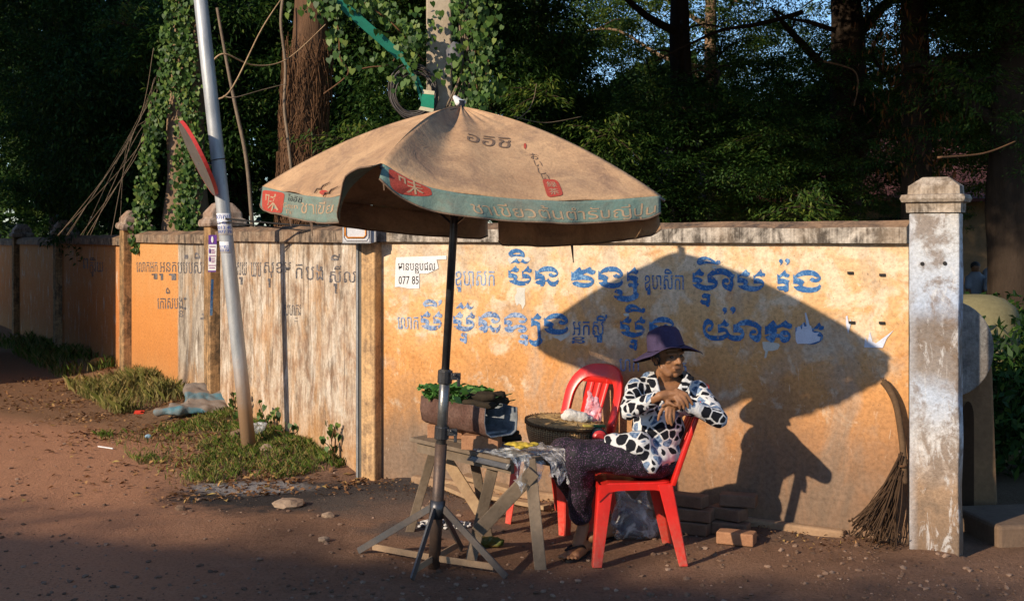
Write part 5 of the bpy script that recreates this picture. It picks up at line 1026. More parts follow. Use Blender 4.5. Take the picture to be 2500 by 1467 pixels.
decal(v0, 0, [(705, 473), (740, 480), (737, 496), (703, 490)], (.2, .3), body='โออิชิ', mat=MT['ink'], off=.0026, parent=b_l); decal(v0, 0, [(692, 494), (728, 498), (728, 510), (692, 507)], (.2, .6), body='Green', mat=MT['peachpaint'], off=.0026, parent=b_l); decal(v0, 0, [(696, 511), (714, 513), (712, 523), (695, 520)], (.2, .8), body='Tea', mat=MT['peachpaint'], off=.0026, parent=b_l)
decal(v0, 0, [(738, 484), (818, 492), (812, 520), (735, 520)], (.4, .5), body='ชาเขีย', mat=MT['peachpaint'], off=.0026, parent=b_l)
for x_, y_ in ((772, 458), (792, 468)):
    pr = [inv(c0, x_ + a, y_ + b, (.3, .9)) for a, b in ((-2, 16), (5, 6), (14, 6), (20, -2), (36, -10))]; mb = MB(); mb.tube([c0(*q) + Vector((-.004, -.004, .006)) for q in pr], [.003, .005, .005, .005, .002], 5); mb.build('brush_stroke', MT['greyprint'], can)
decal(c0, 0, [(778, 466), (800, 464), (802, 476), (784, 478)], (.3, .9), loops=[circ], mat=MT['redpaint'], name='spot')
# pole, ribs, finial
pb0 = Vector((-.399, 6.296, .02)); pax = (AP - pb0).normalized(); pat = lambda z_: pb0 + pax * ((z_ - pb0.z) / pax.z)
mb = MB(); mb.tube([pat(.95), pat(2.38)], .0205, 16); mb.build('pole', MT['steel'], um, True)
mb = MB(); mb.tube([pat(.60), pat(1.02)], .027, 16); mb.build('pole_sleeve', M('worn_bright_steel', (.30, .30, .29), (.15, .15, .15), 12, .35, .5, .1, 60, .8), um, True)
mb = MB(); mb.tube([pat(.0), pat(.64)], .0305, 16); mb.build('lower_pole', M('brown_steel', (.075, .06, .055), (.15, .09, .06), 10, .5, .4, .2, 60, .4), um, True)
def clamp(z_, nm):
    mb = MB(); c_ = pat(z_); mb.tube([pat(z_ - .035), pat(z_ + .03)], .038, 14); mb.box(c_ + Vector((.055, -.01, .0)), (.05, .03, .035)); mb.tube([c_ + Vector((.05, -.05, .01)), c_ + Vector((.05, .03, .01))], .007, 8); mb.box(c_ + Vector((.07, -.02, -.03)), (.016, .012, .04)); bevel(mb.build(nm, MT['steel'], um), .004)
clamp(.985, 'clamp'); clamp(.70, 'clamp')
for c_, k in ((CR_, 0), (CL_, 1), (CF_, 2), (CB_, 3)):
    mb = MB(); q = []
    for j in range(13):
        t = j / 12 * 1.012; p = AP.lerp(c_, t); p.z += .062 * 4 * t * (1 - t) - .014; q.append(p)
    mb.tube(q, .007, 6); rb = mb.build('rib', MT['steel'], um, True); mb = MB(); mb.tube([pat(1.75), q[6]], .006, 6); mb.build('strut', MT['steel'], rb, True)
mb = MB(); mb.cap(AP + Vector((-.01, 0, .02)), .022, AP + Vector((-.03, 0, .045)), .012); mb.cap(AP + Vector((.0, 0, .015)), .02, AP + Vector((.012, 0, .02)), .014); blob('finial', mb, .006, 2, MT['white'], um)
for p, l_ in ((val(1, .004, .2), .10), (val(0, .30, 1), .045), (val(0, .47, 1), .07), (val(2, .52, 1), .09)):
    mb = MB(); mb.bar(p, p + Vector((.008, 0, -l_)), .014, .003, (0, 1, 0), w2=.004); mb.build('torn_strip', MT['greyprint'], um)
# tripod stand belongs to the umbrella
st_ = thing('umbrella_stand', 'black steel folding stand with four spread legs under the umbrella pole', 'stand', (-.399, 6.296, 0)); hub = pat(.33)
mb = MB(); mb.tube([pat(.26), pat(.35)], .040, 14); mb.build('collar', MT['steel'], st_, True)
for tip in (G(875, 1350), G(1006, 1418), G(1236, 1412), G(1128, 1345)):
    tip = on(tip.x, tip.y, .012); mb = MB(); dr = (tip - hub); dr.z = 0; dr.normalize(); a = hub + dr * .035 + Vector((0, 0, -.02)); mb.bar(a, tip, .034, .010, (dr.y, -dr.x, 0)); lg = mb.build('leg', M('leg_steel_%d' % int(1000 * tip.x), (.075, .085, .095), (.15, .12, .10), 9, .5, .4, .1, 60, .3), st_)
    mb = MB(); k_ = a.lerp(tip, .80); k_.z = .05; mb.bar(pat(.05) + dr * .02, k_, .032, .008, (dr.y, -dr.x, 0)); mb.build('brace', MT['galv_dirty'], lg)

# ------------------------------------------------------------------ red monobloc chairs (front at +y)
ch = thing('plastic_chair', 'red plastic chair by the wall with the woven basket on its seat', 'chair', (0, 0, 0), 'red moulded plastic chairs')
rm = MT['red']; SW, SD, SH = .205, .19, .43
v = []; f = []; n1_, n2_ = 14, 14
for j in range(n2_ + 1):
    for i in range(n1_ + 1):
        a = -1 + 2 * i / n1_; b = -1 + 2 * j / n2_; q = max(abs(a), abs(b)); l_ = math.hypot(a, b)
        k = 1 if l_ < 1e-6 else q / l_; sq = .78 + .22 * (1 if k > .99 else k); wdt = SW * (1.0 + .06 * b)
        v.append((a * wdt * (1 - .06 * max(0, abs(a) * abs(b)) ** 4), b * SD * (1 - .06 * (abs(a) * abs(b)) ** 4), SH - .014 * math.cos(min(1, q) * math.pi / 2) ** 1 + (-.02 * max(0, b - .75) / .25)))
for j in range(n2_):
    for i in range(n1_): f.append((j * (n1_ + 1) + i, j * (n1_ + 1) + i + 1, (j + 1) * (n1_ + 1) + i + 1, (j + 1) * (n1_ + 1) + i))
seat = obj('seat', v, f, rm, ch, True); solid(seat, .009)
mb = MB()
for a, b in (((-1, -1), (1, -1)), ((1, -1), (1, 1)), ((1, 1), (-1, 1)), ((-1, 1), (-1, -1))):
    q = []
    for t in np.linspace(0, 1, 9):
        x_ = (a[0] + (b[0] - a[0]) * t) * SW * 1.01 * (1 + .06 * (a[1] + (b[1] - a[1]) * t)); y_ = (a[1] + (b[1] - a[1]) * t) * SD * 1.01; dp_ = .032 + .055 * abs(2 * t - 1) ** 6; q.append((x_, y_, dp_))
    for i in range(8):
        p, r_ = q[i], q[i + 1]; zt_ = SH - .006; mb.add([(p[0], p[1], zt_), (r_[0], r_[1], zt_), (r_[0], r_[1], zt_ - r_[2]), (p[0], p[1], zt_ - p[2])], [(0, 1, 2, 3)])
solid(mb.build('apron', rm, ch), .007, 0)
for sx in (-1, 1):
    for sy in (-1, 1):
        mb = MB(); t_ = Vector((sx * SW * 1.0, sy * SD * 1.0, SH - .012)); b_ = Vector((sx * (SW + .03), sy * (SD + (.035 if sy > 0 else .075)), 0))
        for dv_, in (((-sx, 0, 0),), ((0, -sy, 0),)):
            dv_ = Vector(dv_); mb.add([t_, t_ + dv_ * .075, b_ + dv_ * .045, b_], [(0, 1, 2, 3)])
        lg = mb.build('leg', rm, ch); lg.data.update(); solid(lg, .0075, 0); bevel(lg, .003, 2)
def bk(u, w):                                            # backrest surface, u -1..1, w 0..1
    wdt = .205 + .012 * math.sin(w * math.pi); return Vector((u * wdt, -SD - .005 - .155 * w - .02 * w * w + .035 * (1 - u * u) * -1 * w, SH - .02 + .50 * w))
def strip(pts, wd, th, mb):
    nn = len(pts); v = []; f = []
    for i, (u, w) in enumerate(pts):
        a = pts[max(i - 1, 0)]; b = pts[min(i + 1, nn - 1)]; tx, tz = (b[0] - a[0]) * .205, (b[1] - a[1]) * .5; l_ = math.hypot(tx, tz); nx_, nz_ = -tz / l_, tx / l_; ww = wd[i] if isinstance(wd, list) else wd
        for s_ in (-.5, .5):
            p = bk(u + nx_ * ww * s_ / .205, w + nz_ * ww * s_ / .5); v += [p + Vector((0, th / 2, 0)), p - Vector((0, th / 2, 0))]
    for i in range(nn - 1):
        o_ = i * 4; f += [(o_, o_ + 2, o_ + 6, o_ + 4), (o_ + 1, o_ + 5, o_ + 7, o_ + 3), (o_, o_ + 4, o_ + 5, o_ + 1), (o_ + 2, o_ + 3, o_ + 7, o_ + 6)]
    f += [(0, 1, 3, 2), ((nn - 1) * 4, (nn - 1) * 4 + 2, (nn - 1) * 4 + 3, (nn - 1) * 4 + 1)]; mb.add(v, f)
fr_ = [(-.88, w) for w in np.linspace(0, .62, 8)] + [(-.88 * math.cos(t) ** .6 if t < math.pi / 2 else 0, .62 + .315 * math.sin(t)) for t in np.linspace(.15, math.pi / 2 - .02, 10)]
fr_ = fr_ + [(-u, w) for u, w in reversed(fr_)]
mb = MB(); strip(fr_, [.055 + .025 * max(0, (w - .6) / .35) for u, w in fr_], .026, mb); bevel(mb.build('back_frame', rm, ch, True), .005)
for u0, u1 in ((-.29, -.215), (0, 0), (.29, .215)):
    mb = MB(); strip([(u0 + (u1 - u0) * (1 - t), .93 - .93 * (1 - t)) for t in np.linspace(0, 1, 10)], lerp_list([.038, .053], 10), .009, mb); mb.build('back_slat', rm, ch, True)
for w0_, u_m, wd_ in ((.03, .85, .05), (.86, .55, .07)): mb = MB(); strip([(u, w0_) for u in np.linspace(-u_m, u_m, 10)], wd_, .010, mb); mb.build('back_crossbar', rm, ch, True)
def putchair(o, x_, y_, fwd): o.location = (x_, y_, gh(x_, y_)); o.rotation_euler = (0, 0, math.atan2(-fwd[0], fwd[1])); o['_'] = 0; del o['_']
ch2 = copy_tree(ch); tag(ch2, 'red plastic chair the woman sits on, seen from its side in the foreground')
putchair(ch, .285, 7.27, (-.69, -.72)); putchair(ch2, .625, 6.53, (-.998, -.06)); ch2.scale = (1, 1, .99)

# ------------------------------------------------------------------ woman
pe = thing('person', 'seated woman in purple bucket hat, blotch-patterned blouse and dark dotted trousers', 'person', (.7, 6.55, 0))
HC = P(1631, 869, 6.45); HM = Matrix.Translation(HC) @ Matrix.Rotation(R(29), 4, 'Z') @ Matrix.Rotation(R(-4), 4, 'Y') @ Matrix.Rotation(R(2), 4, 'X')
hb = MB()
hb.ell((0, .012, .03), (.074, .090, .078)); hb.ell((0, -.022, -.022), (.060, .062, .084)); hb.cap((0, -.040, -.070), .031, (0, -.060, -.088), .018)
for s_ in (-1, 1):
    hb.ell((s_ * .040, -.056, -.012), (.022, .019, .018)); hb.cap((s_ * .012, -.088, -.024), .0085, (s_ * .012, -.084, -.028), .008); hb.ell((s_ * .074, .006, -.008), (.011, .020, .030)); hb.cap((s_ * .05, -.02, -.055), .026, (s_ * .03, -.045, -.08), .022)
    hb.cap((s_ * .012, -.079, .024), .009, (s_ * .046, -.066, .022), .009)
hb.cap((0, -.076, .018), .011, (0, -.100, -.022), .0115); hb.ell((0, -.060, -.055), (.034, .026, .027)); hb.cap((-.021, -.078, -.053), .0058, (.021, -.078, -.053), .0058); hb.cap((-.018, -.078, -.064), .007, (.018, -.078, -.064), .007)
hb.xf(HM)
NB = P(1620, 940, 6.52); hb.cap(HM @ Vector((0, .02, -.06)), .050, NB, .052); hb.cap(HM @ Vector((-.035, .005, -.075)), .016, P(1624, 950, 6.475), .012)
SR, SL = Vector((.652, 6.46, .900)), Vector((.985, 6.50, .885)); ER, EL = P(1535, 1004, 6.30), P(1755, 1022, 6.27); HR, HLh = P(1612, 966, 6.195), P(1668, 984, 6.20)
hb.ell(P(1630, 965, 6.54), (.135, .085, .11)); hb.cap(SR, .045, SL, .045); hb.ell(P(1605, 1050, 6.52), (.12, .10, .13)); hb.ell(P(1588, 1115, 6.53), (.145, .14, .08))
hb.cap(P(1628, 958, 6.47), .03, P(1634, 985, 6.45), .03)
hb.cap(SR, .045, ER, .036); hb.cap(ER, .034, HR, .0235); hb.cap(SL, .045, EL, .035); hb.cap(EL, .033, HLh, .0235)
# her right hand, lying over the left one
def chain(pts, r): 
    for i in range(len(pts) - 1): hb.cap(pts[i], r[i], pts[i + 1], r[i + 1], 10, 4)
chain([HR, P(1630, 962, 6.205), P(1652, 961, 6.195)], [.0235, .024, .021]); chain([HR, P(1632, 970, 6.205), P(1650, 971, 6.195)], [.022, .022, .018])
for a in ([(1652, 951, 6.195), (1675, 962, 6.185), (1685, 975, 6.185), (1691, 986, 6.185)], [(1654, 957, 6.188), (1671, 970, 6.175), (1678, 983, 6.175), (1680, 994, 6.178)], [(1652, 964, 6.184), (1664, 978, 6.17), (1669, 988, 6.17), (1670, 997, 6.172)], [(1648, 970, 6.184), (1656, 983, 6.17), (1659, 990, 6.17), (1660, 997, 6.172)], [(1624, 974, 6.20), (1636, 984, 6.175), (1646, 989, 6.168), (1653, 991, 6.168)]):
    chain([P(*q) for q in a], [.0105, .0092, .0083, .0070])
chain([HLh, P(1650, 985, 6.225), P(1634, 991, 6.20)], [.0235, .024, .020]); chain([P(1655, 990, 6.23), P(1640, 998, 6.20)], [.021, .018])
for a in ([(1624, 990, 6.195), (1614, 1003, 6.185), (1609, 1014, 6.185), (1607, 1025, 6.185)], [(1630, 997, 6.188), (1627, 1012, 6.175), (1628, 1023, 6.175), (1631, 1033, 6.178)], [(1637, 999, 6.188), (1636, 1014, 6.175), (1637, 1026, 6.175), (1640, 1037, 6.178)], [(1645, 999, 6.195), (1645, 1012, 6.185), (1645, 1021, 6.185), (1644, 1029, 6.185)], [(1640, 988, 6.20), (1628, 986, 6.185), (1618, 990, 6.18)]):
    chain([P(*q) for q in a], [.0105, .0092, .0083, .0070][:len(a)])
# legs and feet
K1, A1 = P(1403, 1112, 6.36), P(1424, 1283, 6.56); K2, A2 = P(1372, 1100, 6.62), P(1452, 1268, 6.84)
hb.cap(P(1580, 1120, 6.43), .055, K1, .040); hb.cap(K1, .040, A1, .030); hb.cap(P(1572, 1115, 6.62), .055, K2, .040); hb.cap(K2, .040, A2, .030)
F1 = on(.30, 6.42, .030); hb.cap(A1, .034, on(.345, 6.49, .048), .034); hb.cap(on(.395, 6.58, .036), .033, on(.345, 6.49, .040), .034); hb.cap(on(.345, 6.49, .036), .033, F1, .026); hb.cap(on(.37, 6.50, .036), .030, on(.335, 6.405, .030), .024)
for i, (dx, dy, r_) in enumerate(((-.050, -.020, .013), (-.030, -.038, .0105), (-.008, -.046, .0098), (.013, -.050, .0092), (.032, -.050, .0085))): hb.cap(F1 + Vector((dx * .5, dy * .4, .0)), r_, F1 + Vector((dx, dy, -.006)), r_ * .9, 10, 4)
h2 = on(.545, 6.86, .05); hb.cap(A2, .034, h2, .038); hb.cap(h2, .036, on(.44, 6.74, .04), .030)
skin = blob('body', hb, .0042, 2, MT['skin'], pe)
for s_ in (-1, 1):
    mb = MB(); mb.ell(HM @ Vector((s_ * .030, -.073, .006)), (.0105, .0105, .008)); mb.build('eye', M('eye_%d' % s_, (.10, .07, .055), None, 60, .2, .5), skin, True)
mb = MB(); q = [HM @ Vector(p) for p in ((-.019, -.0840, -.0585), (-.008, -.0868, -.0578), (0, -.0872, -.0585), (.008, -.0868, -.0578), (.019, -.0840, -.0585))]; mb.tube(q, .0022, 5); mb.build('mouth_line', M('lip_line', (.07, .025, .02), None, 40, .6, .2), skin)
mb = MB(); mb.ell((0, .03, .01), (.078, .082, .075)); mb.cap((-.066, .0, .02), .02, (-.072, .012, -.035), .012); mb.cap((.066, .0, .02), .02, (.072, .012, -.035), .012); mb.xf(HM); blob('hair', mb, .006, 1, MT['hair'], pe)
# hat: crown and drooping brim
hat = MB(); hm = Matrix.Translation(HM @ Vector((0, .018, .044))) @ Matrix.Rotation(R(36), 4, 'Z') @ Matrix.Rotation(R(-8), 4, 'Y') @ Matrix.Rotation(R(-9), 4, 'X')
prof = [(.002, .108), (.045, .107), (.072, .098), (.084, .080), (.090, .045), (.096, .0), (.098, -.006), (.118, -.013), (.146, -.025), (.176, -.042), (.178, -.045)]
n = 56; v = []; f = []
for i, (r_, z_) in enumerate(prof):
    for k in range(n):
        a = 2 * math.pi * k / n; x_, y_ = math.cos(a), math.sin(a); rr_ = r_ * (1 + .03 * mn.noise(Vector((x_ * 2, y_ * 2, z_ * 9)))); zz_ = z_ + .007 * mn.noise(Vector((x_ * 2.2, y_ * 2.2, 5)))
        if r_ > .1: t = (r_ - .1) / .078; dl_ = a + R(36) + math.pi / 2; zz_ += t * (.046 * max(0, math.cos(dl_ + .30)) ** .8 - .018 * abs(math.sin(dl_)) + .008 * math.sin(3 * a + 1))
        if i < 4: zz_ += .006 * math.sin(2 * a + .6)
        v.append((rr_ * x_, rr_ * y_ * 1.06, zz_))
for i in range(len(prof) - 1):
    for k in range(n): f.append((i * n + k, (i + 1) * n + k, (i + 1) * n + (k + 1) % n, i * n + (k + 1) % n))
f.append(tuple(range(n))); ho = obj('hat', v, f, [MT['hat'], MT['hatin']], pe, True, hm); sm_ = ho.modifiers.new('solid', 'SOLIDIFY'); sm_.thickness = .003; sm_.offset = -1; sm_.material_offset = 1; sm_.material_offset_rim = 0
mb = MB(); q = [(.0975 * math.cos(a), .0975 * 1.06 * math.sin(a), -.004) for a in np.linspace(0, 2 * math.pi, 41)]; mb.tube(q, .0022, 5, caps=False); mb.build('seam', MT['hatin'], ho, world=hm)
mb = MB(); q = catmull([HM @ Vector(p) for p in ((-.080, -.01, .0), (-.072, -.028, -.05), (-.045, -.045, -.088), (-.012, -.060, -.108), (.02, -.058, -.105))], 6); mb.tube(q, .0022, 5); mb.build('chin_cord', MT['black'], pe)
# blouse
bb = MB(); bb.ell(P(1630, 968, 6.53), (.158, .108, .120)); bb.cap(SR, .052, SL, .050); bb.cap(P(1585, 930, 6.50), .048, P(1670, 927, 6.52), .046); bb.cap(SR + Vector((.03, .01, -.02)), .055, P(1575, 985, 6.47), .075); bb.cap(SL + Vector((-.03, .01, -.02)), .055, P(1685, 985, 6.47), .07); bb.ell(P(1606, 1045, 6.51), (.140, .122, .140)); bb.ell(P(1588, 1105, 6.51), (.160, .165, .088)); bb.cap(P(1590, 1120, 6.56), .10, P(1622, 1135, 6.56), .07)
bb.cap(SR, .053, ER, .048); bb.cap(ER, .048, P(1603, 969, 6.22), .035); bb.cap(SL, .053, EL, .045); bb.cap(EL, .047, P(1678, 988, 6.21), .037)
bb.cap(P(1560, 1085, 6.38), .075, P(1492, 1080, 6.40), .045); bb.cap(P(1560, 1085, 6.38), .06, P(1590, 1130, 6.36), .055)
VP = [(1597, 905), (1604, 945), (1613, 968), (1622, 985), (1634, 978), (1650, 960), (1668, 938), (1680, 905)]
def inpoly(x_, y_, pl):
    r_ = False; j = len(pl) - 1
    for i in range(len(pl)):
        if (pl[i][1] > y_) != (pl[j][1] > y_) and x_ < (pl[j][0] - pl[i][0]) * (y_ - pl[i][1]) / (pl[j][1] - pl[i][1]) + pl[i][0]: r_ = not r_
        j = i
    return r_
def vcut(c, n): return n.y < .35 and inpoly(*proj(c), VP)
def bwr(p): return .006 * mn.noise(Vector((p.x * 9 + p.z * 6, p.y * 9, p.z * 16))) + .005 * mn.noise(Vector((p.x * 26, p.y * 20, p.z * 30 + p.x * 20)))
bl = blob('blouse', bb, .0065, 5, MT['blouse'], pe, bwr, vcut)
mb = MB()
for pts in (([(1598, 918, 6.43), (1606, 950, 6.39), (1618, 982, 6.37)], 1), ([(1676, 918, 6.42), (1660, 948, 6.37), (1632, 978, 6.36)], -1)):
    q = [P(*a) for a in pts[0]]; mb.cap(q[0], .012, q[1], .011); mb.cap(q[1], .011, q[2], .007); sd_ = Vector((-pts[1] * .030, -.004, -.008)); mb.cap(q[0] + sd_, .010, q[1] + sd_ * .9, .008); mb.cap(q[0] + sd_ * .5, .010, q[1] + sd_ * .5, .009)
blob('collar', mb, .005, 2, MT['blouse'], pe)
# trousers
tb = MB(); tb.ell(P(1580, 1131, 6.53), (.168, .165, .078)); tb.cap(P(1572, 1126, 6.405), .088, K1 + Vector((.03, 0, .0)), .074); tb.cap(K1 + Vector((.02, 0, 0)), .076, P(1420, 1190, 6.46), .072); tb.cap(P(1420, 1190, 6.46), .072, P(1416, 1252, 6.55), .064)
tb.cap(P(1572, 1112, 6.63), .086, K2 + Vector((.02, 0, 0)), .070); tb.cap(K2, .072, P(1374, 1150, 6.68), .066); tb.cap(P(1374, 1150, 6.68), .066, P(1402, 1210, 6.76), .052)
def twr(p): return .009 * mn.noise(Vector((p.x * 8, p.y * 10, p.z * 9 - p.x * 5))) + .005 * mn.noise(Vector((p.x * 22, p.y * 22, p.z * 18)))
blob('trousers', tb, .0075, 4, MT['trouser'], pe, twr)
def flip(nm, heel, toe):
    d = (toe - heel); l_ = d.length; d.normalize(); s_ = Vector((-d.y, d.x, 0)); v = []; n = 24
    for z_ in (0, .014):
        for k in range(n):
            a = 2 * math.pi * k / n; u = math.cos(a); wv = .045 * (1 - .18 * (1 - u) / 2) ; p = heel.lerp(toe, .5) + d * (u * (l_ / 2 + .03)) + s_ * (math.sin(a) * wv); p.z = gh(p.x, p.y) + .002 + z_; v.append(p)
    o = obj(nm, v, [tuple(reversed(range(n))), tuple(n + k for k in range(n))] + [(k, (k + 1) % n, n + (k + 1) % n, n + k) for k in range(n)], MT['black'], None); return o
o = flip('flip_flop', on(.40, 6.59), on(.30, 6.385)); tag(o, 'black flip-flop under the front foot of the seated woman', 'sandal')
mb = MB(); t_ = F1 + Vector((-.022, -.010, .024)); mb.tube(catmull([on(.395, 6.50, .02), on(.37, 6.46, .068), t_], 5), .0055, 6); mb.tube(catmull([on(.30, 6.52, .02), on(.312, 6.47, .068), t_], 5), .0055, 6); mb.build('strap', MT['black'], o)
o = flip('flip_flop', on(.55, 6.87), on(.43, 6.72)); tag(o, 'black flip-flop half hidden behind the near chair leg', 'sandal')

# ------------------------------------------------------------------ table and what stands on it
ta = thing('work_table', 'rough grey wooden trestle table under the rusty grill trough', 'table', (-.15, 6.65, 0)); TM = Matrix.Translation((-.15, 6.64, .565)) @ Matrix.Rotation(R(-44), 4, 'Z') @ Matrix.Rotation(R(2), 4, 'Y')
mb = MB()
for i, y_ in enumerate((-.135, -.005, .125)): mb.box((random.uniform(-.02, .02), y_, .0), (.78 + random.uniform(-.04, .04), .122, .022))
bevel(mb.build('tabletop', MT['wood'], ta, world=TM), .004)
mb = MB(); mb.box((0, -.15, -.04), (.72, .025, .06)); mb.box((0, .15, -.04), (.72, .025, .06)); mb.build('side_rail', MT['wood'], ta, world=TM)
def leg(a, b, wd=.055, th=.035, nm='leg', mat='wood', up=(0, 1, 0)):
    mb = MB(); mb.bar(a, b, wd, th, up); bevel(mb.build(nm, MT[mat], ta), .004)
leg(P(1293, 1120, 6.30), on(*G(1320, 1388)[:2], -.01), .062); leg(P(1213, 1100, 6.46), on(*G(1148, 1370)[:2], -.01), .060); leg(P(1066, 1072, 6.98), on(*G(1000, 1298)[:2], -.01), .050); leg(P(1152, 1090, 6.86), on(*G(1192, 1308)[:2], -.01), .052)
leg(P(1165, 1298, 6.38), P(1304, 1150, 6.265), .072, .022, 'diagonal_brace'); leg(P(1080, 1105, 6.95), P(1172, 1250, 6.80), .062, .022, 'diagonal_brace', 'plank'); leg(P(1068, 1090, 6.9), P(1150, 1110, 6.55), .04, .03, 'crosspiece')
# hollow bricks
mb = MB(); v = []; f = []
for j in range(5):
    for i in range(11): v.append(TM @ Vector((.08 + .30 * i / 10, -.21 + .22 * j / 4, .0145 + .003 * mn.noise(Vector((i * .7, j * .9, 2))) + (-.05 * (1 - j) ** 2 if j < 1 else 0))))
for j in range(4):
    for i in range(10): f.append((j * 11 + i, j * 11 + i + 1, (j + 1) * 11 + i + 1, (j + 1) * 11 + i))
tag(solid(obj('plastic_sheet', v, f, MT['sheet'], None, True), .002), 'dark plastic sheet spread over the front edge of the table', 'sheet')
def hollow_brick(px, py, d, rz, lb, sz=(.20, .10, .075)):
    mb = MB(); L, W_, H_ = sz; mb.box((0, 0, H_ / 2), (L - .002, W_, H_))
    o = mb.build('hollow_brick', MT['brick'], world=Matrix.Translation(P(px, py, d)) @ Matrix.Rotation(R(rz), 4, 'Z')); bevel(o, .003); tag(o, lb, 'brick')
    mb = MB()
    for a in (-1, 1):
        for b in (-1, 0, 1): mb.tube([(L / 2 * -1 - .0008, a * .022, H_ / 2 + b * .022), (-L / 2 + .01, a * .022, H_ / 2 + b * .022)], .0085, 10)
    mb.build('core_hole', MT['black'], o, world=WM[o.name]); return o
def tz(x_, y_): q = TM.inverted() @ Vector((x_, y_, 0)); return (TM @ Vector((q.x, q.y, .011))).z
def on_table(x_, y_): return Vector((x_, y_, tz(x_, y_) + .001))
for (x_, y_, rz, lb) in ((-.16, 6.50, -12, 'hollow red brick under the front end of the grill trough'), (-.36, 6.80, -12, 'hollow red brick under the rear end of the grill trough')):
    o = hollow_brick(0, 0, 1, 0, lb); W_ = Matrix.Translation(on_table(x_, y_)) @ Matrix.Rotation(R(rz), 4, 'Z'); WM[o.name] = W_; c_ = o.children[0]; o.matrix_basis = W_; c_.matrix_parent_inverse = Matrix.Identity(4); c_.matrix_basis = Matrix.Identity(4)
# trough: bent sheet steel channel, open at the near end
gt = thing('grill_trough', 'rusty bent-steel grill trough propped on bricks on the table', 'grill', (-.25, 6.6, .66))
a_, b_ = Vector((-.42, 6.86, .665)), Vector((-.055, 6.42, .655)); ax = (b_ - a_).normalized(); sd_ = Vector((-ax.y, ax.x, 0)).normalized()
if sd_.x > 0: sd_ = -sd_
pf = [(.105, .150), (.112, .08), (.100, .02), (.07, .0), (-.07, .0), (-.100, .02), (-.112, .08), (-.105, .140)]; v = []; f = []; n = 16
for i in range(n + 1):
    c_ = a_.lerp(b_, i / n)
    for (s_, z_) in pf: k = .004 * mn.noise(Vector((i * .4, s_ * 20, z_ * 20))); v.append(c_ + sd_ * (s_ + k) + Vector((0, 0, z_ + k + (.004 if i in (n - 4, n - 3) else 0))))
m_ = len(pf)
for i in range(n):
    for k in range(m_ - 1): f.append((i * m_ + k, (i + 1) * m_ + k, (i + 1) * m_ + k + 1, i * m_ + k + 1))
o = obj('trough', v, f, [MT['ashsteel'], MT['rust']], gt, True); q = o.modifiers.new('s', 'SOLIDIFY'); q.thickness = .006; q.offset = 0; q.material_offset = 1; q.use_flip_normals = False
v = [a_ + sd_ * s_ + Vector((0, 0, z_)) for s_, z_ in pf]; obj('end_plate', v, [tuple(range(m_))], MT['rust'], gt)
mb = MB(); c_ = a_.lerp(b_, .5); mb.bar(a_.lerp(b_, .05) + Vector((0, 0, .012)), a_.lerp(b_, .93) + Vector((0, 0, .012)), .14, .012, (0, 0, 1)); mb.build('ash_bed', MT['ashsteel'], gt)
v = []; f = []                                          # flap of sheet steel at the front
for i, t in enumerate((.86, 1.04)):
    for s_, z_ in ((-.114, .14), (-.118, .08), (-.105, .015), (-.07, -.004)): v.append(a_.lerp(b_, t) + sd_ * (s_ - .01) + Vector((0, 0, z_ + (.01 if i else 0))))
# leaves and banana-leaf parcels over the fire
k = 300; t = RNG.uniform(-.02, .62, k); s_ = RNG.uniform(-.12, .12, k); c3 = np.array([a_.lerp(b_, float(u)) + sd_ * float(w_) + Vector((0, 0, .145 + random.random() * .065)) for u, w_ in zip(t, s_)])
me = leaf_mesh('bl', c3, rdir(k) * np.array([1, 1, .5]), rdir(k) * .7 + np.array([0, -.3, 1]), RNG.uniform(.04, .075, k), RNG.uniform(.03, .05, k), .25); me.materials.append(leafmat('fresh_cut_leaf', [(0, (.04, .12, .02)), (.6, (.07, .19, .04)), (1, (.14, .27, .07))], .2, .4, .5))
o = link(bpy.data.objects.new('leaf_bundle', me)); tag(o, 'heap of fresh green leaves piled on the rear of the grill trough', 'leaves')
def parcel(p, q, r_, lb, mat='char', tip=None):
    t = thing('leaf_parcel', lb, 'food', p, 'charred banana-leaf parcels on the grill'); mb = MB(); p, q = Vector(p), Vector(q); mb.tube([p.lerp(q, u) + Vector((0, 0, .006 * math.sin(u * 7))) for u in (0, .1, .35, .65, .9, 1)], [r_ * .5, r_ * .95, r_, r_, r_ * .9, r_ * .5], 10, wob=.25); mb.build('wrapping', MT[mat], t, True)
    mb = MB(); d = (q - p).normalized(); s_ = d.cross(Vector((0, 0, 1))).normalized()
    mb.add([q - s_ * r_ * .6, q + s_ * r_ * .6, q + d * .035 + s_ * r_ * .9 + Vector((0, 0, .012)), q + d * .03 - s_ * r_ * .8], [(0, 1, 2, 3)]); o = mb.build('leaf_end', tip or M('half_green_leaf_%d' % int(p.x * 1000 + p.z * 977), (.035, .10, .025), (.02, .03, .015), 30, .7, .2), t); solid(o, .003)
for i, (u, w_, z_, l_, lb) in enumerate(((.50, .06, .175, .20, 'topmost charred leaf parcel, at the back of the grill'), (.56, .02, .178, .21, 'charred leaf parcel lying in the middle of the grill'), (.62, -.03, .172, .20, 'brownish leaf parcel near the front of the grill'), (.64, .045, .150, .2, 'charred leaf parcel low at the right side of the grill'), (.66, -.07, .150, .17, 'charred leaf parcel nearest the camera on the grill'))):
    p = a_.lerp(b_, u) + sd_ * w_ + Vector((-.05, 0, z_)); q = p + Vector((l_ * .93, .02 - .05 * (i % 2), .01 * ((i * 7) % 3 - 1))); parcel(p, q, .022 + .003 * (i % 3), lb)
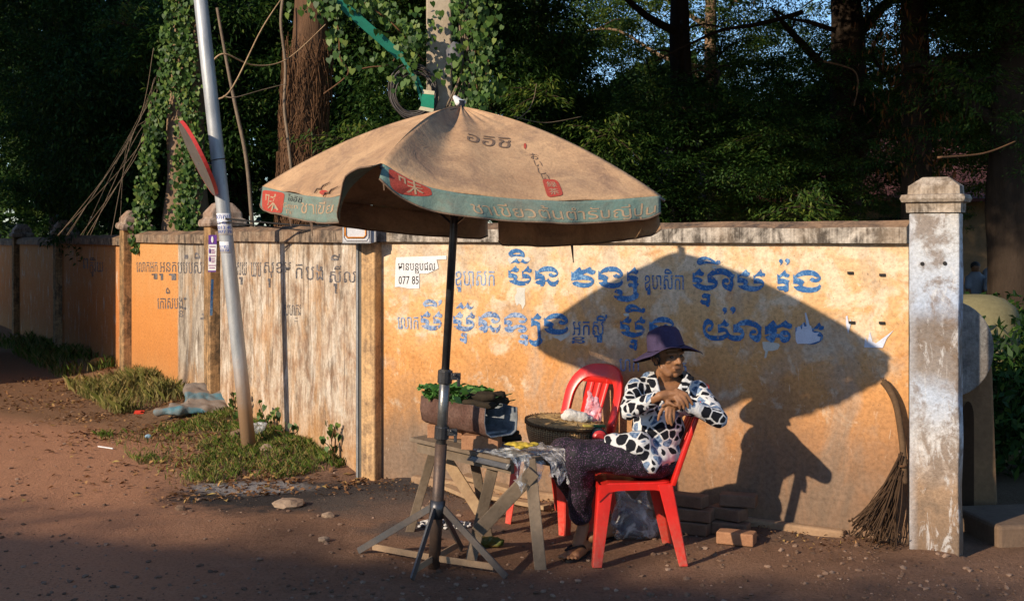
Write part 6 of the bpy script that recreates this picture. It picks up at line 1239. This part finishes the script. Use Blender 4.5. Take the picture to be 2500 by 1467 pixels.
for i in range(9):                                       # burnt sticks piled beyond the trough
    r_ = i % 3; lay = i // 3; p = Vector((-.10 + r_ * .03, 6.66 - r_ * .02, .60 + lay * .032)); q = Vector((.055 - lay * .028 + random.uniform(-.012, .012), 6.60 + r_ * .035, .606 + lay * .032 + random.uniform(-.006, .008)))
    mb = MB(); mb.tube([p, p.lerp(q, .5) + Vector((0, 0, .004)), q], [.014, .016, .011], 8, wob=.3); tag(mb.build('burnt_stick', MT['char'], None, True), 'blackened stick in the pile right of the grill trough', 'stick', 'burnt sticks piled on the table')
# clear plastic bags hanging over the table corner
def crumple(name, mb, vox, mat, amp, fr, lb=None, cat=None, parent=None, sm=2):
    o = blob(name, mb, vox, sm, mat, parent, lambda p: amp * 1.2 * mn.noise(p * fr * .6) + amp * 1.1 * (abs(mn.noise(p * fr * 1.1 + Vector((3, 1, 7)))) * 2 - .5))
    if lb: tag(o, lb, cat)
    return o
def drape(name, y0, y1, x0, top, drop, mat, lb, seed, out=.02):
    v = []; f = []; nu, nv_ = 22, 34; L = top + drop
    for j in range(nv_ + 1):
        for i in range(nu + 1):
            u = i / nu; q = j / nv_ * L; hang = max(0, q - top); yy = y0 + (y1 - y0) * u; k = drop * (1 - .45 * abs(math.sin(u * 7 + seed)) ** 1.5)
            hang = min(hang, k); a = Vector((u * 6 + seed, q * 14, seed)); n_ = mn.noise(a) * .020 + mn.noise(a * 2.3) * .010; fold = math.sin(u * 19 + seed * 2 + q * 6) * .014 * (hang / max(drop, .01))
            if q < top: p = Vector((x0 + q, yy + n_ * .6, .020 + abs(n_) * .8))
            else: p = Vector((x0 + top + out * math.sin(min(1, hang / .05) * 1.57) + fold + n_, yy * (1 - .25 * hang / drop) + (y0 + y1) / 2 * .25 * hang / drop + n_, .020 - hang + n_ * .4))
            v.append(TM @ p)
    for j in range(nv_):
        for i in range(nu): f.append((j * (nu + 1) + i, j * (nu + 1) + i + 1, (j + 1) * (nu + 1) + i + 1, (j + 1) * (nu + 1) + i))
    return tag(obj(name, v, f, mat, None, False), lb, 'bag')
drape('plastic_bag', -.21, .03, .12, .275, .19, plasticmat('clear_bag', (.66, .69, .71), .34), 'clear crumpled plastic bag with yellow contents draped over the table corner', 1.3)
drape('plastic_bag', -.02, .19, .20, .235, .16, plasticmat('clear_bag_pinkish', (.68, .66, .67), .34), 'smaller clear plastic bag hanging over the table end in front of the knee', 4.1, .07)
mb = MB()
for a, b in (((1256, 1083, 6.36), (.060, .045, .010)), ((1292, 1086, 6.33), (.055, .045, .010)), ((1275, 1090, 6.31), (.05, .03, .010))): mb.ell(P(*a), b, Matrix.Rotation(.5, 3, 'Z'))
tag(crumple('yellow_sweet', mb, .006, M('yellow_food', (.66, .48, .06), (.5, .36, .05), 30, .5, .3), .005, 30), 'yellow sweets inside the clear bag on the table', 'food')
# basket on the rear chair
bk_ = thing('woven_basket', 'dark brown woven bamboo basket with flat lid on the rear red chair', 'basket', (.30, 7.30, .43)); bc = Vector((.295, 7.19, .437)); BM = Matrix.Translation(bc) @ Matrix.Rotation(R(4), 4, 'Y') @ Matrix.Rotation(R(3), 4, 'X')
m, nt, bs, nd, lk = nodes('woven_bamboo'); v = ocoord(nt); x, y, z = sep(nt, v); an = math_(nt, 'ARCTAN2', y, x)
wv = math_(nt, 'MULTIPLY', math_(nt, 'SINE', math_(nt, 'ADD', math_(nt, 'MULTIPLY', an, 46.), math_(nt, 'MULTIPLY', z, 260.))), math_(nt, 'SINE', math_(nt, 'SUBTRACT', math_(nt, 'MULTIPLY', an, 46.), math_(nt, 'MULTIPLY', z, 260.))))
col = mix(nt, ramp(nt, math_(nt, 'ADD', math_(nt, 'MULTIPLY', wv, .5), .5), [(.3, 0.), (.7, 1.)]), (.22, .125, .052), (.62, .40, .18)); col = mix(nt, .5, col, ramp(nt, noise(nt, 30, 5, .7, v), [(.3, .3), (.7, 1.)]), 'MULTIPLY')
lk.new(col, bs.inputs['Base Color']); bs.inputs['Roughness'].default_value = .7; bump(nt, bs, wv, .6, .006)
mb = MB(); mb.lathe([(.001, .0), (.14, .0), (.175, .012), (.205, .06), (.222, .12), (.226, .175), (.220, .175)], (0, 0, 0), 48); mb.build('bowl', m, bk_, True, BM)
mb = MB(); mb.tube([(.227 * math.cos(a), .227 * math.sin(a), .172) for a in np.linspace(0, 2 * math.pi, 49)], .009, 6, caps=False)
for a in np.linspace(0, 2 * math.pi, 60, endpoint=False): mb.bar((.231 * math.cos(a), .231 * math.sin(a), .158), (.231 * math.cos(a), .231 * math.sin(a), .184), .006, .006)
mb.build('rim', M('bamboo_rim', (.17, .10, .045), (.09, .05, .025), 30, .7, .2), bk_, True, BM)
mb = MB(); mb.lathe([(.001, .192), (.12, .190), (.205, .182), (.222, .176)], (0, 0, 0), 40, wob=.02)
for i in range(70):
    a = random.uniform(0, 6.28); r_ = random.uniform(.03, .2); d = random.uniform(0, 6.28); p = Vector((r_ * math.cos(a), r_ * math.sin(a), .190)); mb.tube([p, p + Vector((math.cos(d), math.sin(d), .05)) * random.uniform(.03, .09)], .0022, 4)
mb.build('lid', M('straw_lid', (.56, .38, .17), (.32, .20, .085), 18, .8, .2, .6, 60), bk_, False, BM)
mb = MB(); mb.cap(BM @ Vector((.02, -.04, .225)), .036, BM @ Vector((.11, -.03, .215)), .032); mb.cap(BM @ Vector((.0, -.04, .22)), .026, BM @ Vector((.145, -.02, .205)), .018); crumple('rice_bag', mb, .007, M('white_rice_bag', (.72, .70, .66), (.62, .60, .57), 20, .7, .2, .5, 90), .004, 40, 'small white bag of rice lying on the basket lid', 'bag')
mb = MB(); c_ = BM @ Vector((.165, .04, .225)); mb.cap(c_ + Vector((0, 0, -.01)), .055, c_ + Vector((-.015, 0, .05)), .030); mb.cap(c_ + Vector((-.015, 0, .05)), .028, c_ + Vector((-.025, 0, .135)), .006); mb.cap(c_ + Vector((.02, 0, .02)), .035, c_ + Vector((.02, 0, .11)), .005)
crumple('plastic_bag', mb, .007, plasticmat('pink_bag', (.82, .42, .48), .55), .008, 30, 'pink translucent carrier bag standing on the basket beside the red chair back', 'bag')
mb = MB(); mb.bar(BM @ Vector((.10, -.165, .196)), BM @ Vector((.155, -.15, .196)), .03, .012); o = mb.build('snack_packet', M('yellow_packet', (.62, .50, .12), None, 10, .4, .4)); tag(o, 'yellow and green snack packet at the front of the basket lid', 'packet'); mb = MB(); mb.bar(BM @ Vector((.156, -.15, .196)), BM @ Vector((.222, -.12, .194)), .028, .012); mb.build('green_half', M('green_packet', (.02, .25, .10), None, 10, .4, .4), o)
fl = thing('vacuum_flask', 'dark teal flask lying on its side with red end beside the basket', 'flask', P(1462, 1066, 6.95)); p, q = P(1463, 1068, 6.98), P(1450, 1050, 7.2)
mb = MB(); mb.tube([p, q], .050, 24); bevel(mb.build('flask_body', M('dark_teal_plastic', (.008, .035, .045), None, 20, .25, .5), fl, True), .006)
d_ = (p - q).normalized(); mb = MB(); mb.tube([p, p + d_ * .012], .042, 24); mb.build('flask_end', M('pinkish_red_plastic', (.68, .05, .06), None, 20, .35, .5), fl, True); mb = MB(); mb.tube([p + d_ * .012, p + d_ * .016], .026, 20); mb.build('end_ring', M('dark_red_plastic', (.5, .035, .04), None, 20, .35, .5), fl)

# ------------------------------------------------------------------ things along the wall foot
for i, (px, py, d, rz, mt_, lb) in enumerate(((1690, 1300, 6.98, -28, 'brick_dull', 'bottom brick of the left stack behind the chair leg'), (1692, 1270, 7.0, -31, 'brick_dull', 'middle brick of the left stack behind the chair leg'), (1688, 1240, 7.0, -25, 'brick_dull', 'top brick of the left stack behind the chair leg'), (1785, 1290, 6.95, -30, 'brick_dull', 'bottom brick of the right stack against the wall'), (1782, 1262, 6.98, -33, 'brick_dull', 'middle brick of the right stack against the wall'), (1793, 1234, 7.02, -28, 'brick_dull', 'top brick of the right stack against the wall'), (1798, 1322, 6.76, -22, 'brick', 'lone sunlit brick lying in front of the right stack'))):
    lay = [0, 1, 2, 0, 1, 2, 0][i]; x_ = (px - 1250) / FP * d; y_ = d; dr = in_front_r(x_, y_)
    if dr < .09: x_ += RWN.x * (.09 - dr); y_ += RWN.y * (.09 - dr)
    base = max(gh(x_, y_), .0); mb = MB(); mb.box((0, 0, .036), (.205, .105, .068)); tag(bevel(mb.build('brick', MT[mt_], world=Matrix.Translation((x_, y_, base + lay * .0725)) @ Matrix.Rotation(R(rz + (0, 7, -9, 4, -8, 9, 0)[i]), 4, 'Z') @ Matrix.Translation(((0, .015, -.02, 0, -.02, .025, 0)[i], (0, -.012, .01, 0, .01, -.012, 0)[i], 0))), .008), lb, 'brick', 'bricks stacked at the wall foot')
for (a, b, wd, lb) in (((1085, 1200), (1185, 1240), .07, 'split plank lying under the table, left end toward the umbrella pole'), ((1180, 1185), (1255, 1215), .10, 'broad plank leaning low behind the table'), ((1185, 1225), (1335, 1250), .07, 'long pale plank on the ground behind the table legs'), ((1090, 1185), (1180, 1205), .05, 'thin lath behind the umbrella pole'), ((1240, 1165), (1335, 1205), .08, 'plank end under the rear chair')):
    p, q = G(*a), G(*b); p = on(p.x, p.y, .03 if 'broad' not in lb else .09); q = on(q.x, q.y, .03); 
    if in_front_r(p.x, p.y) < .05: p += RWN * (.05 - in_front_r(p.x, p.y))
    mb = MB(); mb.bar(p, q, wd, .025, (0, 0, 1)); tag(bevel(mb.build('plank', MT['plank']), .003), lb, 'plank')
mb = MB(); c_ = on(*G(1545, 1318)[:2]); mb.ell(c_ + Vector((0, .02, .09)), (.125, .09, .10)); mb.cap(c_ + Vector((-.08, 0, .06)), .06, c_ + Vector((.09, .02, .05)), .06); mb.cap(c_ + Vector((-.03, .02, .14)), .08, c_ + Vector((-.05, .03, .24)), .03); mb.cap(c_ + Vector((.05, .02, .14)), .07, c_ + Vector((.07, .03, .25)), .02)
crumple('plastic_bag', mb, .011, plasticmat('greyish_clear_bag', (.50, .50, .50), .42), .012, 11, 'large clear plastic sack standing under the foreground chair', 'bag')
mb = MB(); mb.ell(c_ + Vector((.0, .02, .06)), (.09, .06, .05)); mb.ell(c_ + Vector((-.03, .02, .12)), (.05, .04, .05)); tag(blob('bagged_goods', mb, .012, 2, M('dim_bag_contents', (.05, .09, .07), (.07, .055, .12), 8, .6, .3)), 'dark greenish goods inside the plastic sack under the chair', 'goods')
# broom
br = thing('twig_broom', 'old twig broom with bent handle leaning on the wall beside the pillar', 'broom', wrw(2180, 1330, .1)); mb = MB()
q = catmull([wrw(2156, 930, .05), wrw(2172, 950, .05), wrw(2188, 985, .06), wrw(2198, 1040, .07), wrw(2205, 1100, .08), wrw(2208, 1180, .09)], 8); mb.tube(q, lerp_list([.020, .021, .019, .018, .018, .020], len(q)), 10, wob=.15)
for i in range(6): mb.tube([wrw(2156, 931, .05), wrw(2150 + i * 2.4, 922 + (i % 3) * 4, .05)], .004, 4)
mb.build('handle', M('brown_stick', (.15, .09, .047), (.085, .05, .028), 14, .8, .2, .5, 40), br, True)
mb = MB()
for i in range(72):
    a = wrw(2200 + random.uniform(-6, 6), 1115 + random.uniform(-15, 50), .09 + random.uniform(-.03, .03)); t = random.random() ** .8; ex = 2196 - t * 108 + random.uniform(-14, 12); ey = 1345 - t * 60 + random.uniform(-55, 20) * (1 - t * .4)
    off = .12 + random.uniform(-.08, .10); b = wrw(ex, min(ey, 1348), off); g_ = gh(b.x, b.y) + .01; b.z = max(b.z, g_); c_ = a.lerp(b, .5) + Vector((random.uniform(-.02, .02), random.uniform(-.02, .02), random.uniform(-.05, .0))); mb.tube(catmull([a, c_, b, b + Vector((random.uniform(-.03, .02), random.uniform(-.02, .02), random.uniform(-.004, .02)))], 4), random.uniform(.0022, .0045), 4)
mb.build('twigs', M('twig', (.095, .056, .032), (.05, .031, .02), 30, .85, .1), br, True)
mb = MB(); mb.tube([wrw(2203 + 9 * math.cos(t), 1135 + 3 * math.sin(t), .09 + .03 * math.sin(t)) for t in np.linspace(0, 6.283, 13)], .006, 5, caps=False); mb.build('binding', MT['fibre'], br)
# sack by the left wall
sk = G(470, 1030); mb = MB(); b0 = on(sk.x, sk.y); mb.box(b0 + Vector((.10, .16, .12)), (.40, .44, .10), Matrix.Rotation(R(18), 3, 'Z') @ Matrix.Rotation(R(24), 3, 'X')); mb.cap(b0 + Vector((-.16, -.10, .05)), .055, b0 + Vector((.26, -.0, .05)), .05); mb.box(b0 + Vector((.05, .0, .05)), (.50, .26, .07), Matrix.Rotation(R(14), 3, 'Z')); mb.cap(b0 + Vector((-.30, -.10, .03)), .035, b0 + Vector((-.08, -.14, .045)), .05)
m, nt, bs, nd, lk = nodes('blue_striped_sack'); v = ocoord(nt); x, y, z = sep(nt, v); q = math_(nt, 'ADD', math_(nt, 'MULTIPLY', y, .8), math_(nt, 'ADD', z, math_(nt, 'MULTIPLY', noise(nt, 3, 3, .5, v), .25)))
stp = ramp(nt, math_(nt, 'FRACT', math_(nt, 'MULTIPLY', q, 3.1)), [(.0, 1.), (.30, 1.), (.36, 0.), (.94, 0.), (1., 1.)]); col = mix(nt, stp, (.19, .155, .125), (.06, .16, .20)); col = mix(nt, ramp(nt, noise(nt, 6, 6, .7, v), [(.42, 0.), (.66, .75)]), col, (.19, .13, .09))
lk.new(col, bs.inputs['Base Color']); bs.inputs['Roughness'].default_value = .75; bump(nt, bs, noise(nt, 30, 4, .6, v, 1.), .4, .01)
crumple('woven_sack', mb, .014, m, .016, 9, 'crumpled grey sack with faded blue stripes dumped at the left wall', 'sack', sm=3)
mb = MB(); c_ = on(*G(627, 1092)[:2], .06); mb.ell(c_, (.068, .05, .05)); mb.cap(c_ + Vector((.03, 0, .02)), .03, c_ + Vector((.07, 0, .03)), .016); crumple('plastic_cup', mb, .007, plasticmat('clear_cup', (.62, .63, .66), .4), .011, 24, 'crushed clear plastic cup in the grass at the foot of the leaning pole', 'cup')
p, q = G(240, 1090), G(276, 1095); mb = MB(); mb.bar(on(p.x, p.y, .008), on(q.x, q.y, .008), .012, .008); tag(mb.build('white_stick', MT['white']), 'short white straw lying alone on the road at left', 'straw')
mb = MB(); c_ = on(*G(362, 1070)[:2], .02); mb.ell(c_, (.03, .02, .02)); tag(blob('bottle_cap', mb, .006, 1, M('pale_blue_scrap', (.25, .40, .50), None, 20, .6, .3)), 'tiny pale blue plastic scrap on the leaf litter', 'litter')
p = G(340, 1014); mb = MB(); mb.box(on(p.x, p.y, .015), (.09, .05, .01), Matrix.Rotation(.5, 3, 'X')); tag(mb.build('red_wrapper', M('red_wrapper', (.7, .06, .03), None, 20, .5, .3)), 'small bright red wrapper on the litter left of the sack', 'wrapper')
p = G(250, 912); mb = MB(); mb.ell(on(p.x, p.y, .05), (.16, .10, .06)); tag(blob('husk', mb, .015, 1, M('orange_husk', (.42, .19, .04), (.30, .15, .05), 12, .8, .2)), 'dry orange-yellow husk lying at the shadow edge by the left wall', 'husk')
p = G(1195, 1338); mb = MB(); mb.cap(on(p.x - .05, p.y + .02, .03), .028, on(p.x + .03, p.y, .03), .03); mb.cap(on(p.x + .02, p.y, .03), .03, on(p.x + .06, p.y - .01, .03), .022); crumple('leaf_scrap', mb, .006, M('brown_green_leaf_scrap', (.03, .085, .012), (.17, .085, .02), 14, .6, .3), .007, 30, 'folded green and brown leaf wrapper dropped under the table', 'leaf')
# little heap of white ash and charcoal under the stand
mb = MB()
for i in range(230):
    a = random.uniform(0, 6.28); r_ = random.random() ** .6; p = G(1085, 1285); x_, y_ = p.x + .17 * r_ * math.cos(a), p.y + .10 * r_ * math.sin(a); stone(mb, on(x_, y_, .008 + .02 * (1 - r_)), random.uniform(.005, .014), i * 2.1)
m = leafmat('ash_lump', [(0, (.03, .035, .05)), (.45, (.05, .055, .075)), (.5, (.52, .50, .47)), (1, (.68, .66, .62))], 0, .9, .1); tag(mb.build('ash_heap', m), 'heap of white ash and blue-black charcoal behind the umbrella stand', 'ash', kind='stuff')

# ------------------------------------------------------------------ grass, leaf litter, weeds
def blades(name, pts, h, wd, mat, lean=.5):
    k = len(pts); pts = np.array([tuple(on(x_, y_, -.01)) for x_, y_ in pts]); H_ = RNG.uniform(.45, 1.25, k) * h; a = RNG.uniform(0, 6.283, k); ln = RNG.uniform(.1, 1., k) * lean * H_
    d = np.stack([np.cos(a), np.sin(a), np.zeros(k)], 1); s_ = np.stack([-np.sin(a + RNG.normal(0, .6, k)), np.cos(a), np.zeros(k)], 1); W_ = (wd * RNG.uniform(.6, 1.3, k))[:, None]; U = np.array([0, 0, 1.])
    v = np.empty((k, 5, 3)); v[:, 0] = pts - s_ * W_ / 2; v[:, 1] = pts + s_ * W_ / 2; mid = pts + U * (H_ * .6)[:, None] + d * (ln * .35)[:, None]; v[:, 2] = mid + s_ * W_ * .4; v[:, 3] = pts + U * (H_ * .92)[:, None] + d * ln[:, None]; v[:, 4] = mid - s_ * W_ * .4
    me = bpy.data.meshes.new(name); me.vertices.add(k * 5); me.vertices.foreach_set('co', v.reshape(-1)); me.loops.add(k * 5); me.loops.foreach_set('vertex_index', np.arange(k * 5, dtype=np.int32)); me.polygons.add(k); me.polygons.foreach_set('loop_start', np.arange(k, dtype=np.int32) * 5); me.update(calc_edges=True); me.validate(); me.materials.append(mat); return link(bpy.data.objects.new(name, me))
def pick(n, lo, hi, u0, u1, d0, d1, dens=None):          # points along the left wall: u along, d out from it
    out = []
    while len(out) < n:
        u = random.uniform(u0, u1); d = d0 + (d1 - d0) * random.random() ** 1.5; p = LW0 + LWD * u + LWN * d
        if dens and random.random() > dens(p.x, p.y, d): continue
        out.append((p.x, p.y))
    return out
nzf = lambda f, th: (lambda x_, y_, d: 1. if mn.noise(Vector((x_ * f, y_ * f, 4))) + .35 - d * .35 > th else .12)
tag(blades('grass_patch', pick(9000, 0, 0, .15, 2.9, .02, 1.2, nzf(2.1, .14)), .065, .0045, GRS, 1.0), 'low green grass and weeds round the foot of the leaning pole', 'grass', kind='stuff')
tag(blades('grass_patch', pick(4600, 0, 0, 3.9, 6.3, .03, .8, nzf(1.7, .16)), .17, .005, DRYG, .9), 'taller half-dry grass clump at the wall left of the sack', 'grass', kind='stuff')
tag(blades('grass_patch', pick(3000, 0, 0, 7.3, 13.5, .03, .7, nzf(1.2, .2)), .17, .006, GRS, .8), 'shaded grass along the dark far stretch of the left wall', 'grass', kind='stuff')
pts = []
while len(pts) < 3400:
    u = random.uniform(-.3, 7.5); d = abs(random.gauss(.25, .75)); p = LW0 + LWD * u + LWN * d
    if d > .03 and mn.noise(Vector((p.x * 1.4, p.y * 1.4, 8))) + .45 > random.random() * .9: pts.append((p.x, p.y))
while len(pts) < 4300:
    u = random.uniform(.0, 3.65); d = .05 + abs(random.gauss(0, .22)); p = RW0 + RWD * u + RWN * d; pts.append((p.x, p.y))
k = len(pts); c3 = np.array([tuple(on(x_, y_, .006 + random.random() * .012)) for x_, y_ in pts]); dd = rdir(k); dd[:, 2] *= .25
me = leaf_mesh('litter', c3, dd, rdir(k) * .45 + np.array([0, 0, 1.]), np.where(c3[:, 0] > -1, .45, 1.) * RNG.uniform(.02, .07, k), np.where(c3[:, 0] > -1, .45, 1.) * RNG.uniform(.010, .034, k), .25); me.materials.append(LITTER); tag(link(bpy.data.objects.new('leaf_litter', me)), 'dry brown leaves and twigs strewn along the wall foot', 'litter', kind='stuff')
# broad-leaved weeds growing at the wall
def weed(px, py, h, lb, n=26):
    g = G(px, py); 
    if in_front_l(g.x, g.y) < .06: g = g + LWN * (.06 - in_front_l(g.x, g.y))
    b = on(g.x, g.y); t = thing('weed', lb, 'weed', b, 'weeds at the wall foot'); mb = MB(); cs = []; ns = []
    for i in range(5):
        e = b + Vector((random.uniform(-.10, .10), random.uniform(-.08, .08), h * random.uniform(.6, 1.05))); q = catmull([b, b.lerp(e, .5) + Vector((random.uniform(-.03, .03), 0, .03)), e], 4); mb.tube(q, .0035, 5)
        for j in range(n // 5): p = q[random.randrange(2, len(q))] + Vector((random.uniform(-.03, .03), random.uniform(-.03, .03), random.uniform(-.02, .02))); cs.append(tuple(p)); ns.append((random.gauss(0, .4), -.6, .8))
    mb.build('stem', MT['fibre'], t); link(bpy.data.objects.new('leaves', ivy_leaves(np.array(cs), np.array(ns), .045)), t)
weed(820, 1150, .28, 'leafy weed against the wall near the steel channel', 34); weed(582, 1060, .30, 'tall thin weed just left of the leaning pole foot', 26); weed(700, 1105, .14, 'short weed at the wall right of the leaning pole', 20); weed(655, 1085, .22, 'dry bushy weed directly behind the leaning pole foot', 30)

# ------------------------------------------------------------------ small far figures in the school yard
def kid(x_, y_, h, bend, lb, face=0):
    t = thing('person', lb, 'person', (x_, y_, 0), 'pupils in the school yard'); b = MB(); hp = Vector((x_, y_, h * .5)); nk = hp + (Vector((.30 * math.cos(face) * h, 0, .22 * h)) if bend else Vector((0, 0, .33 * h)))
    hd = nk + (Vector((.10 * math.cos(face), 0, .02)) if bend else Vector((0, 0, .11 * h)))
    b.cap(nk, .04, hd, .075 * h / 1.2); b.cap(hp, .09, nk, .085)
    for s_ in (-1, 1):
        b.cap(hp + Vector((s_ * .05, 0, 0)), .06, (x_ + s_ * .06, y_, .05), .035); b.cap((x_ + s_ * .06, y_, .04), .035, (x_ + s_ * .07, y_ - .10, .03), .028)
        sh = nk + Vector((s_ * .11, 0, -.04)); b.cap(sh, .042, sh + Vector((s_ * .03, -.04, -.20)), .034); b.cap(sh + Vector((s_ * .03, -.04, -.20)), .034, sh + Vector((s_ * .01, -.10, -.36)), .025)
    sk_ = blob('body', b, .02, 2, MT['skin'], t); b = MB(); b.cap(hp + Vector((0, 0, .02)), .11, nk - Vector((0, 0, .02)), .11)
    for s_ in (-1, 1): sh = nk + Vector((s_ * .11, 0, -.04)); b.cap(sh, .058, sh + Vector((s_ * .03, -.03, -.14)), .052)
    blob('shirt', b, .02, 2, MT['kidshirt'], t); b = MB(); b.cap(hp + Vector((0, 0, .0)), .125, hp + Vector((0, 0, -.22)), .13); blob('skirt', b, .02, 1, MT['kidskirt'], t); b = MB(); b.ell(hd + Vector((0, .012, .02)), (.082, .085, .082)); blob('hair', b, .02, 1, MT['hair'], t)
MT['kidshirt'] = M('shaded_white_shirt', (.40, .43, .50), (.33, .36, .42), 9, .8, .2); MT['kidskirt'] = M('dark_navy_skirt', (.012, .013, .025), None, 9, .8, .2)  # shirt white dulled to blue-grey, shade put into the cloth colour
for x_, y_, h, bd_, lb, fc in ((7.62, 20.2, 1.25, 0, 'pupil in white shirt standing left of the taller pair', 0), (7.85, 20.0, 1.22, 0, 'pupil in pale shirt partly hidden by the tallest one', 0), (8.06, 20.6, 1.36, 0, 'tallest pupil standing upright in white shirt and dark skirt', 0), (7.68, 18.6, .95, 0, 'smallest pupil, crouching low in front of the others', 0), (8.50, 20.2, 1.2, 1, 'pupil in white shirt bending forward beside the big trunk', math.pi)): kid(x_, y_, h, bd_, lb, fc)

# ------------------------------------------------------------------ houses across the road (behind and left of the camera): they cast the long shadows
hmx = M('house_plaster', (.45, .38, .30), (.36, .30, .24), 2, .9, .1); rfm = M('house_roof_edge', (.20, .12, .09), None, 3, .9, .1)
def house(label, A_, B_, depth, H_):
    A_, B_ = Vector(A_), Vector(B_); d = (B_ - A_); L = d.length; d.normalize(); n = Vector((d.y, -d.x, 0))
    t = thing('house', label, 'house', A_); fr = Matrix.Identity(4); fr.col[0][:3] = d; fr.col[1][:3] = n; fr.col[2][:3] = (0, 0, 1); fr.col[3][:3] = A_
    mb = MB(); mb.box((L / 2, depth / 2 + .4, H_ / 2 - .1), (L - .8, depth - .8, H_ - .2)); mb.build('wall', hmx, t, world=fr)
    mb = MB(); nseg = 60; v = []; f = []
    for i in range(nseg + 1):
        x_ = L * i / nseg; k = .05 * mn.noise(Vector((x_ * .8, 1, 0))); v += [(x_, k, H_ + k), (x_, depth / 2, H_ + 1.0), (x_, depth, H_), (x_, depth, H_ - .2), (x_, k, H_ - .2 + k)]
    for i in range(nseg):
        for j in range(5): f.append((i * 5 + j, i * 5 + (j + 1) % 5, (i + 1) * 5 + (j + 1) % 5, (i + 1) * 5 + j))
    f += [tuple(range(5)), tuple(nseg * 5 + j for j in reversed(range(5)))]; obj('roof', v, f, rfm, t, False, fr)
    for i in range(3):
        wf = MB().box((L * (i + 1) / 4, .39, 1.6), (.9, .06, 1.2)).build('window', MT['steel'], t, world=fr)
house('long low house across the road behind the camera', (-15.5, .36, 0), (-3.6, -3.10, 0), 6, 4.95)
_tc = []  # unseen leaf crowns added along the roof edge to soften its shadow
for i in range(9):
    u = i / 8; _tc.append((3, -13.5 + 10.2 * u + random.uniform(-.3, .3), .0 - 2.95 * u + random.uniform(-.2, .2), 4.62 + random.uniform(-.1, .12), 1.1, .7, .34))
tree('shadow_softening_tree', 'unseen tree added over the roof edge behind the camera to soften its shadow', (-9.0, -3.0, 0), 4.8, .18, _tc, 51, group=None)
hl = thing('house', 'tall plain house on the far left side of the road, outside the view', 'house', (-14, 14, 0))
mb = MB(); mb.box((-12.9, 15.2, 5.), (10, 6, 10)); mb.build('wall', hmx, hl); mb = MB(); mb.box((-12.9, 15.2, 10.1), (10.1, 6.1, .2)); mb.build('roof', rfm, hl)
